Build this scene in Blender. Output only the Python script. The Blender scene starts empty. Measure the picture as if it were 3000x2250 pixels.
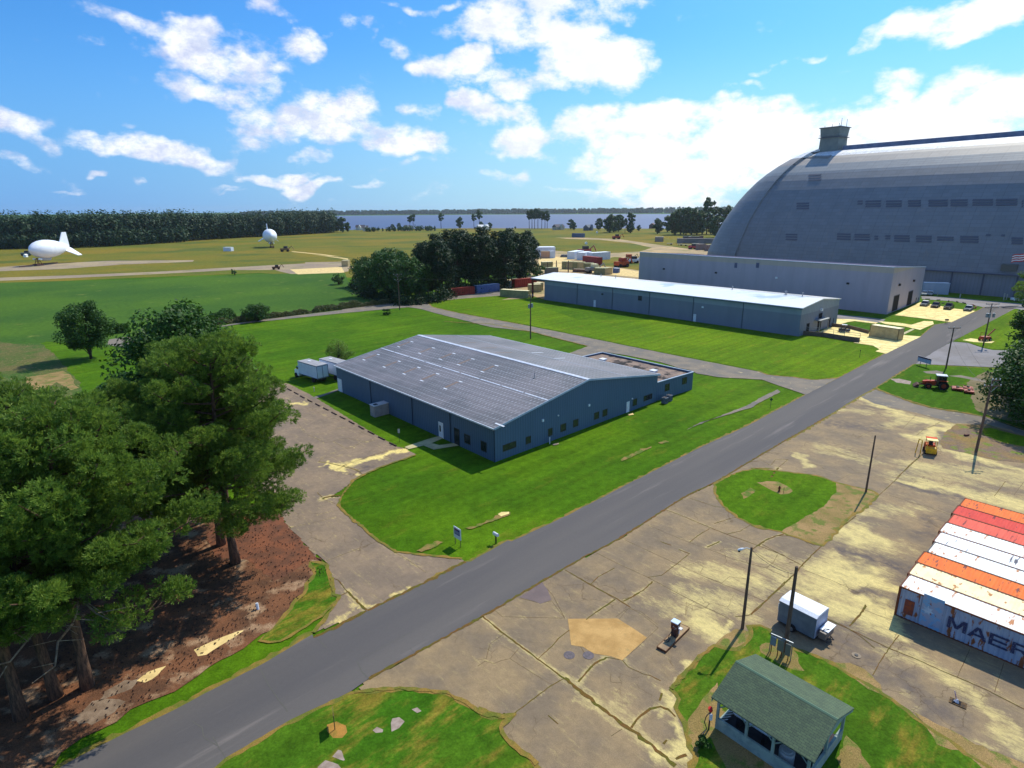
import bpy, bmesh, math, random
import numpy as np
from mathutils import Vector, Matrix
random.seed(7)
RNG = np.random.default_rng(11)
rad = math.radians
scene = bpy.context.scene
COL = scene.collection

# ------------------------------------------------------------------ camera
FPX, HOR, CAM_H = 1765.0, 614.0, 30.5            # focal length (px at 3000 wide), horizon row, height of the drone
_r = rad(-0.5)
_p = math.atan((1125 - HOR) * math.cos(_r) / FPX)
FW = Vector((0, math.cos(_p), -math.sin(_p)))
_rt = Vector((1, 0, 0)); _up = _rt.cross(FW)
RT = _rt * math.cos(_r) + _up * math.sin(_r)
UP = -_rt * math.sin(_r) + _up * math.cos(_r)
cam_d = bpy.data.cameras.new("camera"); cam = bpy.data.objects.new("camera", cam_d); COL.objects.link(cam)
cam_d.sensor_width = 36; cam_d.lens = 36 * FPX / 3000; cam_d.clip_start = 0.5; cam_d.clip_end = 30000
cam.matrix_world = Matrix(((RT.x, UP.x, -FW.x, 0), (RT.y, UP.y, -FW.y, 0), (RT.z, UP.z, -FW.z, CAM_H), (0, 0, 0, 1)))
scene.camera = cam

# ------------------------------------------------------------------ exposure, sun, sky
vs = scene.view_settings
vs.view_transform = 'Standard'; vs.look = 'None'; vs.exposure = 0.0; vs.gamma = 1.0; vs.use_curve_mapping = False
SUN_AZ, SUN_EL = 50.5, 48.5                       # azimuth counted from +X towards +Y
sd = bpy.data.lights.new("sun", 'SUN'); sd.energy = 4.7; sd.angle = rad(0.5); sd.color = (1.0, 0.93, 0.77)
sun = bpy.data.objects.new("sun", sd); COL.objects.link(sun)
sdir = Vector((math.cos(rad(SUN_AZ)) * math.cos(rad(SUN_EL)), math.sin(rad(SUN_AZ)) * math.cos(rad(SUN_EL)), math.sin(rad(SUN_EL))))
sun.rotation_euler = sdir.to_track_quat('Z', 'Y').to_euler(); sun.location = (0, 0, 90)

def ray(px, py):
    return FW + RT * ((px - 1500) / FPX) + UP * ((1125 - py) / FPX)

class NT:                                         # tiny node-tree builder
    def __init__(s, tree): s.t = tree; s.n = tree.nodes; s.l = tree.links
    def add(s, typ, **kw):
        nd = s.n.new(typ)
        for k, v in kw.items(): setattr(nd, k, v)
        return nd
    def put(s, sock, v):
        if hasattr(v, 'is_output'): s.l.new(v, sock)
        elif v is not None: sock.default_value = v
    def m(s, op, a, b=None, c=None, clamp=False):
        nd = s.add('ShaderNodeMath', operation=op, use_clamp=clamp)
        for i, v in enumerate((a, b, c)): s.put(nd.inputs[i], v)
        return nd.outputs[0]
    def mix(s, f, a, b, blend='MIX'):
        nd = s.add('ShaderNodeMix', data_type='RGBA', blend_type=blend, clamp_factor=True)
        s.put(nd.inputs[0], f)
        s.put(nd.inputs[6], tuple(a) + (1,) if isinstance(a, tuple) and len(a) == 3 else a)
        s.put(nd.inputs[7], tuple(b) + (1,) if isinstance(b, tuple) and len(b) == 3 else b)
        return nd.outputs[2]
    def noise(s, vec, scale, detail=4, rough=0.55, w=None):
        nd = s.add('ShaderNodeTexNoise'); s.put(nd.inputs['Vector'], vec)
        nd.inputs['Scale'].default_value = scale; nd.inputs['Detail'].default_value = detail; nd.inputs['Roughness'].default_value = rough
        return nd.outputs[0]
    def ramp(s, v, lo, hi, smooth=True):
        nd = s.add('ShaderNodeMapRange', interpolation_type='SMOOTHSTEP' if smooth else 'LINEAR')
        s.put(nd.inputs[0], v); nd.inputs[1].default_value = lo; nd.inputs[2].default_value = hi
        return nd.outputs[0]
    def scaled(s, vec, sx, sy, sz, rz=0):
        nd = s.add('ShaderNodeMapping', vector_type='TEXTURE' if rz else 'POINT'); s.put(nd.inputs[0], vec)
        nd.inputs[2].default_value = (0, 0, rz); nd.inputs[3].default_value = (1 / sx, 1 / sy, 1 / sz) if rz else (sx, sy, sz)
        return nd.outputs[0]

K = 1.35624                                       # the whole photograph seen 2212 px wide
# cloud banks: centre x, y, half width, half height, tilt (deg), weight
CLOUDS = [(330,60,120,26,8,.8),(440,110,130,50,12,1),(550,140,80,60,0,1.1),(480,188,100,32,0,1),(630,120,40,34,0,.75),(240,52,60,20,0,.5),
 (600,250,120,36,0,1),(740,250,100,42,0,1),(860,300,100,34,10,1),(560,278,90,22,0,.8),(660,320,60,16,0,.6),
 (40,262,90,36,8,1),(150,305,110,30,8,1),(270,312,90,26,0,.9),(400,335,120,24,5,.95),(470,350,60,14,0,.7),
 (1180,45,170,62,0,1.15),(1270,130,130,64,0,1.2),(1130,165,120,36,0,.9),(990,148,80,34,0,1),(920,4,90,12,0,.8),(1340,15,80,36,0,1),
 (1060,240,80,26,0,.95),(1120,285,80,44,0,1),(1050,315,50,22,0,.8),(930,243,42,24,0,.9),
 (1380,275,180,40,0,1.1),(1600,300,270,62,0,1.25),(1900,300,330,74,0,1.3),(2080,205,150,50,-10,1.2),(1950,175,80,30,0,1),(2200,240,120,90,0,1.2),(1720,235,90,24,0,.8),
 (2110,20,160,46,-14,1.1),(1940,66,130,22,-16,.95),(1690,142,70,12,-16,.7),(1650,180,30,8,0,.6),
 (300,273,36,8,0,.6),(226,392,30,9,0,.75),(328,400,32,9,0,.8),(588,370,62,15,0,.85),(680,392,60,12,0,.7),(770,398,60,9,0,.55),(860,358,50,20,0,.75),
 (755,32,48,18,0,.5),(868,104,46,24,0,.5),(782,78,16,20,0,.4),(580,24,28,34,0,.7),(60,355,60,15,0,.65),(240,218,24,6,0,.3),(1090,392,120,14,0,.6),(1250,402,160,14,0,.65),(1350,350,140,36,0,.85),(1500,390,240,50,0,1.05),
 (480,400,60,6,0,.4),(540,410,60,5,0,.4),(80,410,80,5,0,.35)]
w = bpy.data.worlds.new("World"); scene.world = w; w.use_nodes = True
N = NT(w.node_tree); N.n.clear()
bg = N.add('ShaderNodeBackground'); out = N.add('ShaderNodeOutputWorld'); N.l.new(bg.outputs[0], out.inputs[0])
sky = N.add('ShaderNodeTexSky', sky_type='NISHITA', sun_disc=False, sun_elevation=rad(SUN_EL), sun_rotation=rad(90 - SUN_AZ), altitude=30, air_density=1.0, dust_density=1.3, ozone_density=2.5)
geo = N.add('ShaderNodeTexCoord'); D = geo.outputs['Generated']
sep = N.add('ShaderNodeSeparateXYZ'); N.l.new(D, sep.inputs[0])
az = N.m('ARCTAN2', sep.outputs[0], sep.outputs[1]); el = N.m('ARCSINE', sep.outputs[2])
wob = N.noise(D, 9, 3); wob2 = N.noise(N.scaled(D, 1, 1, 1, 1.0), 9, 3)
az2 = N.m('ADD', az, N.m('MULTIPLY_ADD', wob, .16, -.08)); el2 = N.m('ADD', el, N.m('MULTIPLY_ADD', wob2, .10, -.05))
bias = None
for cx, cy, hw, hh, tilt, wt in CLOUDS:
    d0 = ray(cx * K, cy * K).normalized(); a0 = math.atan2(d0.x, d0.y); e0 = math.asin(d0.z)
    d1 = ray((cx + hw) * K, cy * K).normalized(); d2 = ray(cx * K, (cy - hh) * K).normalized()
    ra = abs(math.atan2(d1.x, d1.y) - a0); re = abs(math.asin(d2.z) - e0)
    ct, st = math.cos(rad(tilt)), math.sin(rad(tilt))
    da = N.m('SUBTRACT', az2, a0); de = N.m('SUBTRACT', el2, e0)
    if tilt:
        x_ = N.m('SUBTRACT', N.m('MULTIPLY', da, ct), N.m('MULTIPLY', de, st)); y_ = N.m('ADD', N.m('MULTIPLY', da, st), N.m('MULTIPLY', de, ct)); da, de = x_, y_
    q = N.m('ADD', N.m('POWER', N.m('ABSOLUTE', N.m('DIVIDE', da, ra * 1.40)), 2.0), N.m('POWER', N.m('ABSOLUTE', N.m('DIVIDE', de, re * 1.55)), 2.0))
    b = N.m('MULTIPLY', N.m('SUBTRACT', 1.0, q, clamp=True), wt)
    bias = b if bias is None else N.m('MAXIMUM', bias, b)
flat = N.scaled(D, 1, 1, 1.7)
n1 = N.noise(flat, 13, 12, 0.60); n2 = N.noise(flat, 3.0, 4, 0.5)
back = N.m('MULTIPLY', N.ramp(sep.outputs[1], 0.45, 0.1), N.ramp(n2, 0.48, 0.62))    # scattered clouds outside the picture too
cov = N.m('ADD', N.m('MAXIMUM', bias, N.m('MULTIPLY', back, .8)), N.m('MULTIPLY_ADD', n1, 3.1, -1.86))
mask = N.ramp(cov, 0.0, 0.72)
# cloud tone: bright body, lilac-grey undersides
n3 = N.noise(flat, 7, 5, 0.6)
under = N.m('MULTIPLY', N.ramp(n3, 0.52, 0.68), N.ramp(az, 0.15, -0.45))
n4 = N.ramp(N.noise(flat, 22, 8, .7), .35, .65)
ctone = N.mix(N.m('MULTIPLY', N.ramp(az, .30, -.25), N.m('MULTIPLY_ADD', n4, -.85, .85)), (1.12, 1.14, 1.18), (0.60, 0.69, 0.93))
ctone = N.mix(N.m('MULTIPLY', under, 0.85), ctone, (0.46, 0.52, 0.84))
skyc = N.mix(1.0, sky.outputs[0], (0.36, 0.92, 1.48), 'MULTIPLY')
SKY_S = 0.115
hor = N.mix(N.ramp(az, -.75, .35), (.20 / SKY_S, .47 / SKY_S, .95 / SKY_S), (.60 / SKY_S, .93 / SKY_S, 1.05 / SKY_S))   # pale air low over the horizon
skyc = N.mix(N.m('MULTIPLY', N.ramp(el, .26, -.02), .85), skyc, hor)
N.l.new(N.mix(N.m('MULTIPLY', mask, .97), skyc, N.mix(1.0, ctone, (1 / SKY_S,) * 3, 'MULTIPLY')), bg.inputs[0])
bg.inputs[1].default_value = SKY_S
w.cycles.sampling_method = 'MANUAL'; w.cycles.sample_map_resolution = 512

# ------------------------------------------------------------------ where things of the photograph stand
CROP = dict(a=(0,0,K), r1=(0,560,.4521), r2=(900,560,.31646), r3=(1500,560,.31646), r4=(2050,350,.42948), r5=(0,850,.42194), r6=(800,900,.3316),
 r7=(1300,950,.36166), r8=(2200,800,.36166), s1=(0,1450,.48216), s2=(800,1300,.36166), s3=(1500,1250,.36166), s4=(2200,1300,.36166),
 s5=(600,1750,.40687), s6=(1400,1700,.36166), s7=(2000,1750,.45208), s8=(2550,1400,.36174), t1=(2050,350,.27125), t4=(2600,800,.18083),
 t5=(1950,1850,.27125), t6=(2650,1050,.18083), t7=(1520,700,.18083), t8=(1900,600,.13562), u1=(2220,1640,.19288), u2=(1280,1500,.1085),
 u3=(1880,1780,.09646), u4=(60,640,.1085), u5=(740,630,.09946), u7=(2250,860,.15823), u8=(2400,950,.27125))
def px(c, x, y):
    o = CROP[c]; return o[0] + x * o[2], o[1] + y * o[2]
def at(c, x, y, z=0.0):                            # the point at height z seen at this place of the photograph
    d = ray(*px(c, x, y)); t = (z - CAM_H) / d.z
    return Vector((d.x * t, d.y * t, z))
def rise(c, bx, by, tx, ty):                       # height of an upright thing from its foot and its top
    b = at(c, bx, by); d = ray(*px(c, tx, ty)); t = math.hypot(b.x, b.y) / math.hypot(d.x, d.y)
    return CAM_H + d.z * t
def trace(s, z=0.0):
    c = None; o = []
    for tk in s.split():
        if ',' in tk:
            x, y = tk.split(','); o.append(at(c, float(x), float(y), z))
        else: c = tk
    return o
def on_wall(o, u, c, x, y):                        # distance along a wall (foot o, unit direction u) and height
    d = ray(*px(c, x, y)); nrm = Vector((-u.y, u.x, 0)); t = o.dot(nrm) / Vector((d.x, d.y, 0)).dot(nrm)
    q = Vector((d.x, d.y, 0)) * t
    return (q - Vector((o.x, o.y, 0))).dot(u), CAM_H + d.z * t

# ------------------------------------------------------------------ materials
def lin(r, g, b, k=1.0):
    f = lambda v: ((v / 255) / 12.92 if v <= 10 else (((v / 255) + .055) / 1.055) ** 2.4) * k
    return (f(r), f(g), f(b))
MATS = {}
def M(name, c1, c2=None, scale=3.0, rough=0.8, metal=0.0, bump=0.0, bscale=None, c3=None, s3=None, t3=(0.6, 0.7), coord='Object', detail=5, stretch=None, fine=0.0, lo=.35, hi=.65, spec=0.3, trans=0.0):
    if name in MATS: return MATS[name]
    mt = bpy.data.materials.new(name); mt.use_nodes = True; n = NT(mt.node_tree)
    p = n.n['Principled BSDF']; p.inputs['Roughness'].default_value = rough; p.inputs['Metallic'].default_value = metal; p.inputs['Specular IOR Level'].default_value = spec
    if coord == 'World': v = n.add('ShaderNodeNewGeometry').outputs['Position']
    else: v = n.add('ShaderNodeTexCoord').outputs['Object']
    if stretch: v = n.scaled(v, *stretch)
    col = c1 + (1,) if c2 is None else n.mix(n.ramp(n.noise(v, scale, detail), lo, hi), c1, c2)
    if c3 is not None: col = n.mix(n.ramp(n.noise(v, s3 or scale * 3, 6, .6), *t3), col, c3)
    if fine:
        fn = n.noise(v, (bscale or scale * 20), 3, .7)
        col = n.mix(1.0, col, n.mix(n.ramp(fn, .3, .7, False), (1 - fine,) * 3, (1 + fine,) * 3), 'MULTIPLY')
    n.put(p.inputs['Base Color'], col)
    if bump:
        b = n.add('ShaderNodeBump'); b.inputs['Strength'].default_value = bump; b.inputs['Distance'].default_value = .05
        n.l.new(n.noise(v, bscale or scale * 20, 4), b.inputs['Height']); n.l.new(b.outputs[0], p.inputs['Normal'])
    if trans:
        tr = n.add('ShaderNodeBsdfTranslucent'); n.put(tr.inputs[0], col); ms = n.add('ShaderNodeMixShader'); ms.inputs[0].default_value = trans
        n.l.new(p.outputs[0], ms.inputs[1]); n.l.new(tr.outputs[0], ms.inputs[2]); n.l.new(ms.outputs[0], n.n['Material Output'].inputs[0])
    MATS[name] = mt; return mt

# ------------------------------------------------------------------ objects
def tag(o, label=None, cat=None, group=None, kind=None):
    if label: o['label'] = label
    if cat: o['category'] = cat
    if group: o['group'] = group
    if kind: o['kind'] = kind
    return o
def thing(name, label, cat, loc=(0, 0, 0), rz=0.0, group=None, scale=None):
    o = bpy.data.objects.new(name, None); COL.objects.link(o); o.location = loc; o.rotation_euler = (0, 0, rz); o.empty_display_size = .5
    if scale: o.scale = scale if hasattr(scale, '__len__') else (scale,) * 3
    return tag(o, label, cat, group)
def link(name, me, mat=None, parent=None):
    o = bpy.data.objects.new(name, me); COL.objects.link(o)
    if mat is not None and not me.materials: me.materials.append(mat)
    if parent is not None: o.parent = parent
    return o
def dup(root, loc, rz=0.0, label=None, group=None, scale=None):
    def cp(o, par):
        c = o.copy(); COL.objects.link(c)
        if par is not None: c.parent = par; c.matrix_parent_inverse = o.matrix_parent_inverse
        for ch in o.children: cp(ch, c)
        return c
    kids = list(root.children)
    r = root.copy(); COL.objects.link(r)
    for k in kids: cp(k, r)
    r.location = loc; r.rotation_euler = (0, 0, rz)
    if scale: r.scale = scale if hasattr(scale, '__len__') else (scale,) * 3
    if label: r['label'] = label
    if group: r['group'] = group
    return r
class Fr:                                          # a plan frame: origin, two directions (maybe not quite square), height
    def __init__(s, o=(0, 0), u=(1, 0), v=(0, 1), z=0): s.o, s.u, s.v, s.z = o, u, v, z
    def __call__(s, a, b, z=0): return (s.o[0] + a * s.u[0] + b * s.v[0], s.o[1] + a * s.u[1] + b * s.v[1], s.z + z)
ID = Fr()
class MB:
    def __init__(s): s.v = []; s.f = []; s.m = []; s.k = 0
    def poly(s, pts):
        i = len(s.v); s.v += [tuple(p) for p in pts]; s.f.append(tuple(range(i, i + len(pts)))); s.m.append(s.k); return s
    def hexa(s, p):                                # 8 corners: bottom ring 0-3 (ccw), top ring 4-7
        i = len(s.v); s.v += [tuple(q) for q in p]
        for f in ((3,2,1,0),(4,5,6,7),(0,1,5,4),(1,2,6,5),(2,3,7,6),(3,0,4,7)): s.f.append(tuple(i + k for k in f)); s.m.append(s.k)
        return s
    def box(s, a0, a1, b0, b1, z0, z1, fr=ID):
        return s.hexa([fr(a0,b0,z0),fr(a1,b0,z0),fr(a1,b1,z0),fr(a0,b1,z0),fr(a0,b0,z1),fr(a1,b0,z1),fr(a1,b1,z1),fr(a0,b1,z1)])
    def prism(s, ring, d):                         # ring of 3-D points swept by vector d
        n = len(ring); i = len(s.v); r = [tuple(p) for p in ring]
        s.v += r + [(p[0] + d[0], p[1] + d[1], p[2] + d[2]) for p in r]
        s.f += [tuple(i + k for k in range(n))[::-1], tuple(i + n + k for k in range(n))] + [(i + k, i + (k + 1) % n, i + n + (k + 1) % n, i + n + k) for k in range(n)]
        s.m += [s.k] * (n + 2); return s
    def tube(s, pts, rr, n=8, cap=True):
        pts = [Vector(p) for p in pts]
        if not hasattr(rr, '__len__'): rr = [rr] * len(pts)
        i0 = len(s.v); prev = None
        for k, p in enumerate(pts):
            t = (pts[min(k + 1, len(pts) - 1)] - pts[max(k - 1, 0)]).normalized()
            a = t.orthogonal().normalized() if prev is None else (prev - t * prev.dot(t)).normalized()
            prev = a; b = t.cross(a)
            for j in range(n):
                an = 2 * math.pi * j / n; q = p + (a * math.cos(an) + b * math.sin(an)) * rr[k]; s.v.append(tuple(q))
        for k in range(len(pts) - 1):
            for j in range(n):
                a_ = i0 + k * n + j; b_ = i0 + k * n + (j + 1) % n; s.f.append((a_, b_, b_ + n, a_ + n)); s.m.append(s.k)
        if cap:
            s.f.append(tuple(i0 + j for j in range(n))[::-1]); s.f.append(tuple(i0 + (len(pts) - 1) * n + j for j in range(n))); s.m += [s.k, s.k]
        return s
    def cyl(s, c, axis, r, h, n=16):               # centre, axis vector, radius, length
        a = Vector(axis).normalized() * h / 2; c = Vector(c); return s.tube([c - a, c + a], r, n)
    def build(s, name, mats, parent=None, smooth=False, loc=None, bev=0):
        me = bpy.data.meshes.new(name); me.from_pydata(s.v, [], s.f)
        for m_ in (mats if isinstance(mats, (list, tuple)) else [mats]): me.materials.append(m_)
        if any(s.m): me.polygons.foreach_set('material_index', s.m)
        if smooth: me.polygons.foreach_set('use_smooth', [True] * len(me.polygons))
        bm = bmesh.new(); bm.from_mesh(me); bmesh.ops.recalc_face_normals(bm, faces=bm.faces)
        if bev: bmesh.ops.bevel(bm, geom=list(bm.edges), offset=bev, segments=2, affect='EDGES')
        bm.to_mesh(me); bm.free(); me.update()
        o = link(name, me, None, parent)
        if loc is not None: o.location = loc
        return o
def mesh_np(name, v, f, mat, parent=None, smooth=False, attr=None):
    me = bpy.data.meshes.new(name); k = f.shape[1]
    me.vertices.add(len(v)); me.vertices.foreach_set('co', v.astype(np.float32).ravel())
    me.loops.add(f.size); me.loops.foreach_set('vertex_index', f.astype(np.int32).ravel())
    me.polygons.add(len(f)); me.polygons.foreach_set('loop_start', np.arange(len(f), dtype=np.int32) * k)
    if smooth: me.polygons.foreach_set('use_smooth', np.ones(len(f), bool))
    for an, av in (attr or {}).items():
        at_ = me.attributes.new(an, 'FLOAT', 'POINT'); at_.data.foreach_set('value', av.astype(np.float32))
    me.update(calc_edges=True); me.validate()
    me.materials.append(mat)
    return link(name, me, None, parent)
def vnoise(x, y, seed=0):
    xi = np.floor(x).astype(np.int64); yi = np.floor(y).astype(np.int64); fx = x - xi; fy = y - yi
    fx = fx * fx * (3 - 2 * fx); fy = fy * fy * (3 - 2 * fy)
    def h(a, b):
        n = (a * 374761393 + b * 668265263 + seed * 1442695041) & 0x7fffffff; n = ((n ^ (n >> 13)) * 1274126177) & 0x7fffffff
        return ((n ^ (n >> 16)) & 0xffff) / 65535.0
    return (h(xi, yi) * (1 - fx) + h(xi + 1, yi) * fx) * (1 - fy) + (h(xi, yi + 1) * (1 - fx) + h(xi + 1, yi + 1) * fx) * fy
def fbm(x, y, seed=0, o=4):
    r = 0; a = .5; t = 0
    for k in range(o): r = r + a * vnoise(x * 2 ** k, y * 2 ** k, seed + k); t += a; a *= .55
    return r / t
# ------------------------------------------------------------------ ground surfaces
def jag(pts, amp, step, closed=True, seed=0):
    o = []; n = len(pts)
    for i in range(n if closed else n - 1):
        a, b = pts[i], pts[(i + 1) % n]; L = (b - a).length; k = max(1, min(60, int(L / step)))
        d = (b - a).normalized(); nr = Vector((-d.y, d.x, 0))
        for j in range(k):
            p = a.lerp(b, j / k); q = float(fbm(p.x * .9 / max(amp, .2) + seed, p.y * .9 / max(amp, .2), seed, 3)) - .5
            o.append(p + nr * q * 2 * amp)
    if not closed: o.append(pts[-1])
    return o
RIMS = []
def sheet(name, pts, z, mat, amp=.15, step=.6, kind='structure', rim=0):
    if isinstance(pts, str): pts = trace(pts)
    if amp: pts = jag(pts, amp, step, seed=int(abs(pts[0].x * 7)) % 97)
    if rim: RIMS.append((list(pts), rim, z))
    bm = bmesh.new(); f = bm.faces.new([bm.verts.new((p.x, p.y, z)) for p in pts])
    if f.normal.z < 0 or f.calc_area() == 0: pass
    bm.normal_update()
    if f.normal.z < 0: bmesh.ops.reverse_faces(bm, faces=[f])
    bmesh.ops.triangulate(bm, faces=[f])
    me = bpy.data.meshes.new(name); bm.to_mesh(me); bm.free()
    return tag(link(name, me, mat), kind=kind)
def strips(mb, pts, wd, z, amp=.5, step=.35, seed=0):   # a ragged ribbon along a line, appended to mb
    pts = jag(pts, wd * .6, step, closed=False, seed=seed); L = R = None
    for i, p in enumerate(pts):
        d = (pts[min(i + 1, len(pts) - 1)] - pts[max(i - 1, 0)]).normalized(); nr = Vector((-d.y, d.x, 0))
        k = wd * .5 * (1 - amp + 2 * amp * float(fbm(p.x * 2.3 + seed, p.y * 2.3, seed, 2)))
        l_, r_ = p + nr * k, p - nr * k
        if L is not None: zz_ = z + (i % 5) * .0003; mb.poly([(L.x, L.y, zz_), (R.x, R.y, zz_), (r_.x, r_.y, zz_), (l_.x, l_.y, zz_)])
        L, R = l_, r_

def grass(name, a, b, dry, k, dk=None):
    mt = bpy.data.materials.new(name); mt.use_nodes = True; n = NT(mt.node_tree); p = n.n['Principled BSDF']; p.inputs['Roughness'].default_value = .95; p.inputs['Specular IOR Level'].default_value = .05
    v = n.add('ShaderNodeNewGeometry').outputs['Position']
    c = n.mix(n.ramp(n.noise(v, .035, 4, .6), .36, .64), a, b)
    c = n.mix(n.m('MULTIPLY', n.ramp(n.noise(v, .16, 6, .65), .50, .72), .55), c, tuple(x * .62 for x in a))
    c = n.mix(n.m('MULTIPLY', n.ramp(n.noise(n.scaled(v, .5, 1.5, 1, rad(43)), .32, 6, .7), .54 - (dk or 0), .74 - 1.3 * (dk or 0)), k), c, dry)
    c = n.mix(1.0, c, n.mix(n.ramp(n.noise(n.scaled(v, .03, 1.0, 1, rad(43)), .55, 4, .6), .35, .65), (.88,) * 3, (1.12,) * 3), 'MULTIPLY')
    c = n.mix(1.0, c, n.mix(n.ramp(n.noise(v, 1.1, 6, .78), .30, .70, False), (.66,) * 3, (1.34,) * 3), 'MULTIPLY')
    c = n.mix(1.0, c, n.mix(n.ramp(n.noise(v, 7, 3, .7), .3, .7, False), (.72,) * 3, (1.28,) * 3), 'MULTIPLY')
    n.put(p.inputs['Base Color'], c); b_ = n.add('ShaderNodeBump'); b_.inputs['Strength'].default_value = .5; b_.inputs['Distance'].default_value = .08; n.l.new(n.noise(v, 5, 4, .7), b_.inputs['Height']); n.l.new(b_.outputs[0], p.inputs['Normal']); MATS[name] = mt; return mt
LAWN = grass('lawn', lin(62,98,14), lin(82,115,15), lin(116,112,36), .5)
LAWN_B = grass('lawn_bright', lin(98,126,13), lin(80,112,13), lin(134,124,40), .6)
LAWN_P = grass('lawn_patchy', lin(56,98,18), lin(78,106,24), lin(136,116,46), .8, .06)
CROPM = M('crop', lin(76,106,34), lin(60,92,36), .02, .95, c3=lin(120,128,62), s3=.11, t3=(.60,.76), coord='World', fine=.22, bscale=.8, spec=.05, stretch=(1,1,1,rad(40)))
MEADOW = M('meadow', lin(128,112,42), lin(100,106,38), .011, .95, c3=lin(88,98,42), s3=.016, t3=(.50,.64), coord='World', fine=.25, bscale=.5, spec=.05)
WEEDM = M('weeds_rough', lin(66,96,40), lin(104,98,60), .12, .95, bump=.5, bscale=6, c3=lin(140,120,84), s3=1.4, t3=(.55,.7), coord='World', fine=.4, spec=.05)
ASPH = M('asphalt_road', lin(100,95,92), lin(86,83,84), .09, .85, bump=.12, bscale=30, c3=lin(124,116,112), s3=.35, t3=(.56,.74), coord='World', fine=.10, stretch=(.12,1.5,1,rad(43)), spec=.2)
ASPH2 = M('asphalt_far', lin(136,132,134), lin(122,117,116), .15, .85, bump=.1, bscale=30, c3=lin(146,136,132), s3=.5, coord='World', fine=.16, spec=.2)
OLDASPH = M('asphalt_old', lin(132,120,104), lin(112,106,98), .3, .9, bump=.2, bscale=20, c3=lin(166,150,118), s3=.9, coord='World', fine=.2)
WORN = M('worn_grass', lin(140,116,64), lin(88,108,30), .9, .95, bump=.4, bscale=12, coord='World', fine=.4, lo=.40, hi=.60)
DIRT = M('dirt', lin(158,128,82), lin(128,110,60), .35, .95, bump=.5, bscale=12, c3=lin(104,112,44), s3=.8, t3=(.5,.62), coord='World', fine=.4)
DRYEDGE = M('dry_grass', lin(140,112,50), lin(98,104,34), .9, .95, bump=.4, bscale=14, coord='World', fine=.35)
STRAW = M('pine_straw', lin(122,82,58), lin(90,64,48), .5, .95, bump=.6, bscale=14, c3=lin(158,128,100), s3=.42, t3=(.52,.66), coord='World', fine=.45, spec=.1)
SAND = M('sand', lin(236,206,140), lin(206,178,118), .8, .95, bump=.3, bscale=14, coord='World', fine=.12)
PAD = M('pale_concrete', lin(250,230,158), lin(222,198,128), .5, .9, bump=.1, bscale=14, coord='World', fine=.22, c3=lin(178,156,104), s3=.9, t3=(.56,.72))
YARD = M('yard_sand', lin(188,158,112), lin(150,132,98), .05, .95, c3=lin(120,118,62), s3=.06, t3=(.55,.68), coord='World', fine=.2, bscale=1.0)
RUNWAY = M('old_runway', lin(146,128,108), lin(166,146,112), .04, .95, c3=lin(120,118,72), s3=.07, t3=(.55,.7), coord='World', fine=.2, bscale=.8)
CRACK = M('crack_soil', lin(106,80,52), lin(88,76,48), 1.2, .95, coord='World', fine=.4)
WEEDC = M('crack_weeds', lin(92,88,26), lin(112,78,36), 1.2, .95, bump=.8, bscale=18, coord='World', fine=.5)

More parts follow.
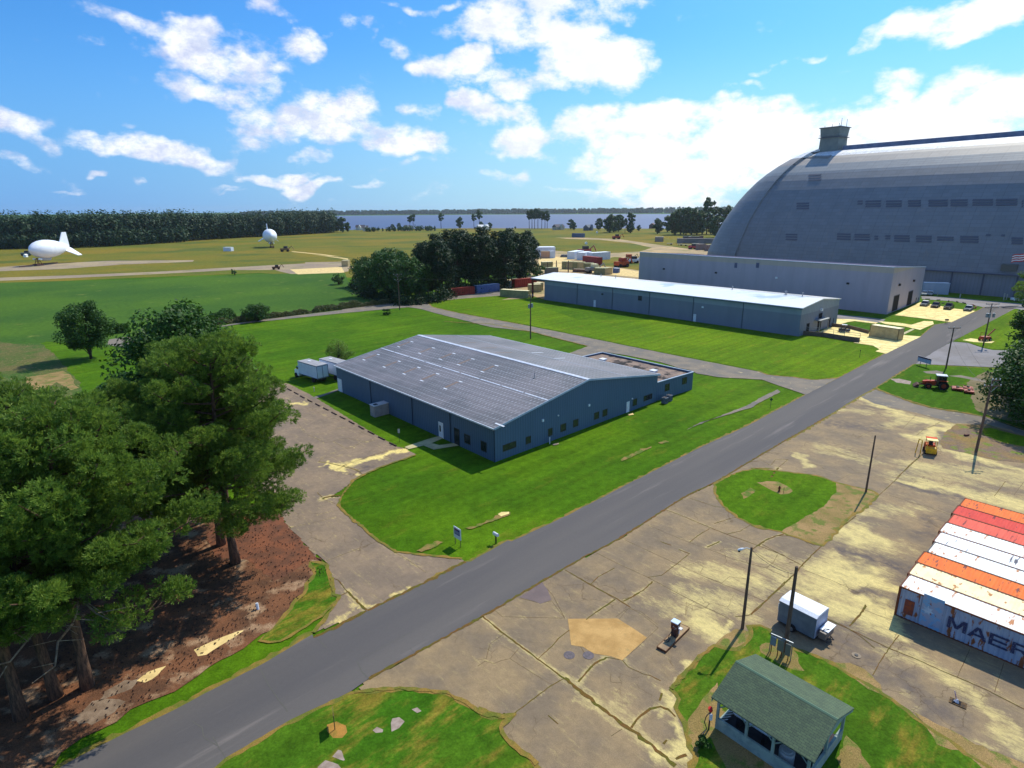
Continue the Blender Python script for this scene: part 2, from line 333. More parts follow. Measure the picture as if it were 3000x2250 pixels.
def concrete_mat(name, base, base2, stain):
    mt = bpy.data.materials.new(name); mt.use_nodes = True; n = NT(mt.node_tree); p = n.n['Principled BSDF']
    p.inputs['Roughness'].default_value = .85; p.inputs['Specular IOR Level'].default_value = .25
    v = n.add('ShaderNodeNewGeometry').outputs['Position']
    st = n.add('ShaderNodeAttribute', attribute_name='stain').outputs['Fac']; dk = n.add('ShaderNodeAttribute', attribute_name='dark').outputs['Fac']
    c = n.mix(n.ramp(n.noise(v, .25, 5), .35, .65), base, base2)
    c = n.mix(n.m('MULTIPLY', n.ramp(n.noise(n.scaled(v, .35, 1.8, 1, rad(133)), 1.5, 9, .78), .52, .76), .28), c, stain)
    lo_ = n.noise(n.scaled(v, .4, 1.3, 1, rad(133)), .55, 6, .7); hi_ = n.noise(n.scaled(v, .6, 1.5, 1, rad(133)), 3.2, 10, .85)
    s_ = n.m('ADD', n.m('MULTIPLY', st, 1.15), n.m('ADD', n.m('MULTIPLY_ADD', lo_, 1.9, -1.08), n.m('MULTIPLY_ADD', hi_, 2.6, -1.42)))
    c = n.mix(n.m('MULTIPLY', n.ramp(s_, .10, 1.05, False), .88), c, stain)
    c = n.mix(n.m('MULTIPLY', dk, n.ramp(n.noise(v, .9, 6, .65), .3, .6)), c, lin(92,82,78))
    vo = n.add('ShaderNodeTexVoronoi'); vo.inputs['Scale'].default_value = 2.6; n.l.new(v, vo.inputs['Vector'])
    c = n.mix(n.m('MULTIPLY', n.ramp(vo.outputs[0], .04, .02), n.m('MULTIPLY', n.ramp(n.noise(v, .5, 3), .54, .64), .7)), c, lin(225,205,180))
    dv_ = n.add('ShaderNodeVectorMath', operation='MULTIPLY_ADD'); nz_ = n.add('ShaderNodeTexNoise'); n.l.new(v, nz_.inputs['Vector']); nz_.inputs['Scale'].default_value = .8; nz_.inputs['Detail'].default_value = 5
    n.l.new(nz_.outputs[1], dv_.inputs[0]); dv_.inputs[1].default_value = (1.6, 1.6, 0); n.l.new(v, dv_.inputs[2])
    ve = n.add('ShaderNodeTexVoronoi', feature='DISTANCE_TO_EDGE'); ve.inputs['Scale'].default_value = .42; n.l.new(dv_.outputs[0], ve.inputs['Vector'])
    c = n.mix(n.m('MULTIPLY', n.ramp(ve.outputs[0], .016, .006), n.m('MULTIPLY', n.ramp(n.noise(v, .13, 3), .50, .62), .6)), c, lin(92,74,50))
    fn = n.noise(v, 16, 4, .75)
    c = n.mix(1.0, c, n.mix(n.ramp(fn, .3, .7, False), (.78,) * 3, (1.22,) * 3), 'MULTIPLY')
    c = n.mix(1.0, c, n.mix(n.ramp(n.noise(v, 1.7, 6, .75), .3, .7, False), (.86,) * 3, (1.16,) * 3), 'MULTIPLY')
    n.put(p.inputs['Base Color'], c)
    b = n.add('ShaderNodeBump'); b.inputs['Strength'].default_value = .25; b.inputs['Distance'].default_value = .04; n.l.new(fn, b.inputs['Height']); n.l.new(b.outputs[0], p.inputs['Normal'])
    return mt
APRONM = concrete_mat('apron_concrete', lin(146,124,92), lin(122,106,86), lin(218,198,128))
LOTM = concrete_mat('parking_concrete', lin(140,120,98), lin(122,106,90), lin(238,214,130))
LANEM = concrete_mat('lane_concrete', lin(142,130,112), lin(124,116,106), lin(190,172,120))

# everything: one big sheet to the horizon
bm = bmesh.new(); R_ = 26000
for q in ((-R_,-400),(R_,-400),(R_,R_),(-R_,R_)): bm.verts.new((q[0], q[1], 0))
bm.faces.new(bm.verts); me = bpy.data.meshes.new('ground'); bm.to_mesh(me); bm.free()
tag(link('ground', me, LAWN), kind='structure')
sheet('meadow', "a -900,640 -700,520 -300,500 765,492 1560,494 2300,500 2900,540 2300,640 1380,600 1160,570 760,600 560,590 0,612 -300,620", .05, MEADOW, 1.5, 12)
sheet('crop_field', "a -900,650 -300,620 0,611 300,604 560,592 745,590 760,625 800,640 860,645 r2 0,1120 r1 1800,795 1400,850 a 430,702 320,742 230,750 150,742 100,738 r5 280,370 0,440 a -500,800", .06, CROPM, .8, 4)
sheet('rough_patch', "r5 -600,430 0,360 100,375 285,372 350,420 440,520 520,600 590,720 480,760 200,780 0,700 -600,800", .07, WEEDM, .6, 2)
sheet('bare_soil', "r5 170,610 300,590 450,560 500,610 540,680 480,700 400,640 300,690 200,700", .075, DIRT, .8, 2)
sheet('old_runway', "r1 -600,590 0,562 500,545 1000,524 1550,492 2212,457 2260,520 2212,530 1880,538 1780,512 1500,512 1100,534 500,562 0,582 -600,615", .08, RUNWAY, 1.0, 8)
sheet('old_runway', "r1 -600,520 0,492 300,472 700,452 1250,448 1250,458 800,476 400,505 0,520 -600,545", .08, RUNWAY, 1.2, 8)
sheet('concrete_pad', "r1 1880,508 2212,492 2230,528 1930,540", .09, SAND, .6, 5)
sheet('old_runway', "r2 -20,660 320,655 430,700 350,748 -20,762", .085, RUNWAY, .8, 6)
sheet('dirt_path', "r1 1890,390 2080,408 2212,425 r2 200,600 380,625 380,634 200,608 0,580 r1 2212,432 2080,412 1890,394", .085, SAND, .4, 8)
# yards between the old trees and the long shed
sheet('yard', "r3 120,540 300,545 500,560 900,575 1180,560 1300,525 1100,480 700,460 400,430 700,432 1000,445 1300,490 1600,530 1900,560 2300,600 2300,700 1180,700 1180,830 900,830 600,790 180,780 100,700", .06, YARD, .8, 5)
sheet('meadow_patch', "r3 640,660 950,610 1180,620 1180,735 1000,708 760,690", .075, MEADOW, .8, 5)
sheet('meadow_patch', "r3 210,440 400,440 800,450 1100,480 1250,520 1100,545 900,555 600,550 210,530", .075, MEADOW, .8, 5)
sheet('yard_track', "r3 250,625 420,612 600,620 500,660 450,700 700,700 950,708 1180,745 1180,800 960,780 600,740 250,735", .085, SAND, .7, 4)
sheet('yard', "r2 1600,960 1780,925 2050,990 r3 -100,1010 0,985 200,975 320,1010 320,840 180,780 -100,830 -200,900", .08, YARD, .5, 3)
# old service lane
sheet('service_lane', "r1 1330,893 1500,862 1800,822 2212,772 r2 330,1095 620,1055 870,1018 1090,1003 1540,950 1790,925 1900,960 1400,1000 1120,1030 1160,1075 1400,1130 1700,1185 2000,1240 r7 1200,118 1500,180 1800,240 2212,320 r8 60,802 130,828 330,845 500,868 705,853 560,930 440,990 370,962 230,917 90,867 r7 2212,430 2050,402 2000,375 1900,355 1760,310 1500,258 1290,225 1110,265 990,245 1170,180 950,125 700,60 r2 1700,1262 1500,1210 1200,1135 1050,1092 940,1076 800,1088 300,1135 r5 1700,232 1350,285", .09, OLDASPH, .25, 1.5)
sheet('service_lane', "r5 760,345 890,325 960,330 1000,400 830,395 740,380", .09, OLDASPH, .25, 1.5)
sheet('broken_path', "r8 0,1062 60,1020 130,985 215,945 240,965 150,1010 60,1055 0,1095 r7 2080,800 1980,855 1965,862 1985,848", .08, OLDASPH, .2, .8)
sheet('bare_soil', "r7 1425,1100 1480,1070 1600,1015 1690,992 1680,1005 1600,1045 1500,1095 1440,1115", .075, WORN, .4, .35)
sheet('bare_soil', "r7 1735,960 1800,945 1830,955 1760,972", .075, WORN, .3, .3)
sheet('bare_soil', "s2 1560,690 1700,640 1830,585 1870,555 1930,560 1900,590 1750,640 1620,690", .075, WORN, .35, .3)
sheet('bare_soil', "s2 1150,870 1230,830 1330,790 1380,800 1300,850 1200,885", .075, WORN, .35, .3)
sheet('concrete_scrap', "s2 1820,575 1850,558 1915,556 1910,572 1850,592", .08, PAD, .08, .4)
sheet('concrete_scrap', "r7 880,975 930,965 935,975 890,985", .08, OLDASPH, .08, .4)
sheet('concrete_scrap', "r7 1490,730 1530,722 1540,735 1500,742", .08, SAND, .08, .4)

# grid-meshed slabs carrying their own stain maps -------------------------------------------------
U0, V0 = Vector((math.cos(rad(43)), math.sin(rad(43)), 0)), Vector((-math.sin(rad(43)), math.cos(rad(43)), 0))
def in_poly(X, Y, P):
    c = np.zeros(X.shape, bool); n = len(P)
    for i in range(n):
        x1, y1 = P[i].x, P[i].y; x2, y2 = P[(i + 1) % n].x, P[(i + 1) % n].y
        if y1 == y2: continue
        c ^= ((y1 > Y) != (y2 > Y)) & (X < (x2 - x1) * (Y - y1) / (y2 - y1) + x1)
    return c
def seg_d(X, Y, a, b):
    dx, dy = b.x - a.x, b.y - a.y; t = np.clip(((X - a.x) * dx + (Y - a.y) * dy) / (dx * dx + dy * dy + 1e-9), 0, 1)
    return np.hypot(X - a.x - t * dx, Y - a.y - t * dy)
def slab(name, outline, z, mat, st, blobs, darks, lines, amp=.12):
    P = jag(trace(outline), amp, .5, seed=5)
    us = [p.dot(U0) for p in P]; vs_ = [p.dot(V0) for p in P]
    ua = np.arange(min(us) - st, max(us) + st, st); va = np.arange(min(vs_) - st, max(vs_) + st, st)
    Ug, Vg = np.meshgrid(ua, va, indexing='ij'); X = Ug * U0.x + Vg * V0.x; Y = Ug * U0.y + Vg * V0.y
    cx = (X[:-1, :-1] + X[1:, 1:]) / 2; cy = (Y[:-1, :-1] + Y[1:, 1:]) / 2; keep = in_poly(cx, cy, P)
    nu, nv = X.shape; I, J = np.nonzero(keep); idx = lambda i, j: i * nv + j
    f = np.stack([idx(I, J), idx(I + 1, J), idx(I + 1, J + 1), idx(I, J + 1)], 1)
    used = np.unique(f); mp = np.full(nu * nv, -1); mp[used] = np.arange(len(used)); f = mp[f]
    x = X.ravel()[used]; y = Y.ravel()[used]; v = np.stack([x, y, np.full(len(x), z)], 1)
    stn = np.zeros(len(x)); drk = np.zeros(len(x)); wx = x + (fbm(x * .5, y * .5, 3) - .5) * 4; wy = y + (fbm(x * .5, y * .5, 9) - .5) * 4
    for a, b, w_, k in blobs: stn = np.maximum(stn, k * np.clip(1.25 - seg_d(wx, wy, a, b) / w_, 0, 1))
    for a, b, w_, k in darks: drk = np.maximum(drk, k * np.clip(1.3 - seg_d(wx, wy, a, b) / w_, 0, 1)); 
    for ln, w_, k in lines:
        for a, b in zip(ln, ln[1:]): stn = np.maximum(stn, k * np.clip(1.4 - seg_d(x, y, a, b) / w_, 0, 1))
    stn = stn * (1 - .8 * drk)
    o = mesh_np(name, v, f, mat, attr={'stain': stn, 'dark': drk}); return tag(o, kind='structure')
def B(c, x1, y1, x2, y2, w_, k=1.0): return (at(c, x1, y1), at(c, x2, y2), w_, k)

# cracks and joints in the slabs: (crop polyline, width)
JO = [("s6 40,300 210,440 390,570 510,660 640,760 700,800", .16), ("s6 700,800 830,900 1000,1040 1170,1170 1240,1215 1400,1340 1600,1510", .34),
 ("s6 490,640 600,540 650,480 740,410", .13), ("s6 820,830 880,750 950,680 1040,630", .2), ("s6 1240,1200 1320,1100 1400,1050 1480,1030 1540,1050 1600,1110", .2),
 ("s6 700,800 590,860 460,960 300,1080", .12), ("s6 1040,630 1170,650 1220,710 1340,765 1400,780 1480,820", .1), ("s6 1170,650 1280,560 1460,390", .05), ("s6 1460,390 1340,290 1240,230 1200,240 1120,300", .07),
 ("s6 950,270 1110,160", .17), ("s6 1110,155 1000,90 930,40 830,0", .08), ("s6 120,235 200,300 690,312", .07), ("s6 340,150 500,190 600,175 700,310", .06),
 ("s6 0,650 70,640 80,590 100,520 210,440", .07), ("s6 0,700 60,660 130,680 180,660 260,640 330,560", .07), ("s6 260,640 400,730 560,830 600,850", .06), ("s6 570,1100 650,1170", .12), ("s6 1080,1270 1170,1210", .08),
 ("s6 860,590 830,540 760,530", .07), ("s6 1540,640 1580,700", .04), ("s6 1690,180 1680,290", .04), ("s6 1600,1450 1690,1420", .22), ("s6 1500,1330 1530,1300", .15), ("s6 1470,980 1490,920", .15),
 ("s3 1250,680 1350,715 1600,820 1750,880 2000,970 2212,1050", .11), ("s3 1430,580 1640,650 1720,660", .1), ("s3 1100,800 1250,865 1430,940 1600,1000 1800,1080 2060,1150 2212,1220", .08),
 ("s3 910,920 1060,990 1330,1115 1560,1220 1830,1330 2050,1420", .08), ("s3 670,1020 870,1120 1100,1225 1240,1300 1400,1385 1560,1465 1720,1540 1800,1590", .09),
 ("s3 430,1165 560,1240 680,1310 850,1400 960,1470", .14), ("s3 240,1270 330,1370 430,1560", .07), ("s3 1440,940 1500,890 1600,830", .13), ("s3 1200,935 1290,965", .14), ("s3 1350,1000 1440,1035", .14), ("s3 1580,980 1680,935", .16),
 ("s3 640,1280 700,1220 830,1150", .13), ("s3 1100,1225 1210,1210 1330,1120 1430,1040", .1), ("s3 1140,1260 1060,1330 980,1380 900,1420", .18), ("s3 840,1400 690,1500 600,1570", .12),
 ("s3 870,1560 940,1480 1040,1500 1180,1610", .06), ("s3 1525,1190 1550,1140 1500,1100 1430,1130", .04), ("s3 1560,1220 1700,1270 1760,1220 1930,1240", .05), ("s3 1410,1530 1420,1460 1520,1400", .04),
 ("s3 1640,790 1760,750 1830,735 1960,760", .12), ("s3 1620,830 1740,875 1850,850 1930,800", .1), ("s3 2000,970 2060,920 2140,890 2212,870", .17), ("s3 2212,1260 2120,1350 2070,1390", .12), ("s3 2060,1150 2120,1100 2150,1040", .07),
 ("s4 0,860 150,960 300,1040 300,1090", .07), ("s4 430,970 510,890 600,810 700,700 780,645 850,590", .14), ("s4 430,970 370,1040 250,1160 150,1250 60,1340 0,1390", .14), ("s4 900,540 980,470 1060,400 1180,290 1290,170 1400,80 1500,0", .13),
 ("s4 440,1030 650,1110 860,1205", .07), ("s4 930,1310 880,1390 800,1480", .14), ("s4 920,1350 1040,1400 1140,1430", .07), ("s4 610,1420 750,1480 880,1560 1000,1659", .1), ("s4 1120,420 1300,480 1450,520 1620,580", .08),
 ("s4 0,870 90,800 200,750 300,750", .14), ("s4 430,1000 240,900 90,820", .1), ("s4 520,830 470,810 430,790 530,870", .08), ("s4 620,60 700,80 900,130", .07), ("s4 1000,270 1150,300", .06), ("s4 530,20 700,70 960,150", .05), ("s4 0,150 90,140 160,180 200,130 300,130 220,200", .1), ("s4 220,200 150,290", .3), ("s4 450,150 560,180 590,210", .08), ("s4 650,330 800,250 910,230", .06), ("s4 750,450 760,640", .0),
 ("s7 940,150 1100,220 1200,270 1350,340 1500,400 1700,490 1960,600 2212,730", .1), ("s7 1190,60 1130,140 1080,190", .14), ("s7 1400,250 1340,330 1280,420 1230,510", .1), ("s7 1860,340 1780,520", .07), ("s7 2080,430 2020,620", .07), ("s7 520,40 430,120 340,130", .1),
 ("r8 480,1250 560,1280 700,1300 860,1330 990,1320", .05), ("r8 860,1340 1000,1270 1150,1250 1230,1260 1340,1150", .07), ("r8 1340,1320 1400,1270 1480,1240 1530,1210", .1), ("r8 1130,1130 1160,1140", .1), ("r8 1270,1130 1420,1160 1600,1220", .09), ("r8 820,1070 1000,1090 1200,1130 1270,1130", .05), ("r8 600,1440 700,1450 760,1470", .07), ("r8 1380,1480 1250,1600 1180,1659", .12), ("r8 970,1540 1100,1400", .04),
 ("s4 1970,430 2060,310", .1), ("s4 2130,420 2212,310", .05), ("s4 1980,400 2100,410 2212,440", .05)]
LO = [("s2 430,955 560,905 700,850 840,795", .07), ("s2 840,795 980,880 1100,950 1240,1050", .05), ("s2 600,1200 760,1360", .26), ("s2 600,1210 540,1240", .12), ("s2 480,1090 530,1110 600,1200", .12),
 ("s2 400,450 460,430 550,420", .35), ("s2 400,450 480,480 530,500", .07), ("s2 370,150 450,160 560,185 690,220", .16), ("s2 560,185 650,150 800,100 1000,40", .12), ("s2 690,220 730,260", .1), ("s2 400,120 370,150", .1), ("s2 510,215 580,180", .1), ("s2 360,400 400,440", .1),
 ("s2 900,95 970,130", .08), ("s2 330,590 430,560 530,540", .05), ("s2 150,680 300,650 500,600", .04),
 ("r6 300,1130 380,1160 450,1200 530,1190 620,1240 680,1255 760,1210", .09), ("r6 620,1060 520,1090 430,1120 300,1130", .05), ("r6 530,1190 640,1160 760,1180 830,1200 900,1180", .07), ("r6 450,1320 600,1270 760,1210 900,1170", .05), ("r6 180,970 330,950 480,910", .05), ("r6 100,900 180,960 280,1110", .06),
 ("r6 620,1060 700,1080 760,1090 880,1150", .05), ("r6 0,740 110,700", .04), ("r6 30,830 190,790", .04), ("r6 130,850 300,810 330,850", .05), ("r6 330,900 460,960", .05), ("r6 420,1330 560,1330 640,1290", .06), ("r6 560,1450 640,1400 740,1450 790,1480", .08), ("r6 440,880 300,930", .04)]
def lines_of(L): return [(trace(s_), max(w_ * 1.7, .25), .62 if w_ > .15 else .28) for s_, w_ in L if w_ > 0]
apron_out = "s5 1080,1990 1080,640 1180,595 1500,425 2090,95 s3 0,1395 270,1245 660,1025 870,915 1380,585 1650,455 2212,120 r8 420,1285 640,1155 860,1015 1000,932 1130,985 1300,1040 1500,1075 1650,1110 1850,1160 2212,1290 2500,1420 2500,1800 s4 2600,600 2600,1659 s7 2700,1106 2700,1700 600,1700 s6 1000,2300 480,1521 330,1370 230,1290 180,1200 240,1140 300,1085 100,1090 0,1045 s5 2130,865 2000,850 1880,760 1740,690 1550,672 1400,658 1200,675"
apron_out = apron_out.replace("s5 1080,1990 1080,640", "s5 1090,665")
slab('concrete_apron', apron_out, .055, APRONM, .2,
     [B('s4',600,1150,1000,980,3.5), B('s4',700,700,1000,800,3), B('s4',900,1120,1150,1200,3), B('s4',1000,1350,1100,1290,2), B('s4',600,600,1300,520,1.6,.6), B('s4',1350,330,2212,500,3.2,.9), B('s4',1250,250,2212,300,3,.55), B('s4',300,1080,900,1300,2.2,.8),
      B('s4',0,900,300,950,1.8,.6), B('s4',700,1400,900,1330,2,.8), B('s3',1500,1150,2000,1300,2.5,.75), B('s3',1400,1400,1900,1500,2.2,.75), B('s3',2050,1050,2212,1100,2.2,.7), B('s6',1750,300,1900,430,1.5,.95), B('s6',1400,180,1700,250,1.6,.5),
      B('s6',2040,400,1700,730,.5,1), B('s6',1700,740,1560,880,.45,1.1), B('s6',1480,820,1600,980,.6,1), B('s6',1640,950,1500,1060,.6,.9), B('s6',1270,1230,1560,1400,.55,1.1), B('s6',1560,1400,1700,1460,1.1,1.1), B('s6',1660,1180,1720,1420,.4,1),
      B('s6',1000,900,1150,1100,1,.45), B('s6',820,930,1100,1150,.35,.6),
      B('r8',1150,1140,1640,1240,2.2,.95), B('r8',1350,1340,1620,1250,1.8,1.1), B('r8',900,1000,1150,1120,1.8,.9), B('r8',1050,1250,1330,1180,2.2,.7), B('r8',600,1100,960,1130,2,.6), B('r8',560,1420,900,1500,2.5,.6), B('r8',1560,1420,2212,1620,1.8,.9), B('r8',400,1480,460,1560,1,.8), B('r8',1330,1560,2212,1659,3,.7),
      B('s7',1050,100,1350,180,2.0,.95), B('s7',1500,400,1900,620,1.3,.7), B('s7',1250,330,1500,440,1,.6), B('s7',1900,620,2212,960,1.4,.75), B('s7',1560,780,2100,1000,.35,.8), B('s7',1400,640,1500,700,.8,.5)],
     [B('s4',1000,950,1250,1040,1.7), B('s4',750,880,1100,1010,.7), B('s4',1090,1010,1150,1040,.5,1.5), B('s4',1250,350,1650,430,1.0,.9), B('r8',700,1230,1000,1260,2,.8), B('s4',950,1230,1200,1280,.9,.8), B('s7',1350,480,1700,800,1.3,.7), B('s7',950,220,1150,400,1.6,.7), B('s4',1350,750,1500,620,1.2,.8), B('s6',1500,300,1650,700,1.0,.45), B('s3',300,1300,900,1400,3,.3)],
     lines_of(JO))
slab('parking_lot', "s2 330,1537 760,1372 1000,1240 1290,1100 1560,962 1530,938 1270,912 1000,880 850,790 700,660 580,560 530,505 555,430 460,440 600,345 720,262 900,182 1160,95 1080,45 r6 1090,1232 1040,1205 860,1100 660,980 470,860 300,760 140,680 0,655 a 590,824 540,880 520,960 545,1050 s2 60,560 110,650 170,720 300,860 430,960 475,1090 490,1230 540,1240 440,1400", .055, LOTM, .16,
     [B('s2',420,170,620,200,.9,1.1), B('s2',620,170,1050,50,1.1,1.15), B('s2',580,250,720,250,.5,1), B('s2',760,1350,1270,1110,.5,.85), B('s2',480,1450,700,1290,.8,.55), B('r6',110,880,270,850,.7,1), B('r6',650,1230,720,1250,.3,.8)],
     [B('s2',420,195,450,200,.4,1), B('s2',610,250,660,255,.5,1), B('s2',740,215,800,190,.5,1)], lines_of(LO))
mb = MB(); mb2 = MB()
for i, (s_, w_) in enumerate(JO + LO):
    if w_ > 0: strips(mb if w_ > .095 else mb2, trace(s_), w_ * (.72 if w_ > .13 else .55), .0640 + i * .0001 if w_ > .095 else .0580 + i * .00004, .55, .3 if w_ < .2 else .22, i)
tag(mb.build('crack_weeds', WEEDC), 'weeds and brown grass filling the wide cracks of the concrete', 'weeds', kind='stuff')
tag(mb2.build('pavement_cracks', CRACK), kind='structure')
sheet('service_lane', "r8 1000,925 1130,975 1300,1030 1500,1065 1650,1100 1850,1150 2212,1280 2600,1430 2600,1560 2300,1440 2100,1270 1900,1230 1640,1215 1400,1150 1200,1105 1000,1060 880,1000", .062, OLDASPH, .2, .8)
sheet('repair_patch', "s6 728,318 1130,315 1250,390 1370,470 1260,570 1170,655 1080,622 940,600 850,545 755,530 745,440", .066, M('repair_patch', lin(196,156,96), lin(172,134,78), .8, .9, coord='World', fine=.22, c3=lin(170,140,88), s3=2.0), .03, .4)
sheet('asphalt_patch', "s3 60,1385 180,1420 230,1440 320,1410 290,1330 245,1265 150,1330", .0665, M('asphalt_patch', lin(108,94,92), lin(118,102,98), .8, .9, coord='World', fine=.15), .05, .4)
for x, y in ((740, 612), (895, 614)):
    c = at('s6', x, y); m_ = MB().cyl((c.x, c.y, .068), (0, 0, 1), .40, .012, 28)
    tag(m_.build('manhole_cover', M('cast_cover', lin(104,92,96), lin(84,76,80), 6, .6, bump=.3)), 'round dark tank cover set in the concrete, %s of the two by the tan patch' % ('left' if x == 740 else 'right'), 'manhole cover', 'covers beside the tan patch')
# the road and its margins
LEFT_E = "s1 300,1800 370,1659 575,1545 1060,1310 1560,1050 1900,852 s2 330,1577 750,1368 1290,1098 1560,962 s2 1600,958 1900,790 s3 0,935 450,722 1000,438 1550,160 1900,0 r8 350,1038 440,990 710,852 1090,655 1375,515 1490,420 1620,400 1830,310 1900,275"
RIGHT_E = "s5 -100,1340 80,1229 150,1165 620,890 1060,680 1180,590 1510,415 2090,90 s3 270,1240 660,1020 870,912 1380,582 1650,450 2212,115 r8 420,1280 640,1150 860,1010 1000,935 1150,840 1330,740 1480,640 1620,560 1740,500 2130,295 2180,262"
LE = trace(LEFT_E); RE = trace(RIGHT_E)
mb = MB(); L2 = jag(LE, .10, .8, False, 3); R2 = jag(RE, .10, .8, False, 4)
sheet('road', L2 + R2[::-1], .07, ASPH, 0)
sheet('cross_road', "r8 1380,188 1500,192 1700,205 1900,225 2140,245 2700,300 2700,420 2150,290 1930,300 1870,275 1640,230 1385,212", .066, ASPH2, .1, 1.5)
sheet('side_lot', "r8 1320,745 1480,640 1630,558 1760,568 1880,610 1960,625 2400,640 2400,745 1960,765 1450,742", .066, ASPH2, .12, .8)
mb = MB()
strips(mb, LE[:6], .8, .066, .5, .4, 1); strips(mb, LE[8:], .55, .066, .6, .4, 2); strips(mb, RE[:5], .8, .066, .5, .4, 3); strips(mb, RE[13:19], .7, .068, .6, .4, 5)
tag(mb.build('road_verge', DRYEDGE), kind='structure')
mb = MB(); strips(mb, RE[5:16], .22, .074, .7, .3, 7); strips(mb, LE[6:10], .30, .074, .6, .3, 8)
tag(mb.build('edge_weeds', WEEDC), 'weeds growing along the road edge', 'weeds', kind='stuff')
mb = MB()
for s_, w_ in (("s5 400,520 460,640 530,740 600,830", .05), ("s5 800,290 880,370", .05), ("s5 1100,470 1130,540 1180,590", .06), ("s5 1110,460 1300,355 1500,250", .04), ("s5 1480,370 1510,410", .05), ("s3 1600,330 1760,400", .06), ("s5 60,1010 110,1100 150,1165", .05), ("s3 450,830 520,870", .04), ("s2 1150,1180 1230,1230", .03), ("s5 1160,100 1210,130", .08), ("s1 1170,1380 1230,1420 1240,1480 1320,1530", .05), ("r8 1100,700 1310,730", .07)):
    strips(mb, trace(s_), w_, .075, .6, .3, 3)
tag(mb.build('road_cracks', M('tar_line', lin(92,90,84), rough=.9)), kind='structure')
# pine straw bed and its pale sand
sheet('pine_straw_bed', "s2 60,560 110,660 170,730 300,870 430,985 440,1080 300,1100 240,1250 100,1400 0,1500 s1 1200,1100 1060,1190 900,1260 700,1370 500,1480 380,1570 200,1800 -700,1900 -900,200 500,-500 900,-500 1250,-200 1400,100", .05, STRAW, .45, .8)
sheet('pine_straw_bed', "s2 60,560 110,660 170,730 300,870 430,985 430,1000 380,960 300,940 200,1000 100,1080 0,1120 s1 1500,400 1300,380 1250,250 1400,100", .0535, M('red_straw', lin(126,76,50), lin(96,62,44), .6, .95, bump=.6, bscale=14, coord='World', fine=.45), .5, .6)
sheet('sand_patch', "s1 1178,945 1280,895 1400,850 1475,826 1480,830 1420,868 1340,920 1255,972 1200,985", .056, SAND, .12, .4)
sheet('sand_patch', "s1 835,1135 900,1078 1010,1042 960,1100 880,1145", .056, SAND, .12, .4)
sheet('sand_patch', "s1 640,1200 760,1130 850,1120 800,1180 700,1220 600,1260", .055, M('grey_sand', lin(140,120,100), lin(114,94,76), 1.2, .95, coord='World', fine=.3), .2, .4)
sheet('sand_patch', "s1 420,1380 560,1260 640,1240 760,1260 700,1330 560,1400", .055, MATS['grey_sand'], .25, .4)
sheet('lawn_strip', "s2 430,985 460,1060 480,1110 485,1230 540,1245 440,1360 330,1440 200,1520 60,1600 -100,1600 0,1500 100,1380 200,1260 260,1180 330,1060 300,960 380,960", .058, LAWN_P, .3, .6, rim=.30)
# grass islands on the concrete
sheet('grass_island', "s4 0,205 190,220 350,238 540,262 690,318 1000,388 1030,425 900,545 850,570 760,640 690,725 580,830 450,790 300,745 240,715 100,695 0,670 s3 2050,822 1960,805 1830,742 1700,645 1645,545 1640,470 1710,425 1810,378 1940,350 2100,342", .071, LAWN, .18, .5, rim=.30)
sheet('bare_soil', "s4 690,322 1000,392 1025,425 890,545 850,570 760,640 690,725 580,828 450,788 300,742 245,715 430,610 600,500 690,400", .0755, DIRT, .2, .5)
sheet('bare_soil', "s4 50,320 130,310 220,310 300,350 340,390 320,410 240,415 160,380", .0765, DIRT, .2, .5)
sheet('bare_soil', "s3 1860,545 1930,500 1975,520 1920,570 1880,590", .0765, WORN, .15, .5)
sheet('grass_island', "t5 60,630 140,560 230,430 330,340 400,250 520,165 640,200 780,200 870,130 920,50 s7 430,195 500,190 560,215 620,300 740,350 870,382 960,430 1100,515 1250,600 1400,700 1500,785 1600,860 1720,930 1830,1020 2000,1120 2000,1800 300,1800 t5 200,1700 330,1340 260,1250 200,1000 110,830 140,740", .071, LAWN_P, .12, .4, rim=.30)
sheet('bare_soil', "t5 520,165 660,30 760,-20 900,10 900,90 860,160 780,200 640,200", .0765, DIRT, .1, .3)
sheet('bare_soil', "t5 1010,170 1080,130 1190,135 1350,180 1420,260 1440,360 1500,440 1380,420 1250,380 1100,280 1020,230", .0765, DIRT, .1, .3)
sheet('bare_soil', "t5 560,560 480,640 380,760 330,850 240,960 230,1010 240,1150 330,1320 480,1150 700,1600 1500,1700 560,800", .0765, DIRT, .1, .3)
sheet('bare_soil', "s7 960,430 1080,430 1180,470 1280,570 1300,640 1200,600 1100,520", .0765, DIRT, .1, .3)
sheet('bare_soil', "s7 1500,750 1620,810 1760,880 1900,960 2080,1030 2300,1120 2300,1200 2050,1200 1830,1020 1650,960 1600,870", .0765, DIRT, .2, .3)
sheet('bare_soil', "s7 1060,900 1130,960 1200,1100 1250,1300 1050,1300 1000,1050", .0765, DIRT, .2, .3)
sheet('grass_island', "s5 -300,1500 80,1240 150,1178 620,900 1060,695 1180,690 1400,668 1550,684 1740,702 1880,770 2000,858 2130,872 s6 0,1055 100,1098 200,1112 300,1088 240,1145 185,1205 235,1292 335,1372 430,1440 480,1521 700,1900 -1500,2300", .071, LAWN_P, .1, .4, rim=.30)
sheet('bare_soil', "s5 880,920 950,900 1020,930 1030,980 990,1020 930,1015 880,970", .0765, M('orange_soil', lin(174,124,56), lin(132,110,44), 1.2, .95, coord='World', fine=.3), .12, .3)
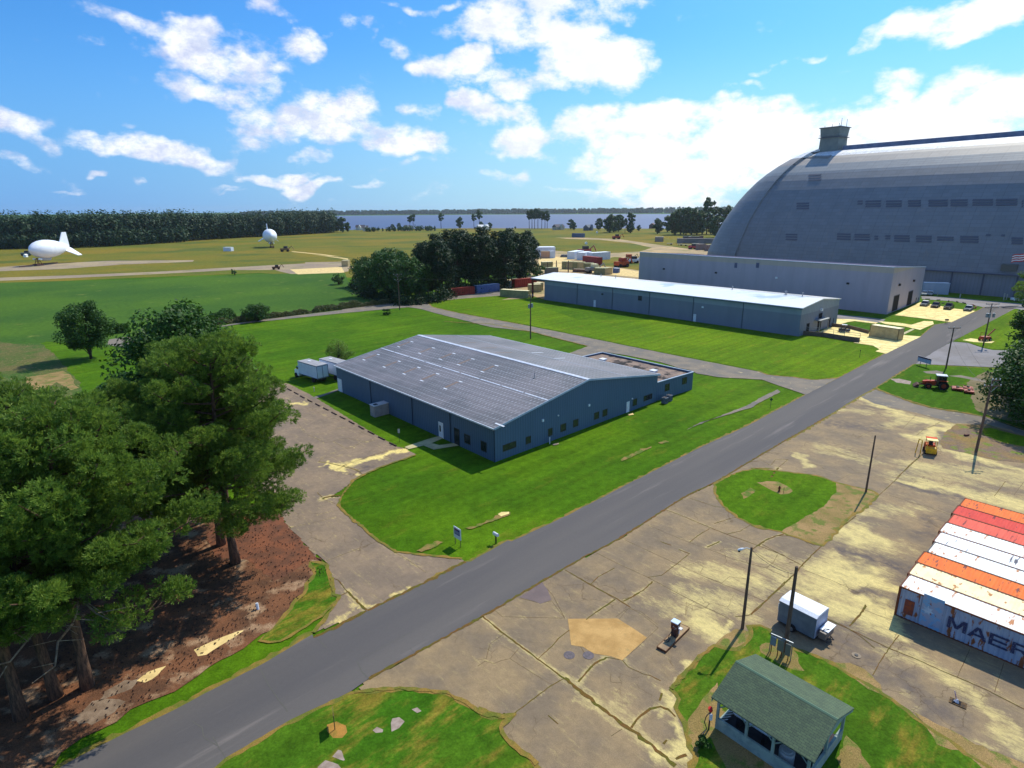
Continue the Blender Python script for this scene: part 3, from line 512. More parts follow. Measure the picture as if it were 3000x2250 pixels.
for s_ in ("s5 1340,910 1350,880 1400,870 1440,900 1400,950 1345,975", "s5 1210,965 1240,940 1285,960 1280,980 1230,985", "s5 1490,815 1530,800 1560,825 1530,840", "s5 920,1155 960,1105 985,1110 1010,1180 1000,1185", "s5 815,1229 870,1180 960,1210 1000,1260 800,1280"):
    sheet('concrete_scrap', s_, .0775, M('scrap_concrete', lin(168,150,138), lin(140,122,108), 2, .9, coord='World', fine=.25), .04, .25)
sheet('grass_island', "r8 1015,930 1150,845 1250,785 1330,738 1450,745 1900,772 2300,790 2300,1300 1900,1165 1830,1155 1640,1125 1450,1095 1300,1052 1130,985", .071, LAWN, .2, .6, rim=.30)
sheet('bare_soil', "r8 1900,800 2300,830 2300,1250 1960,1170 1830,1120 1780,1010 1800,960 1740,900 1790,860", .0755, M('brown_soil', lin(128,112,84), lin(104,98,58), .4, .95, coord='World', fine=.3), .3, .6)
sheet('bare_soil', "r8 1130,860 1200,858 1300,880 1290,905 1180,890", .0765, MATS['scrap_concrete'], .1, .4)
sheet('bare_soil', "r8 1390,800 1500,792 1560,805 1560,825 1420,815", .0765, OLDASPH, .1, .4)
sheet('bare_soil', "r8 1600,835 1700,830 1900,870 1900,890 1700,850", .0765, OLDASPH, .1, .4)
sheet('bare_soil', "u8 1350,1180 1480,1080 1700,1092 1800,1080 2300,1240 2900,1400 2900,1700 2212,1500 1900,1475 1600,1400 1330,1345 1300,1290", .071, M('brown_verge', lin(138,112,62), lin(120,100,84), .35, .95, coord='World', fine=.35, c3=lin(108,122,40), s3=.5, t3=(.52,.62)), .2, .6)
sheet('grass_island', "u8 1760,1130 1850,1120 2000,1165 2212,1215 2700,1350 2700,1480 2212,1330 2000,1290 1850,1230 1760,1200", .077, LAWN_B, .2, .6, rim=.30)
# brighter yellow-green lawns beyond, pale pads by the sheds
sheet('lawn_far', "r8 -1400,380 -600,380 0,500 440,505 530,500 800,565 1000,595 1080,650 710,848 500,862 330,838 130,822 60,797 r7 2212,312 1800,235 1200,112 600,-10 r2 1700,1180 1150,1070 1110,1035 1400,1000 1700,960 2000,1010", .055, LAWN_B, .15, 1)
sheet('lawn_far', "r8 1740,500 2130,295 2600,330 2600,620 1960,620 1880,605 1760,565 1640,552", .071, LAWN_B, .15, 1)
sheet('concrete_pad', "r8 1370,238 1500,262 1650,290 1820,308 1625,400 1400,370 1165,342", .075, PAD, .1, 1)
sheet('concrete_pad', "r8 1030,392 1200,405 1300,420 1400,390 1475,392 1480,415 1370,462 1250,435 1090,415", .075, PAD, .1, 1)
sheet('concrete_pad', "r8 520,492 640,440 720,440 960,480 980,500 1210,503 1378,516 1092,656 1008,636 1040,620 990,590 830,566 900,552", .075, PAD, .08, 1)
sheet('concrete_pad', "r8 690,372 830,376 1030,402 1010,412 840,390 780,400 700,425 680,410", .075, PAD, .08, 1)
sheet('service_lane', "r8 660,335 900,355 1090,378 1050,405 860,380 680,368", .072, ASPH2, .1, 1)
sheet('sidewalk', "r8 1205,498 1310,450 1325,458 1225,508", .077, M('sidewalk', lin(196,186,140), lin(170,160,120), .8, .9, coord='World', fine=.1), .03, 1)
sheet('sidewalk', "r6 1160,1240 1240,1212 1380,1165 1480,1140 1510,1158 1400,1205 1330,1225 1200,1258", .075, MATS['sidewalk'], .02, 1)
sheet('sidewalk', "r6 1330,1225 1400,1205 1470,1222 1600,1205 1650,1225 1520,1245 1420,1262", .075, MATS['sidewalk'], .02, 1)
sheet('sidewalk', "r6 330,805 480,760 570,725 590,735 480,775 370,815", .075, OLDASPH, .05, 1)
sheet('concrete_pad', "r8 1715,545 1780,530 1880,545 1970,555 1950,570 1800,560", .078, PAD, .15, .6)

mb = MB()
for k, (P_, w_, z_) in enumerate(RIMS):
    P_ = P_ + [P_[0]]; strips(mb, P_, w_, z_ + .003 + k * .0017, .95, .45, k + 11)
for k, s_ in enumerate(("s2 1530,938 1270,912 1000,880 850,790 700,660 580,560 530,505 555,430", "s2 555,430 650,300 720,262 900,182 1160,95", "s2 475,1090 490,1230 540,1240 440,1400 330,1537", "r8 1060,802 60,797 130,828 330,845 500,868 705,853".replace("1060,802 ", ""), "r2 1090,1003 1160,1075 1400,1130 1700,1185 2000,1240", "r7 0,-20 380,0 700,60 950,125 1170,180", "s5 1080,690 1200,675 1400,660 1550,674 1740,692 1880,762 2000,852 2130,868", "s6 0,1050 100,1094 200,1108 300,1086 240,1142 180,1202 230,1292 330,1370 480,1500", "t5 60,630 230,430 400,250 520,165", "r8 1000,935 1130,985 1300,1045 1450,1090 1640,1120 1830,1155")):
    strips(mb, trace(s_), .28 if s_[0] != 'r' else .5, .095 + k * .0017, .95, .35, k + 40)
tag(mb.build('dry_margin', DRYEDGE), kind='structure')
# ------------------------------------------------------------------ trees
def leaf_mat(name, c1, c2, trans=.28, scale=.6):
    mt = bpy.data.materials.new(name); mt.use_nodes = True; n = NT(mt.node_tree); p = n.n['Principled BSDF']
    p.inputs['Roughness'].default_value = .6; p.inputs['Specular IOR Level'].default_value = .25
    a = n.add('ShaderNodeAttribute', attribute_name='rnd').outputs['Fac']; v = n.add('ShaderNodeTexCoord').outputs['Object']
    col = n.mix(n.m('ADD', n.m('MULTIPLY', a, .65), n.m('MULTIPLY_ADD', n.noise(v, scale, 3), .9, -.28), clamp=True), c1, c2)
    n.put(p.inputs['Base Color'], col)
    tr = n.add('ShaderNodeBsdfTranslucent'); n.put(tr.inputs[0], col); ms = n.add('ShaderNodeMixShader'); ms.inputs[0].default_value = trans
    n.l.new(p.outputs[0], ms.inputs[1]); n.l.new(tr.outputs[0], ms.inputs[2]); n.l.new(ms.outputs[0], n.n['Material Output'].inputs[0])
    return mt
PINE_L = leaf_mat('pine_needles', lin(54,92,34), lin(140,166,64), .42)
OAK_L = leaf_mat('dark_leaves', lin(26,60,18), lin(72,110,34), .24)
LIME_L = leaf_mat('light_leaves', lin(40,104,18), lin(112,168,40), .35)
GROVE_L = leaf_mat('grove_leaves', lin(28,60,22), lin(76,116,42), .22, .12)
GROVE_P = leaf_mat('grove_needles', lin(16,40,20), lin(44,74,34), .16, .12)
WOOD_L = leaf_mat('wood_foliage', lin(22,50,26), lin(46,78,38), .15, .03)
SHORE_L = leaf_mat('shore_foliage', lin(34,66,34), lin(70,104,52), .15, .03)
BARK = M('pine_bark', lin(116,88,70), lin(74,58,50), 2.5, .95, bump=.8, bscale=9, stretch=(3,3,.6), fine=.3)
BARK_D = M('dark_bark', lin(84,70,58), lin(58,48,42), 2.5, .95, bump=.8, bscale=9, stretch=(3,3,.6))
DEADW = M('dead_wood', lin(168,146,124), lin(120,100,84), 4, .9)

def unit(n, rng):
    d = rng.normal(size=(n, 3)); return d / np.linalg.norm(d, axis=1)[:, None]
def tufts(name, C, Dr, ln, wd, k, mat, parent, rng, spread=.75):   # needle tufts: k thin triangles from each centre around direction Dr
    n = len(C); C2 = np.repeat(C, k, 0); D2 = np.repeat(Dr, k, 0) + unit(n * k, rng) * spread; D2 /= np.linalg.norm(D2, axis=1)[:, None]
    L = ln * rng.uniform(.7, 1.2, n * k)[:, None]; s = np.cross(D2, unit(n * k, rng)); s /= np.linalg.norm(s, axis=1)[:, None] + 1e-9
    tip = C2 + D2 * L; w2 = wd * .5
    v = np.stack([C2 - s * w2 * .5, tip - s * w2, tip + s * w2], 1).reshape(-1, 3)
    f = np.arange(n * k * 3).reshape(-1, 3); r = np.repeat(rng.uniform(0, 1, n), k * 3)
    return mesh_np(name, v, f, mat, parent, attr={'rnd': r})
def leaves(name, C, Nn, size, mat, parent, rng, tilt=.9):           # leaf-sized quads facing roughly along Nn
    n = len(C); nn = Nn + unit(n, rng) * tilt; nn /= np.linalg.norm(nn, axis=1)[:, None]
    a = np.cross(nn, unit(n, rng)); a /= np.linalg.norm(a, axis=1)[:, None] + 1e-9; b = np.cross(nn, a)
    s = (size * rng.uniform(.6, 1.3, n))[:, None]
    v = np.stack([C - a * s, C - b * s * .6, C + a * s, C + b * s * .6], 1).reshape(-1, 3)
    return mesh_np(name, v, np.arange(n * 4).reshape(-1, 4), mat, parent, attr={'rnd': np.repeat(rng.uniform(0, 1, n), 4)})

def make_pine(seed, h, R, label, base=.32, limbs=34, dens=62, lean=(0, 0), dead=0, tl=.29):
    rng = np.random.default_rng(seed); root = thing('pine_tree', label, 'tree')
    mb = MB(); nseg = 9
    def tp(t): return Vector((lean[0] * t + .25 * math.sin(t * 4 + seed), lean[1] * t + .25 * math.cos(t * 3 + seed) - .25 * math.cos(seed), h * .96 * t))
    rr = [.36 * (h / 20) * (1 - .80 * (i / nseg)) + (.10 if i == 0 else 0) for i in range(nseg + 1)]
    mb.tube([tp(i / nseg) for i in range(nseg + 1)], rr, 10)
    Cs, Ds = [], []
    for i in range(limbs):
        f = base + (1 - base) * (i + .5) / limbs; azm = i * 2.39996 + rng.uniform(-.4, .4)
        q = (f - base) / (1 - base); prof = math.sin(math.pi * min(1, .22 + .74 * q)) ** .7 * (1 - .35 * q)
        L = R * prof * rng.uniform(.72, 1.12) + .6; s = tp(f); up = -.05 + .55 * q + rng.uniform(-.1, .15)
        dirv = Vector((math.cos(azm), math.sin(azm), up)).normalized()
        P = [s, s + dirv * L * .35 + Vector((0, 0, -.12 * L * .3)), s + dirv * L * .7 + Vector(tuple(rng.normal(size=3) * .25)), s + dirv * L + Vector((0, 0, .12 * L))]
        mb.tube(P, [.15 * (1 - .5 * q), .11 * (1 - .5 * q), .07, .02], 5, False)
        nc = max(2, int(L * 1.15))
        for c in range(nc):
            t = .38 + .62 * (c + rng.uniform(.2, .9)) / nc
            b = P[0].lerp(P[1], t / .35) if t < .35 else (P[1].lerp(P[2], (t - .35) / .35) if t < .7 else P[2].lerp(P[3], min(1, (t - .7) / .3)))
            side = Vector((-dirv.y, dirv.x, 0)) * rng.uniform(-1, 1) * (.45 + L * .22) + Vector((0, 0, rng.uniform(-.1, .5)))
            cc = b + side
            if rng.uniform() < .5: mb.tube([b, cc], [.04, .015], 4, False)
            cr = rng.uniform(.6, 1.1) * (R / 6.5) ** .5; n = int(dens * 1.3 * rng.uniform(.7, 1.2)); u = unit(n, rng); rad_ = rng.uniform(.35, 1, n) ** .6
            p = np.array(cc) + u * rad_[:, None] * np.array([cr, cr, cr * .68]); d = u * .8 + np.array([dirv.x * .3, dirv.y * .3, .75]); d /= np.linalg.norm(d, axis=1)[:, None]
            Cs.append(p); Ds.append(d)
    mb.build('trunk', BARK, root, smooth=True)
    tufts('crown', np.concatenate(Cs), np.concatenate(Ds), tl, .055, 10, PINE_L, root, rng)
    if dead:
        m2 = MB()
        for k in range(dead):
            f = base * rng.uniform(.75, 1.25); azm = rng.uniform(-1.9, .3); s = tp(f); d = Vector((math.cos(azm), math.sin(azm), .08)); L = R * rng.uniform(.55, .8)
            P = [s, s + d * L * .4 + Vector((0, 0, .2)), s + d * L * .7 + Vector(tuple(rng.normal(size=3) * .3)), s + d * L]
            m2.tube(P, [.09, .07, .05, .015], 5, False)
            for j in range(3):
                q_ = P[1 + j % 2] + Vector(tuple(rng.normal(size=3) * .1)); m2.tube([q_, q_ + Vector(tuple(rng.normal(size=3) * .8)) + d * .8], [.035, .01], 4, False)
        m2.build('dead_limb', DEADW, root)
    return root
def make_broad(seed, h, R, label, mat=None, leaf=.17, nclump=46, dens=120, base=.2, name='broadleaf_tree', squash=1.0, tr=.22):
    rng = np.random.default_rng(seed); root = thing(name, label, 'tree'); mb = MB()
    mb.tube([(0, 0, 0), (.1, .05, h * .3), (0, .1, h * .6), (.1, 0, h * .85)], [tr * 1.3, tr, tr * .7, tr * .2], 8)
    Cs, Ns = [], []; ch = h * (1 - base) / 2; cz = h * base + ch
    for i in range(nclump):
        u = unit(1, rng)[0]; k = rng.uniform(.45, .86); prof = 1 - .25 * u[2] if squash < 1 else 1
        c = np.array([u[0] * R * k * prof, u[1] * R * k * prof, cz + u[2] * ch * k * 1.02]); cr = rng.uniform(.22, .38) * R
        if i % 3 == 0: mb.tube([(0, 0, h * base * rng.uniform(.9, 2.2)), tuple(c * np.array([.6, .6, .95])), tuple(c)], [tr * .4, tr * .2, .02], 5, False)
        n = int(dens * rng.uniform(.7, 1.3)); d = unit(n, rng); p = c + d * cr * (rng.uniform(.3, 1, n) ** .5)[:, None] * np.array([1, 1, .8])
        Cs.append(p); Ns.append(d * .7 + np.array([0, 0, .6]))
    mb.build('trunk', BARK_D, root, smooth=True)
    leaves('crown', np.concatenate(Cs), np.concatenate(Ns), leaf, mat or OAK_L, root, rng)
    return root
def put(o, c, x, y, rz=0, s=None): o.location = at(c, x, y); o.rotation_euler = (0, 0, rz); return o if s is None else (setattr(o, 'scale', (s,) * 3) or o)

PG = 'loblolly pines standing on the straw bed'
pA = make_pine(3, 20.4, 8.2, 'tallest wide pine beside the driveway, its bare lower trunk rising from red straw', .24, 48, 62, (.3, -.2), 0); pA['group'] = PG
put(pA, 's1', 1430, 415, .4)
pB = make_pine(8, 19.6, 7.8, 'pine leaning over the roadside with grey dead limbs below its crown', .36, 42, 66, (1.6, .2), 5); pB['group'] = PG
put(pB, 's1', 510, 1170, 0)
pC = make_pine(21, 19.0, 6.0, 'pine with the dark trunk just left of the straight roadside trunk', .38, 34, 66, (.2, .6), 2); pC['group'] = PG
put(pC, 's1', 320, 1240, 1.0)
dup(pC, at('s1', 150, 1355), 3.1, 'pine whose trunk stands nearest the bottom left corner of the picture', PG)
dup(pB, at('s1', 1350, 310), 2.3, 'slimmer pine close behind the tallest one, their trunks almost touching', PG, .98)
oB = make_broad(6, 22.0, 7.2, 'dark rounded leafy tree rising behind the tall pines, furthest back', nclump=100, dens=300, leaf=.21); oB.location = (-35.2, 62.0, 0); oB['group'] = 'broadleaf trees by the crop field'
dup(pC, (-30.0, 57.5, 0), 4.4, 'lower pine between the tallest pine and the furthest rounded one', PG, .84)
dup(pB, (-37.5, 38.5, 0), 4.0, 'pine with a broad crown filling the left edge of the picture', PG, 1.02)
dup(pA, (-35.6, 30.0, 0), 5.2, 'pine half cut off by the lower left edge of the picture', PG, .95)
dup(pC, (-37.5, 46.0, 0), .5, 'pine behind the broad left-edge crown, lower than its neighbours', PG, .85)
dup(pA, (-33.5, 51.5, 0), 3.6, 'pine in the middle of the stand, hidden below by its neighbours', PG, .78)
oA = make_broad(5, 13.0, 5.3, 'lone dark round tree at the corner of the crop field', nclump=64, dens=270, base=.04, leaf=.2); put(oA, 'a', 197, 775)
oA['group'] = 'broadleaf trees by the crop field'
dup(oA, (-45.0, 69.0, 0), 2.0, 'dark leafy tree between the lone round tree and the tall pines', 'broadleaf trees by the crop field', .98)
dup(oA, (-44.0, 62.5, 0), 4.0, 'dark leafy tree deep in shade at the back of the pine stand', 'broadleaf trees by the crop field', .8)
lA = make_broad(9, 9.5, 3.4, 'bright green young tree at the left edge above the pine crowns', LIME_L, .15, 44, 130); lA.location = (-61, 66, 0)
dup(lA, (-52.5, 62.5, 0), 1.5, 'bright green young tree showing between the left pines and the dark trees', None, .92)
bA = make_broad(12, 5.4, 4.0, 'round dark bush beside the lane, the biggest along the ditch', nclump=40, dens=120, base=.02, name='bush', leaf=.2); bA['category'] = 'bush'; put(bA, 'r5', 1790, 215)
wb = make_broad(14, 5.6, 3.0, 'fine-leaved willowy bush between the white trailers and the blue building', leaf_mat('willow_leaves', lin(72,104,30), lin(128,146,62), .3), .10, 40, 170, .03, 'bush'); wb['category'] = 'bush'; put(wb, 'r6', 590, 520)
# ditch scrub along the lane: uncountable
def scrub(name, label, line, wd, h, n, mat, leaf, rng, hv=.6):
    P = trace(line); seg = [(a, b, (b - a).length) for a, b in zip(P, P[1:])]; tot = sum(s[2] for s in seg); C = []
    pr = np.array([s[2] / tot for s in seg]); ks = rng.choice(len(seg), n, p=pr)
    t = rng.uniform(0, 1, n); A = np.array([tuple(s[0]) for s in seg])[ks]; Bq = np.array([tuple(s[1]) for s in seg])[ks]; p = A + (Bq - A) * t[:, None]
    d = (Bq - A); d /= np.linalg.norm(d, axis=1)[:, None]; nr = np.stack([-d[:, 1], d[:, 0], d[:, 2] * 0], 1)
    hn = h * (hv + (1 - hv) * 2 * fbm(p[:, 0] * .12, p[:, 1] * .12, 4, 3)) * np.clip(fbm(p[:, 0] * .4, p[:, 1] * .4, 6, 2) * 1.8, .3, 1.3)
    o_ = rng.normal(size=n) * wd * .4; p = p + nr * o_[:, None]; p[:, 2] = rng.uniform(0, 1, n) ** .8 * hn * np.exp(-(o_ / wd) ** 2)
    o = leaves(name, p, np.tile([0, 0, .6], (n, 1)), leaf, mat, None, rng); return tag(o, label, 'undergrowth', kind='stuff')
rs = np.random.default_rng(5)
scrub('ditch_scrub', 'low scrub and reeds along the ditch beside the lane', "r5 1360,268 1500,240 1700,215 1900,190 2133,160 r2 0,1130 400,1080 800,1035", 1.8, 1.7, 16000, leaf_mat('scrub_leaves', lin(66,92,44), lin(116,108,70), .2), .2, rs)
scrub('ditch_scrub', 'taller shrubs growing in the ditch left of the round bush', "r5 1300,240 1380,240 1480,225 1560,215 1700,205", 2.2, 2.6, 5000, OAK_L, .2, rs)
scrub('ditch_scrub', 'shrubs beside the lone round tree at the end of the lane', "r5 700,300 820,300 900,290", 1.6, 2.2, 2500, OAK_L, .2, rs)
for (x, y) in ((985, 68), (1015, 68)):
    s_ = make_broad(31, 1.5, .9, 'small clipped shrub on the back lawn, %s of the pair' % ('left' if x == 985 else 'right'), nclump=10, dens=60, base=.02, name='shrub', leaf=.12, tr=.04); s_['category'] = 'shrub'; s_['group'] = 'pair of shrubs on the back lawn'; s_.scale = (1.3,) * 3; put(s_, 'r6', x, y)

# the grove in the middle distance: pines on the right, leafy trees on the left
GG = 'trees of the dark grove behind the lane'
g1 = make_broad(41, 17, 7.6, 'leafy rounded tree in the left part of the dark grove', GROVE_L, .42, 64, 80, .0, 'grove_tree'); g1['group'] = GG + ', leafy part'
g2 = make_broad(42, 24, 6.2, 'tall dark pine in the right part of the dark grove', GROVE_P, .42, 90, 70, .03, 'grove_pine'); g2['group'] = GG + ', pine part'
spots = [(786,618,.75),(800,640,.82),(822,622,.95),(845,645,1.0),(866,630,1.02),(880,650,.95),(905,646,.85),(848,612,1.0)]
for i, (x, y, s) in enumerate(spots):
    p = at('a', x, y); 
    if i == 0: g1.location = p; g1.scale = (s,) * 3; g1.rotation_euler.z = 1
    else: dup(g1, p, i * 1.7, None, None, (s, s, s * random.uniform(.92, 1.05)))
spots = [(925,648,.88),(940,628,.98),(955,648,.98),(975,622,1.05),(990,636,1.06),(1005,618,1.08),(1020,634,1.0),(1040,620,1.05),(1055,632,1.0),(1075,618,1.03),(1090,630,1.0),(1105,612,.98),(1122,622,.96),(1136,614,.9),(1143,600,.9),(915,622,.85)]
for i, (x, y, s) in enumerate(spots):
    p = at('a', x, y - 6)
    if i == 0: g2.location = p; g2.scale = (s,) * 3
    else: dup(g2, p, i * 2.1, None, None, (s, s, s * random.uniform(.93, 1.05)))
scrub('grove_undergrowth', 'shaded undergrowth along the foot of the dark grove', "a 765,620 800,645 880,660 950,652 975,638 1060,628 1100,622", 3.5, 4.5, 9000, GROVE_P, .4, rs)
b2 = make_broad(44, 6, 4, 'dark bush beside the far end of the long shed', GROVE_L, .35, 24, 60, .02, 'bush'); b2['category'] = 'bush'; put(b2, 'r3', 232, 790)
b3 = make_broad(45, 4.4, 3.2, 'small bush in the meadow left of the dark grove', GROVE_L, .35, 18, 50, .02, 'bush'); b3['category'] = 'bush'; put(b3, 'r1', 2195, 605)
b4 = make_broad(46, 3.6, 1.6, 'lone sapling standing in the yellow meadow', GROVE_L, .3, 10, 40, .05, 'sapling'); b4['category'] = 'sapling'; put(b4, 'r1', 1522, 545)

# right-hand trees by the side lot
rt = make_broad(51, 12, 6.6, 'dense dark leafy tree at the right edge beside the old asphalt lane', OAK_L, .24, 100, 130, .0); rt.location = at('u8', 2300, 1120)
dup(rt, at('u8', 2420, 1000), 2.2, 'leafy tree cut by the right edge, behind the dense dark one', None, 1.1)
dup(rt, at('u8', 2330, 820), 4.0, 'leafy tree between the side lot and the dense dark tree', None, (.8, .8, .95))
rt2 = make_broad(52, 15, 4.6, 'taller leafy tree at the right edge reaching over the side lot', OAK_L, .24, 50, 120, .25); rt2.location = at('u8', 2230, 540)
tp_ = make_pine(55, 21, 4.5, 'tall bare trunk leaning up out of the picture at the right edge', .6, 20, 40, (1.2, -1), 0); tp_.location = at('u8', 2120, 400); tp_['category'] = 'tree'

# far woods on the left (one mass of crowns, nobody could count them)
def woods(name, label, front, depth, h, n, per, leaf, mat, seed, hj=.35):
    rng = np.random.default_rng(seed); P = [at('a', x, y) for x, y in front]; L = [(b - a).length for a, b in zip(P, P[1:])]; pr = np.array(L) / sum(L)
    k = rng.choice(len(L), n, p=pr); t = rng.uniform(0, 1, n); A = np.array([tuple(p) for p in P]); a = A[:-1][k]; b = A[1:][k]; p = a + (b - a) * t[:, None]
    dv = np.array([-.25, .97, 0]); dd = rng.uniform(0, 1, n) ** 1.5 * depth; p = p + dv * dd[:, None]
    hh_ = h * (1 - hj + hj * 2 * fbm(p[:, 0] * .02, p[:, 1] * .02, 3, 3)) * rng.uniform(.86, 1.1, n); rr_ = hh_ * rng.uniform(.17, .26, n)
    C = []; Nn = []
    for i in range(n):
        u = unit(per, rng); q = rng.uniform(.5, 1, per)[:, None]
        c = np.array([p[i, 0], p[i, 1], hh_[i] * .5]) + u * q * np.array([rr_[i], rr_[i], hh_[i] * .5]); C.append(c); Nn.append(u + np.array([0, 0, .3]))
    o = leaves(name, np.concatenate(C), np.concatenate(Nn), leaf, mat, None, rng, .6); return tag(o, label, 'woods', kind='stuff')
woods('far_woods', 'dark band of woods beyond the airship field', [(-420,545),(-200,540),(0,537),(200,533),(330,526),(420,520),(520,514),(600,510),(722,503)], 120, 31, 1300, 130, 1.25, WOOD_L, 61, .18)
woods('woods_edge', 'lower shrubs along the foot of the far woods', [(-300,546),(0,539),(200,535),(400,523)], 12, 14, 300, 60, 1.2, WOOD_L, 62)
# trees by the water, each one standing free
def far_tree(seed, h, R, lab, pine=False):
    rng = np.random.default_rng(seed); return make_broad(seed, h, R, lab, SHORE_L, 1.2 if not pine else 1.1, 30 if not pine else 20, 34, .03 if not pine else .42, 'shore_pine' if pine else 'shore_tree', tr=.35)
ft = far_tree(71, 20, 7, 'leafy tree on the far shore meadow'); fp = far_tree(72, 26, 5, 'slim pine on the far shoreline', True)
ft['group'] = 'leafy trees on the shore meadow'; fp['group'] = 'slim pines along the shoreline'
first = [True, True]
for kind, c, x, y, s in [(0,'a',740,502,1.25),(0,'a',728,500,1.0),(0,'a',752,501,.8),(1,'a',886,495,.9),(1,'a',893,494,1.0),(1,'a',953,494,1.15),(0,'a',994,494,1.1),(1,'a',1024,494,1.0),(1,'a',1036,494,1.2),(0,'a',1040,495,.7),(0,'a',1058,495,.6),(0,'a',862,494,.6),(0,'a',848,496,.55),
    (1,'r3',160,348,1.15),(1,'r3',185,348,1.2),(1,'r3',210,348,1.25),(1,'r3',240,348,1.25),(1,'r3',275,348,1.1),(1,'r3',305,348,1.15),(1,'r3',325,348,1.0),(0,'r3',30,350,.25),(0,'r3',545,352,.95),(0,'r3',575,360,.7),(0,'r3',805,360,.95),(0,'r3',905,385,1.35),(0,'r3',940,380,1.2),(0,'r3',985,375,1.35),(1,'r3',1045,385,.8),(0,'r3',1095,388,.9),(1,'r3',1100,388,1.1),(0,'r3',1175,370,.5),
    (0,'r3',1345,395,1.05),(0,'r3',1440,380,1.2),(0,'r3',1510,405,1.6),(0,'r3',1560,400,1.75),(0,'r3',1610,405,1.8),(0,'r3',1660,405,1.85),(0,'r3',1710,405,1.75),(0,'r3',1760,400,1.8),(1,'r3',1800,400,1.65),(0,'r3',1840,400,1.4),(1,'r3',1880,395,1.4),(0,'r3',1895,430,1.3),(1,'r3',1940,400,1.35),(1,'r3',1990,400,1.3)]:
    src = fp if kind else ft; p = at(c, x, y); i = 1 if kind else 0
    if first[i]: src.location = p; src.scale = (s,) * 3; first[i] = False
    else: dup(src, p, random.uniform(0, 6), None, None, (s * random.uniform(.9, 1.1), s, s * random.uniform(.9, 1.06)))
woods('shore_thicket', 'low thicket by the shore houses', [(790,501),(850,500),(940,499)], 14, 8, 90, 24, 1.3, SHORE_L, 63)
woods('far_shore', 'wooded far shore across the wide water', [(520,468),(760,464.5),(1000,462.8),(1300,461.3),(1600,460.3),(2000,459),(2600,457)], 200, 34, 1500, 26, 11, M('far_shore_foliage', lin(40,72,44), lin(54,84,50), .003, .95), 64, .16)
sheet('water', "a 300,499 700,499.5 800,494.5 1000,493.2 1300,493.2 1560,495 1900,498 3200,505 3200,459 1600,461.8 1300,462.5 1000,464 700,466.5 300,470", .06, M('river_water', lin(58,66,104), rough=.42, bump=.9, bscale=.12, coord='World', spec=.5), 1.5, 40)
# ------------------------------------------------------------------ buildings
GLASSD = M('dark_glass', lin(40,44,50), rough=.15, spec=.6)
WHITE = M('white_paint', lin(232,234,238), lin(214,218,224), 2, .5)
DARKM = M('dark_metal', lin(52,50,54), rough=.6)
GALV = M('galvanised', lin(160,165,172), lin(132,138,146), 3, .45, metal=.5)
def siding(name, c_lo, c_hi, zsplit, period, du, dv, rough=.55, ribs=.35, band=None):
    mt = bpy.data.materials.new(name); mt.use_nodes = True; n = NT(mt.node_tree); p = n.n['Principled BSDF']; p.inputs['Roughness'].default_value = rough; p.inputs['Specular IOR Level'].default_value = .35
    v = n.add('ShaderNodeTexCoord').outputs['Object']; s = n.add('ShaderNodeSeparateXYZ'); n.l.new(v, s.inputs[0])
    q = n.m('ADD', n.m('MULTIPLY', s.outputs[0], du), n.m('MULTIPLY', s.outputs[1], dv)); fr = n.m('FRACT', n.m('DIVIDE', q, period))
    rib = n.m('MULTIPLY', n.ramp(fr, 0, .12), n.ramp(fr, .42, .30))
    col = n.mix(n.ramp(s.outputs[2], zsplit - .03, zsplit + .03), c_lo, c_hi)
    col = n.mix(n.m('MULTIPLY', rib, ribs), col, tuple(x * .55 for x in c_lo))
    col = n.mix(1.0, col, n.mix(n.noise(n.scaled(v, 1, 1, .25), .6, 5), (.86,) * 3, (1.12,) * 3), 'MULTIPLY')
    n.put(p.inputs['Base Color'], col)
    b = n.add('ShaderNodeBump'); b.inputs['Strength'].default_value = .6; b.inputs['Distance'].default_value = .04; n.l.new(rib, b.inputs['Height']); n.l.new(b.outputs[0], p.inputs['Normal'])
    return mt
def walls(mb, ring, zt, z0=0):                      # ring of (x,y), tops may differ
    n = len(ring)
    for i in range(n):
        a, b = ring[i], ring[(i + 1) % n]; za, zb = (zt[i], zt[(i + 1) % n]) if hasattr(zt, '__len__') else (zt, zt)
        mb.poly([(a[0], a[1], z0), (b[0], b[1], z0), (b[0], b[1], zb), (a[0], a[1], za)])
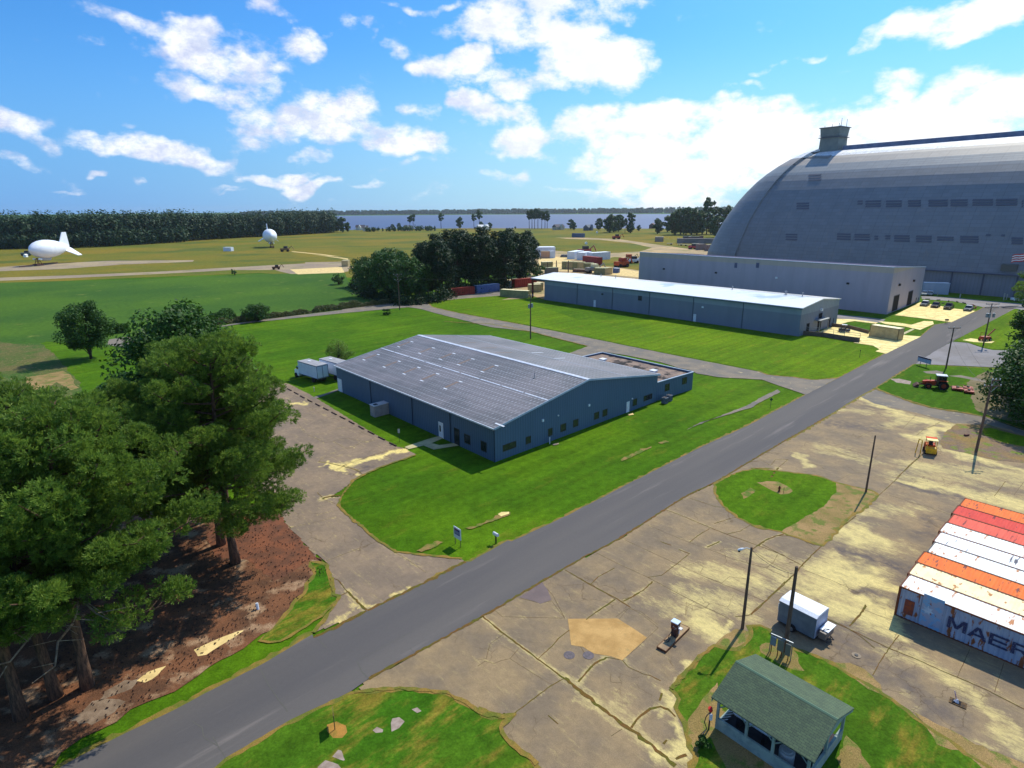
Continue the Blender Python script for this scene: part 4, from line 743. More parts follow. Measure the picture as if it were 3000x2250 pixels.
# blue office and workshop ---------------------------------------------------------------------
o0 = at('r6', 1960, 1370); o0.z = 0
uA = (at('r7', 1722, 625) - o0).normalized(); vA = (at('r6', 575, 735) - o0).normalized()
W_, D_, EV, RG = (at('r7', 1722, 625) - o0).length, (at('r6', 575, 735) - o0).length, 4.55, 7.25
F = Fr((0, 0), (uA.x, uA.y), (vA.x, vA.y))
SID = siding('blue_siding', lin(82,106,132), lin(82,106,132), 99, .46, uA.x + vA.x, uA.y + vA.y)
bl = thing('metal_building', 'blue ribbed metal building with a wide low gable roof on the green lawn', 'building', o0)
m = MB(); walls(m, [F(0,0), F(W_/2,0), F(W_,0), F(W_,D_), F(W_/2,D_), F(0,D_)], [EV, RG, EV, EV, RG, EV]); m.build('wall', SID, bl)
def rib_roof(name):
    mt = bpy.data.materials.new(name); mt.use_nodes = True; n = NT(mt.node_tree); p = n.n['Principled BSDF']; p.inputs['Roughness'].default_value = .5; p.inputs['Specular IOR Level'].default_value = .3
    v = n.add('ShaderNodeTexCoord').outputs['Object']; s = n.add('ShaderNodeSeparateXYZ'); n.l.new(v, s.inputs[0])
    al = n.m('ADD', n.m('MULTIPLY', s.outputs[0], vA.x), n.m('MULTIPLY', s.outputs[1], vA.y)); ac = n.m('ADD', n.m('MULTIPLY', s.outputs[0], uA.x), n.m('MULTIPLY', s.outputs[1], uA.y))
    f1 = n.m('FRACT', n.m('DIVIDE', al, .64)); rib = n.m('MULTIPLY', n.ramp(f1, 0, .08), n.ramp(f1, .36, .26))
    f2 = n.m('FRACT', n.m('DIVIDE', ac, 1.5)); row = n.m('MULTIPLY', n.ramp(f2, .0, .03), n.ramp(f2, .16, .10))
    col = n.mix(n.noise(n.scaled(v, 1, 1, 1), .35, 6, .6), lin(95,93,94), lin(114,111,111))
    col = n.mix(n.m('MULTIPLY', n.ramp(n.noise(v, .12, 3), .45, .62), .5), col, lin(138,130,132))
    uneven = n.ramp(n.noise(v, .09, 3), .36, .60)  # noise that varies the strength of the painted glints
    col = n.mix(n.m('MULTIPLY', n.m('SUBTRACT', 1.0, rib), .12), col, lin(74,76,88))
    f4 = n.m('FRACT', n.m('DIVIDE', al, 3.1)); col = n.mix(n.m('MULTIPLY', n.ramp(f4, .05, .0), .0), col, lin(86,86,96))
    glint = n.m('MULTIPLY', rib, n.ramp(n.m('FRACT', n.m('DIVIDE', ac, .8)), .55, .45))  # screw-head glints painted into the colour as pale dashes along the ribs
    col = n.mix(n.m('MULTIPLY', glint, n.m('MULTIPLY', n.m('MULTIPLY_ADD', uneven, .34, .08), n.ramp(n.noise(v, 2.5, 4, .8), .38, .58))), col, lin(206,210,220))
    col = n.mix(n.m('MULTIPLY', row, .12), col, lin(225,228,235))
    n.put(p.inputs['Base Color'], col)
    b = n.add('ShaderNodeBump'); b.inputs['Strength'].default_value = .5; b.inputs['Distance'].default_value = .05; n.l.new(rib, b.inputs['Height']); n.l.new(b.outputs[0], p.inputs['Normal']); return mt
RIBR = rib_roof('ribbed_roof'); ov = .25
m = MB(); t_ = .12; sl = (RG - EV) / (W_ / 2)
for s_ in (0, 1):
    aa, bb = (-ov, W_ / 2) if s_ == 0 else (W_ / 2, W_ + ov); za, zb = (EV - sl * ov, RG) if s_ == 0 else (RG, EV - sl * ov)
    m.hexa([F(aa,-ov,za+.02),F(bb,-ov,zb+.02),F(bb,D_+ov,zb+.02),F(aa,D_+ov,za+.02),F(aa,-ov,za+t_),F(bb,-ov,zb+t_),F(bb,D_+ov,zb+t_),F(aa,D_+ov,za+t_)])
rf = m.build('roof', RIBR, bl)
def zr(a): return RG - sl * abs(a - W_ / 2) + t_
m = MB()                                             # ridge cap, lap line, rake and eave trims
def slope_bar(mm, a0, a1, b0, b1, h=.05): mm.hexa([F(a0,b0,zr(a0)+.003),F(a1,b0,zr(a1)+.003),F(a1,b1,zr(a1)+.003),F(a0,b1,zr(a0)+.003),F(a0,b0,zr(a0)+h),F(a1,b0,zr(a1)+h),F(a1,b1,zr(a1)+h),F(a0,b1,zr(a0)+h)])
slope_bar(m, W_/2-.34, W_/2-.04, -ov, D_+ov, .07); slope_bar(m, W_/2+.04, W_/2+.30, -ov, D_+ov, .07)
for k in range(9): slope_bar(m, W_*.262, W_*.262+.18, -ov + k*D_/8.8, -ov + (k+.93)*D_/8.8, .04)
m.build('ridge_cap', M('roof_trim', lin(225,230,240), lin(200,206,220), 2, .5), rf)
m = MB(); slope_bar(m, W_*.76, W_*.76+.09, 0, D_, .03)
m.build('lap_joint', MATS['roof_trim'], rf)
m = MB()
for b_ in (-ov-.06, D_+ov): 
    m = MB()
    for a0, a1 in ((-ov, W_/2), (W_/2, W_+ov)): m.hexa([F(a0,b_,zr(a0)-.22),F(a1,b_,zr(a1)-.22),F(a1,b_+.06,zr(a1)-.22),F(a0,b_+.06,zr(a0)-.22),F(a0,b_,zr(a0)+.04),F(a1,b_,zr(a1)+.04),F(a1,b_+.06,zr(a1)+.04),F(a0,b_+.06,zr(a0)+.04)])
    m.build('rake_trim', M('pale_trim', lin(176,190,206), lin(160,176,194), 2, .5), bl)
m = MB(); zg = zr(-ov)
m.box(-ov-.17, -ov-.02, -ov, D_+ov, zg-.18, zg+.01, F); m.box(W_+ov+.02, W_+ov+.17, -ov, D_+ov, zg-.18, zg+.01, F); m.build('gutter', M('gutter', lin(206,212,222), lin(170,178,190), 3, .4), bl)
patch = M('pale_patch', lin(220,224,230), rough=.5); rust = M('roof_rust', lin(136,116,102), lin(124,110,104), 2, .8)
def roof_pt(c, x, y, far=False):                    # a, b of a point seen on the near (or far) slope
    d = Vector(ray(*px(c, x, y))); n0 = Vector(F(0,0,zr(0))) + o0; e1 = Vector(F(1,0,sl if not far else -sl)) ; e2 = Vector(F(0,1,0)); nn = e1.cross(e2)
    base = n0 if not far else Vector(F(0,0,zr(0) + sl * W_)) + o0
    t = (base - Vector((0,0,CAM_H))).dot(nn) / d.dot(nn); q = Vector((0,0,CAM_H)) + d * t - o0
    det = uA.x * vA.y - uA.y * vA.x; return (q.x * vA.y - q.y * vA.x) / det, (uA.x * q.y - uA.y * q.x) / det
mw = MB(); mr = MB()
for (x, y), (x2, y2) in [((1227,305),(1110,350)),((1417,360),(1295,407)),((1598,409),(1478,460)),((1765,458),(1640,510)),((1975,517),(1850,571)),((930,418),(803,465)),((1115,479),(982,529)),((1288,534),(1157,590)),((1455,589),(1313,649)),((1657,658),(1521,720))]:
    A_, B_ = roof_pt('r6', x, y), roof_pt('r6', x2, y2)
    for q in (A_, B_): slope_bar(mw, q[0]-.11, q[0]+.11, q[1]-.42, q[1]+.42, .02)
    slope_bar(mr, min(A_[0],B_[0])+.3, max(A_[0],B_[0])-.3, A_[1]+.05, A_[1]+.55, .012)
for x, y in [(1535,263),(1720,313),(1910,360),(2040,402)]:
    q = roof_pt('r6', x, y, True); slope_bar(mr, q[0]-1.9, q[0]+1.9, q[1]-.15, q[1]+.2, .015)
for x, y in [(760,230),(940,275)]:
    q = roof_pt('r7', x, y, True); slope_bar(mw, q[0]-1.4, q[0]+1.4, q[1]-.12, q[1]+.16, .015)
mw.build('roof_patch', patch, rf); mr.build('rust_strip', rust, rf)
q = roof_pt('r6', 1985, 1035); m = MB(); slope_bar(m, q[0]-.1, q[0]+.15, q[1]-1.2, q[1]+.5, .03); m.build('flashing', patch, rf)
m = MB(); q = roof_pt('r7', 735, 437); P_ = F(q[0], q[1], zr(q[0])); m.tube([P_, (P_[0],P_[1],P_[2]+.8)], .05, 6); m.box(q[0]-.15,q[0]+.15,q[1]-.15,q[1]+.15,zr(q[0])+.002,zr(q[0])+.06,F); m.build('vent_pipe', GALV, rf)
# windows and doors given by the corners seen on the two walls
FRM = M('bronze_frame', lin(66,60,52), rough=.5)
def opening(kind, parent, o, u, out, c, x0, y0, x1, y1, glass, frame, fw=.07, panes=1, depth=.05, z0=None, origin=None):
    a0, zb = on_wall(o, u, c, x0, y1); a1, zt = on_wall(o, u, c, x1, y0)
    a0, a1 = min(a0, a1), max(a0, a1)
    if z0 is not None: zb = z0
    org = origin if origin is not None else o
    off = o - org
    def fr(a, b, z): q = off + u * a + out * b; return (q.x, q.y, z)
    g = MB(); g.box(a0 + fw, a1 - fw, .006, .02, zb + fw, zt - fw, fr); wdw = MB()
    wdw.box(a0, a1, .004, depth, zt - fw, zt, fr); wdw.box(a0, a1, .004, depth, zb, zb + fw, fr); wdw.box(a0, a0 + fw, .004, depth, zb + fw, zt - fw, fr); wdw.box(a1 - fw, a1, .004, depth, zb + fw, zt - fw, fr)
    for k in range(1, panes): xx = a0 + (a1 - a0) * k / panes; wdw.box(xx - .02, xx + .02, .004, depth * .8, zb + fw, zt - fw, fr)
    w_ = wdw.build(kind, frame, parent); g.build('pane' if kind == 'window' else 'leaf', glass, w_); return a0, a1, zb, zt
outA = Vector((uA.y, -uA.x, 0)); outL = Vector((-vA.y, vA.x, 0))
for x0, y0, x1, y1, pn in [(478,945,585,1025,2),(665,903,705,965,1),(845,838,880,900,1),(945,800,990,866,1),(1047,765,1090,828,1),(1217,706,1258,766,1),(1285,684,1326,742,1),(1530,600,1566,655,1),(1618,560,1688,617,2)]:
    opening('window', bl, o0, uA, outA, 'r7', x0, y0 - 2, x1, y1 + 9, GLASSD, FRM, panes=pn)
opening('door', bl, o0, uA, outA, 'r7', 1477, 622, 1505, 722, WHITE, WHITE, .05, z0=.02)
for x0, y0, x1, y1 in [(1693,1120,1742,1195),(1838,1180,1886,1262)]: opening('window', bl, o0, vA, outL, 'r6', x0, y0 + 16, x1, y1, GLASSD, FRM)
opening('door', bl, o0, vA, outL, 'r6', 1605, 1080, 1645, 1200, GLASSD, DARKM, .06, z0=.02)
opening('door', bl, o0, vA, outL, 'r6', 1468, 1025, 1502, 1150, WHITE, WHITE, .05, z0=.02)
opening('door', bl, o0, vA, outL, 'r6', 580, 640, 605, 740, WHITE, WHITE, .05, z0=.02)
a_, z_ = on_wall(o0, vA, 'r6', 1480, 1080); m = MB(); fr = lambda a, b, z: tuple((vA * a + outL * b)[:2]) + (z,)
m.box(a_ - .1, a_ + .18, .04, .06, .9, 1.8, fr); m.build('door_glass', GLASSD, bl)
m = MB()
for x, y in ((35, 0),): pass
for b_ in (D_*.215, D_*.435, D_*.72): m.tube([fr(b_, .08, 0), fr(b_, .08, EV)], .055, 6)
m.build('downspout', M('blue_trim', lin(40,56,78), rough=.5), bl)
m = MB(); m.tube([(outL * .02 + outA * .02)[:2] + (0,) if False else fr(0, .04, 0), fr(0, .04, EV - .1)], .07, 6); m.build('corner_trim', MATS['blue_trim'], bl)
for c, x, y in (('r7',800,778),('r7',925,738),('r7',1175,655),('r7',1525,602)):
    a, z = on_wall(o0, uA, c, x, y); f2 = lambda p, b, q: tuple((uA * p + outA * b)[:2]) + (q,)
    m = MB(); k = .16 if x in (800, 1175) else .09; m.box(a - k, a + k, .003, .16, z - k, z + k, f2); m.build('wall_light', WHITE, bl)
# flat-roofed annex
an = thing('building_annex', 'low blue flat-roofed annex with a stained gravel roof behind the gabled building', 'building', o0)
e0, e1_ = W_ + .03, W_ + .03 + 10.6; AH = 3.15
P0 = F(e0, .15); c1 = at('r7', 2022, 388, AH) - o0; c2 = at('r7', 1285, 228, AH) - o0
wv = Vector((c2.x - c1.x, c2.y - c1.y, 0)); ring = [P0[:2], (c1.x, c1.y), (c2.x, c2.y), (P0[0] + wv.x, P0[1] + wv.y)]
m = MB(); walls(m, ring, AH); m.build('wall', SID, an)
m = MB(); cen = Vector((sum(p[0] for p in ring) / 4, sum(p[1] for p in ring) / 4)); ins = [tuple(Vector(p).lerp(cen, .02)) for p in ring]
m.prism([(p[0], p[1], AH - .45) for p in ins], (0, 0, .2))
GR = M('stained_roof', lin(150,128,112), lin(120,104,96), .8, .95, c3=lin(40,38,38), s3=.42, t3=(.50,.60), fine=.3)
rfa = m.build('roof', GR, an)
m = MB()
for i in range(4):
    a, b = Vector(ring[i] + (0,)), Vector(ring[(i + 1) % 4] + (0,)); d = (b - a).normalized(); nr = Vector((d.y, -d.x, 0)) * .12
    m.prism([(a.x - nr.x, a.y - nr.y, AH), (b.x - nr.x, b.y - nr.y, AH), (b.x + nr.x, b.y + nr.y, AH), (a.x + nr.x, a.y + nr.y, AH)], (0, 0, .10 + .001 * i))
m.build('parapet_cap', MATS['pale_trim'], an)
for c, x, y in (('r7',1290,282),('r7',1700,374)):
    p = at(c, x, y, AH) - o0; m = MB(); f3 = Fr((p.x, p.y), (uA.x, uA.y), (vA.x, vA.y)); m.box(-.55, .55, -.5, .5, AH - .26, AH + .02, f3); m.box(-.62, .62, -.57, .57, AH + .02, AH + .08, f3); m.build('skylight', WHITE, rfa)
oa = o0 + Vector(P0); oa.z = 0; ua = (Vector((c1.x, c1.y, 0)) - Vector((P0[0], P0[1], 0))).normalized(); outa = Vector((ua.y, -ua.x, 0))
for x0, y0, x1, y1 in ((1790,476,1830,545),(1930,425,1970,490)): opening('window', an, oa, ua, outa, 'r7', x0, y0, x1, y1, GLASSD, FRM, origin=o0, panes=2)
# long low shed -----------------------------------------------------------------------------
GREYW = siding('shed_siding', lin(124,130,146), lin(142,152,164), 5.3, .9, .7, .7, ribs=.12)
o1 = at('r8', 385, 515); o1.z = 0; u1v = (at('r8', 690, 420) - o1).normalized(); W1 = (at('r8', 690, 420) - o1).length; v1 = (at('r3', 300, 1005) - o1).normalized(); D1 = (at('r3', 300, 1005) - o1).length
E1 = 6.9; aR, RZ = on_wall(o1, u1v, 'u7', 1000, 108); tipq = at('r3', 203, 805, E1) - o1; D1b = tipq.dot(v1)
RZ = max(RZ, 8.0); F1 = Fr((0, 0), (u1v.x, u1v.y), (v1.x, v1.y))
sh = thing('long_shed', 'long low grey shed with a bright white roof and an open far bay', 'building', o1)
m = MB(); aR = W1 / 2; walls(m, [F1(0,0), F1(aR,0), F1(W1,0), F1(W1,D1), F1(aR,D1), F1(0,D1)], [E1, RZ, E1, E1, RZ, E1]); m.build('wall', GREYW, sh)
WROOF = M('white_roof', lin(254,250,244), lin(248,244,238), .3, .25, metal=.0, c3=lin(198,206,210), s3=.06, t3=(.56,.68), spec=.8)
m = MB(); s1 = (RZ - E1) / aR
for aa, bb, za, zb in ((-.3, aR, E1 - s1 * .3, RZ), (aR, W1 + .3, RZ, E1 - s1 * .3)):
    m.hexa([F1(aa,-.3,za+.02),F1(bb,-.3,zb+.02),F1(bb,D1b,zb+.02),F1(aa,D1b,za+.02),F1(aa,-.3,za+.22),F1(bb,-.3,zb+.22),F1(bb,D1b,zb+.22),F1(aa,D1b,za+.22)])
rf1 = m.build('roof', WROOF, sh)
m = MB(); m.box(-.5, -.31, -.3, D1b, E1 - .22, E1 + .1, F1); m.build('gutter', M('green_trim', lin(84,106,116), rough=.5), sh)
RUSTP = M('rust_post', lin(116,52,40), lin(90,40,34), 2, .7)
for a in (.2, aR, W1 - .2): m = MB(); m.box(a - .25, a + .25, D1b - .8, D1b - .3, 0, E1 + (s1 * min(a, W1 - a)), F1); m.build('post', RUSTP, sh)
m = MB(); m.box(-.05, .1, D1 + .1, D1b - .3, E1 - .7, E1 - .05, F1); m.build('eave_beam', RUSTP, sh)
out1 = Vector((u1v.y, -u1v.x, 0)); outW1 = Vector((-v1.y, v1.x, 0))
def wall_dot(par, o, u, out, c, x, y, k, mat, name, dep=.25):
    a, z = on_wall(o, u, c, x, y); f_ = lambda p, b, q: tuple((u * p + out * b)[:2]) + (q,); m = MB(); m.box(a - k, a + k, .01, dep, z - k * .8, z + k * .8, f_); return m.build(name, mat, par)
opening('door', sh, o1, v1, outW1, 'r3', 755, 1010, 776, 1065, WHITE, WHITE, .08, z0=.05); opening('door', sh, o1, v1, outW1, 'r3', 1676, 1140, 1706, 1205, WHITE, WHITE, .08, z0=.05)
opening('vent', sh, o1, v1, outW1, 'r3', 1165, 970, 1205, 1012, DARKM, M('vent_frame', lin(96,100,108)), .12)
for x, y in ((838,953),(1768,1073)): wall_dot(sh, o1, v1, outW1, 'r3', x, y, .28, DARKM if x == 838 else WHITE, 'wall_light')
m = MB()
for x, y in ((605,900),(932,940),(1275,990),(1680,1040),(2140,1100)):
    a, z = on_wall(o1, v1, 'r3', x, y); q = v1 * a + outW1 * .1; m.tube([(q.x, q.y, 0), (q.x, q.y, E1)], .09, 6)
m.build('downspout', M('shed_downspout', lin(84,98,112), rough=.5), sh)
m = MB()
for c, x, y in (('r3',847,795),('r3',984,808),('r3',2048,915),('r8',335,168),('r8',480,180),('u7',450,12)):
    p = at(c, x, y, RZ) - o1; a = Vector((p.x, p.y)).dot(Vector((v1.x, v1.y))); q = F1(aR + .5, a); m.tube([(q[0], q[1], RZ - .1), (q[0], q[1], RZ + 1.0)], .12, 6); m.tube([(q[0], q[1], RZ + 1.0), (q[0], q[1], RZ + 1.15)], .22, 6)
m.build('roof_vent', GALV, rf1)
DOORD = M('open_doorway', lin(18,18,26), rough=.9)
for x0, y0, x1, y1, nm in ((692,535,775,728,'door'),(900,345,1012,655,'roller_door'),(1095,435,1165,600,'roller_door'),(1190,450,1222,570,'door')): opening(nm, sh, o1, u1v, out1, 'u7', x0, y0, x1, y1, DOORD, M('door_frame', lin(120,118,126)), .12, z0=.1)
wall_dot(sh, o1, u1v, out1, 'u7', 975, 298, .35, WHITE, 'wall_light', .5)
f_ = lambda p, b, q: tuple((u1v * p + out1 * b)[:2]) + (q,)
a0, _ = on_wall(o1, u1v, 'u7', 840, 600); a1, _ = on_wall(o1, u1v, 'u7', 1010, 600)
m = MB(); m.box(a0, a1, .05, 1.6, 3.0, 3.2, f_); m.tube([f_(a0 + .2, 1.4, 0), f_(a0 + .2, 1.4, 3)], .08, 6); m.tube([f_(a1 - .2, 1.4, 0), f_(a1 - .2, 1.4, 3)], .08, 6); m.build('canopy', GALV, sh)
# loading dock with rails in front of the shed
DCK = M('dock_concrete', lin(120,104,92), lin(98,86,78), .8, .9, fine=.2); o_d = at('u7', 640, 770); dkr = thing('loading_dock', 'sunken loading ramp with low retaining walls and pipe railings beside the shed', 'dock', o_d)
lw = trace("u7 640,770 1000,800 1400,865 1690,905"); lw2 = trace("u7 1180,610 1500,650 1860,745")
def wall_run(mm, P, h0, h1, t, org):
    n = len(P)
    for i in range(n - 1):
        a, b = P[i] - org, P[i + 1] - org; d = (b - a).normalized(); nr = Vector((-d.y, d.x, 0)) * t / 2
        za, zb = h0 + (h1 - h0) * i / (n - 1), h0 + (h1 - h0) * (i + 1) / (n - 1)
        mm.hexa([(*(a - nr)[:2], 0), (*(b - nr)[:2], 0), (*(b + nr)[:2], 0), (*(a + nr)[:2], 0), (*(a - nr)[:2], za), (*(b - nr)[:2], zb), (*(b + nr)[:2], zb), (*(a + nr)[:2], za)])
m = MB(); wall_run(m, lw, 1.1, 1.1, .25, o_d); m.build('retaining_wall', DCK, dkr); m = MB(); wall_run(m, lw2, .9, .9, .25, o_d); m.build('retaining_wall', DCK, dkr)
def rail(P, z0, h, parent, org, step=2.2, mat=None):
    m = MB(); top = [p - org + Vector((0, 0, z0 + h)) for p in P]; mid = [p - org + Vector((0, 0, z0 + h * .5)) for p in P]; m.tube(top, .045, 6); m.tube(mid, .035, 6)
    for a, b in zip(P, P[1:]):
        k = max(1, int((b - a).length / step))
        for j in range(k + 1): q = a.lerp(b, j / k) - org; m.tube([(q.x, q.y, z0), (q.x, q.y, z0 + h)], .045, 6)
    return m.build('railing', mat or GALV, parent)
rail(lw, 1.1, 1.0, dkr, o_d)
# tall grey building ------------------------------------------------------------------------
o2 = at('r4', 1275, 1330); o2.z = 0; u2 = (at('r4', 1500, 1240) - o2).normalized(); W2 = (at('r4', 1500, 1240) - o2).length
H2 = rise('r4', 1275, 1330, 1312, 1012); q = at('r3', 1183, 568, H2) - o2; D2 = Vector((q.x, q.y, 0)).length; v2 = Vector((q.x, q.y, 0)).normalized(); _, H2r = on_wall(o2, u2, 'r4', 1508, 1018)
F2 = Fr((0, 0), (u2.x, u2.y), (v2.x, v2.y))
GB = thing('steel_hall', 'tall plain grey steel hall with a flat parapet between the shed and the giant hangar', 'building', o2)
HALL = siding('hall_siding', lin(176,166,178), lin(186,172,160), H2 - 1.6, .6, .7, .7, ribs=.10)
m = MB(); walls(m, [F2(0,0), F2(W2,0), F2(W2,D2), F2(0,D2)], [H2, H2r, H2r, H2]); m.poly([F2(0,0,H2-.4), F2(W2,0,H2r-.4), F2(W2,D2,H2r-.4), F2(0,D2,H2-.4)]); m.build('wall', HALL, GB)
m = MB(); m.hexa([F2(-.15,-.15,H2),F2(.2,-.15,H2),F2(.2,D2,H2),F2(-.15,D2,H2),F2(-.15,-.15,H2+.25),F2(.2,-.15,H2+.25),F2(.2,D2,H2+.25),F2(-.15,D2,H2+.25)])
m.hexa([F2(.21,-.15,H2),F2(W2+.1,-.15,H2r),F2(W2+.1,.2,H2r),F2(.21,.2,H2),F2(.21,-.15,H2+.25),F2(W2+.1,-.15,H2r+.25),F2(W2+.1,.2,H2r+.25),F2(.21,.2,H2+.25)]); m.build('parapet_cap', MATS['pale_trim'], GB)
out2 = Vector((u2.y, -u2.x, 0)); outW2 = Vector((-v2.y, v2.x, 0))
for x0, y0, x1, y1 in ((62,315,200,628),(300,250,420,540)): opening('roller_door', GB, o2, u2, out2, 't4', x0, y0 + 20, x1, y1, DOORD, MATS['door_frame'], .2, z0=.1)
for x0, y0, x1, y1 in ((445,395,475,500),(482,390,510,490)): opening('door', GB, o2, u2, out2, 't4', x0, y0, x1, y1, DOORD, MATS['door_frame'], .12, z0=.1)
for x, y in ((185,188),(418,122)): wall_dot(GB, o2, u2, out2, 't4', x, y, .4, DARKM, 'wall_light', .5)
for c, x, y, mt_ in (('r4',112,1045,DARKM),('r4',526,1080,WHITE),('r4',1012,1118,DARKM),('r3',1408,720,DARKM)): wall_dot(GB, o2, v2, outW2, c, x, y, .35, mt_, 'wall_light', .4)
for x0, x1 in ((235,258),(382,408)): opening('vent', GB, o2, v2, outW2, 'r4', x0, 978, x1, 1012, M('vent_grille', lin(96,98,124)), M('vent_rim', lin(116,118,140)), .15)
# low white box joined at the right end
ax0 = at('t4', 575, 330); m = MB(); bx = thing('lean_to', 'small pale lean-to against the right corner of the tall grey hall', 'building', Vector(F2(W2 + .1, 4)) + o2)
m.box(0, 4.5, 0, 9, 0, 7.2, Fr((0, 0), (u2.x, u2.y), (v2.x, v2.y))); m.build('wall', HALL, bx); m = MB(); m.box(-.0, 4.8, -.3, 9.2, 7.21, 7.45, Fr((0, 0), (u2.x, u2.y), (v2.x, v2.y))); m.build('roof', WHITE, bx)

# the airship hangar ------------------------------------------------------------------------
Bq = at('r4', 1700, 1178); Bq = Vector((160.8, 221.6, 0)); th = rad(127); AX = Vector((math.cos(th), math.sin(th), 0)); NN = Vector((AX.y, -AX.x, 0))
PIN = Bq + AX * 76 + NN * 48
hg = thing('airship_hangar', 'gigantic grey arched airship hangar with clamshell doors and a ridge tower', 'hangar', PIN)
PROF = [(48.6,7.6),(47.8,10),(46.6,14),(44.8,18.5),(42.5,23.5),(39.6,28.5),(36.2,33.5),(32.6,38),(28.6,42.2),(24.2,46),(19.5,49.3),(14.8,52),(10,54.2),(5,55.8),(0,56.4)]
PROFD = [(52.2,0),(51.9,4),(51,9),(49.2,13.5),(47.2,18),(44.6,23.5),(41.6,28.5),(38.2,33.5),(34.6,38),(30.4,42.6),(26,46.4),(21,50),(16,53),(10.5,55.6),(5.5,57.3),(1.5,58)]
def hang_mat():
    mt = bpy.data.materials.new('hangar_cladding'); mt.use_nodes = True; n = NT(mt.node_tree); p = n.n['Principled BSDF']; p.inputs['Roughness'].default_value = .6; p.inputs['Specular IOR Level'].default_value = .3
    v = n.add('ShaderNodeTexCoord').outputs['Object']; s = n.add('ShaderNodeSeparateXYZ'); n.l.new(v, s.inputs[0]); z = s.outputs[2]
    al = n.m('ADD', n.m('MULTIPLY', s.outputs[0], AX.x), n.m('MULTIPLY', s.outputs[1], AX.y))
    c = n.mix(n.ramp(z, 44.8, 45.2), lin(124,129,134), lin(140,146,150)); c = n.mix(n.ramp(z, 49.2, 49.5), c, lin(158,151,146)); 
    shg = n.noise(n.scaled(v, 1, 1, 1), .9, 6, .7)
    c = n.mix(n.ramp(z, 53.0, 53.2), c, n.mix(n.ramp(shg, .3, .6), lin(252,252,252), lin(206,208,210)))  # pale ridge roofing, with its glare whitened into the colour
    f1 = n.m('FRACT', n.m('DIVIDE', z, 1.35)); f2 = n.m('FRACT', n.m('DIVIDE', al, 6.4))
    pn = n.add('ShaderNodeTexBrick'); pn.inputs['Scale'].default_value = 1.0
    vv = n.add('ShaderNodeCombineXYZ'); n.l.new(al, vv.inputs[0]); n.l.new(z, vv.inputs[1]); n.l.new(vv.outputs[0], pn.inputs['Vector'])
    pn.inputs['Color1'].default_value = (.93,) * 3 + (1,); pn.inputs['Color2'].default_value = (1.05,) * 3 + (1,); pn.inputs['Mortar'].default_value = (.80,) * 3 + (1,); pn.inputs['Mortar Size'].default_value = .05; pn.inputs['Brick Width'].default_value = 3.2; pn.inputs['Row Height'].default_value = 1.35
    c = n.mix(1.0, c, pn.outputs[0], 'MULTIPLY')
    st = n.noise(n.scaled(v, 1, 1, .25), .12, 6, .65); c = n.mix(1.0, c, n.mix(st, (.84, .85, .88), (1.12, 1.11, 1.08)), 'MULTIPLY')
    bandz = n.m('MULTIPLY', n.ramp(z, 45.5, 45.6), n.ramp(z, 49.1, 49.0)); ln = n.ramp(n.m('FRACT', n.m('DIVIDE', z, .9)), .25, .1)
    c = n.mix(n.m('MULTIPLY', n.m('MULTIPLY', bandz, ln), n.m('MULTIPLY', n.ramp(al, -40, -44), .35)), c, lin(92,86,104))
    c = n.mix(n.m('MULTIPLY', n.ramp(f2, .06, .0), .22), c, lin(70,72,82)); c = n.mix(n.m('MULTIPLY', n.ramp(n.noise(n.scaled(v, 1, 1, .12), .5, 7, .75), .52, .72), .35), c, lin(150,138,126))
    n.put(p.inputs['Base Color'], c); return mt
HANG = hang_mat()
def HP(t, s, z): q = AX * t + NN * s; return (q.x, q.y, z)           # t along the axis from the pin, s across (minus = near side)
full = [(-r, z) for r, z in PROF] + [(r, z) for r, z in PROF[:-1][::-1]]
m = MB(); ts = [2, -20, -50, -90, -130, -170, -210]
for k in range(len(ts) - 1):
    for (s0, z0), (s1_, z1) in zip(full, full[1:]):
        if k == 0: m.poly([HP(abs(s0) * .27, s0, z0), HP(ts[1], s0, z0), HP(ts[1], s1_, z1), HP(abs(s1_) * .27, s1_, z1)]); continue
        m.poly([HP(ts[k], s0, z0), HP(ts[k+1], s0, z0), HP(ts[k+1], s1_, z1), HP(ts[k], s1_, z1)])
m.build('roof', HANG, hg)
LWALL = siding('hangar_wall', lin(126,132,142), lin(126,132,142), 99, 1.1, AX.x, AX.y, ribs=.2)
m = MB()
for s_ in (-48.5, 48.5):
    m.hexa([HP(12, s_ - .3, 0), HP(-210, s_ - .3, 0), HP(-210, s_ + .3, 0), HP(12, s_ + .3, 0), HP(12, s_ - .3, 7.4), HP(-210, s_ - .3, 7.4), HP(-210, s_ + .3, 7.4), HP(12, s_ + .3, 7.4)])
m.poly([HP(-210, s, z) for s, z in full] + [HP(-210, 48.5, 0), HP(-210, -48.5, 0)]); m.build('wall', LWALL, hg)
m = MB(); m.hexa([HP(2, -50, 7.42), HP(-210, -50, 7.42), HP(-210, -48, 7.42), HP(2, -48, 7.42), HP(2, -50, 7.75), HP(-210, -50, 7.75), HP(-210, -48, 7.75), HP(2, -48, 7.75)]); m.build('ledge', M('hangar_trim', lin(84,90,108), rough=.6), hg)
for k in range(14): t = -76 - k * 9.5; m = MB(); m.hexa([HP(t, -49.0, 0), HP(t - .5, -49.0, 0), HP(t - .5, -48.81, 0), HP(t, -48.81, 0), HP(t, -49.0, 7.3), HP(t - .5, -49.0, 7.3), HP(t - .5, -48.81, 7.3), HP(t, -48.81, 7.3)]); m.build('wall_rib', MATS['hangar_trim'], hg)
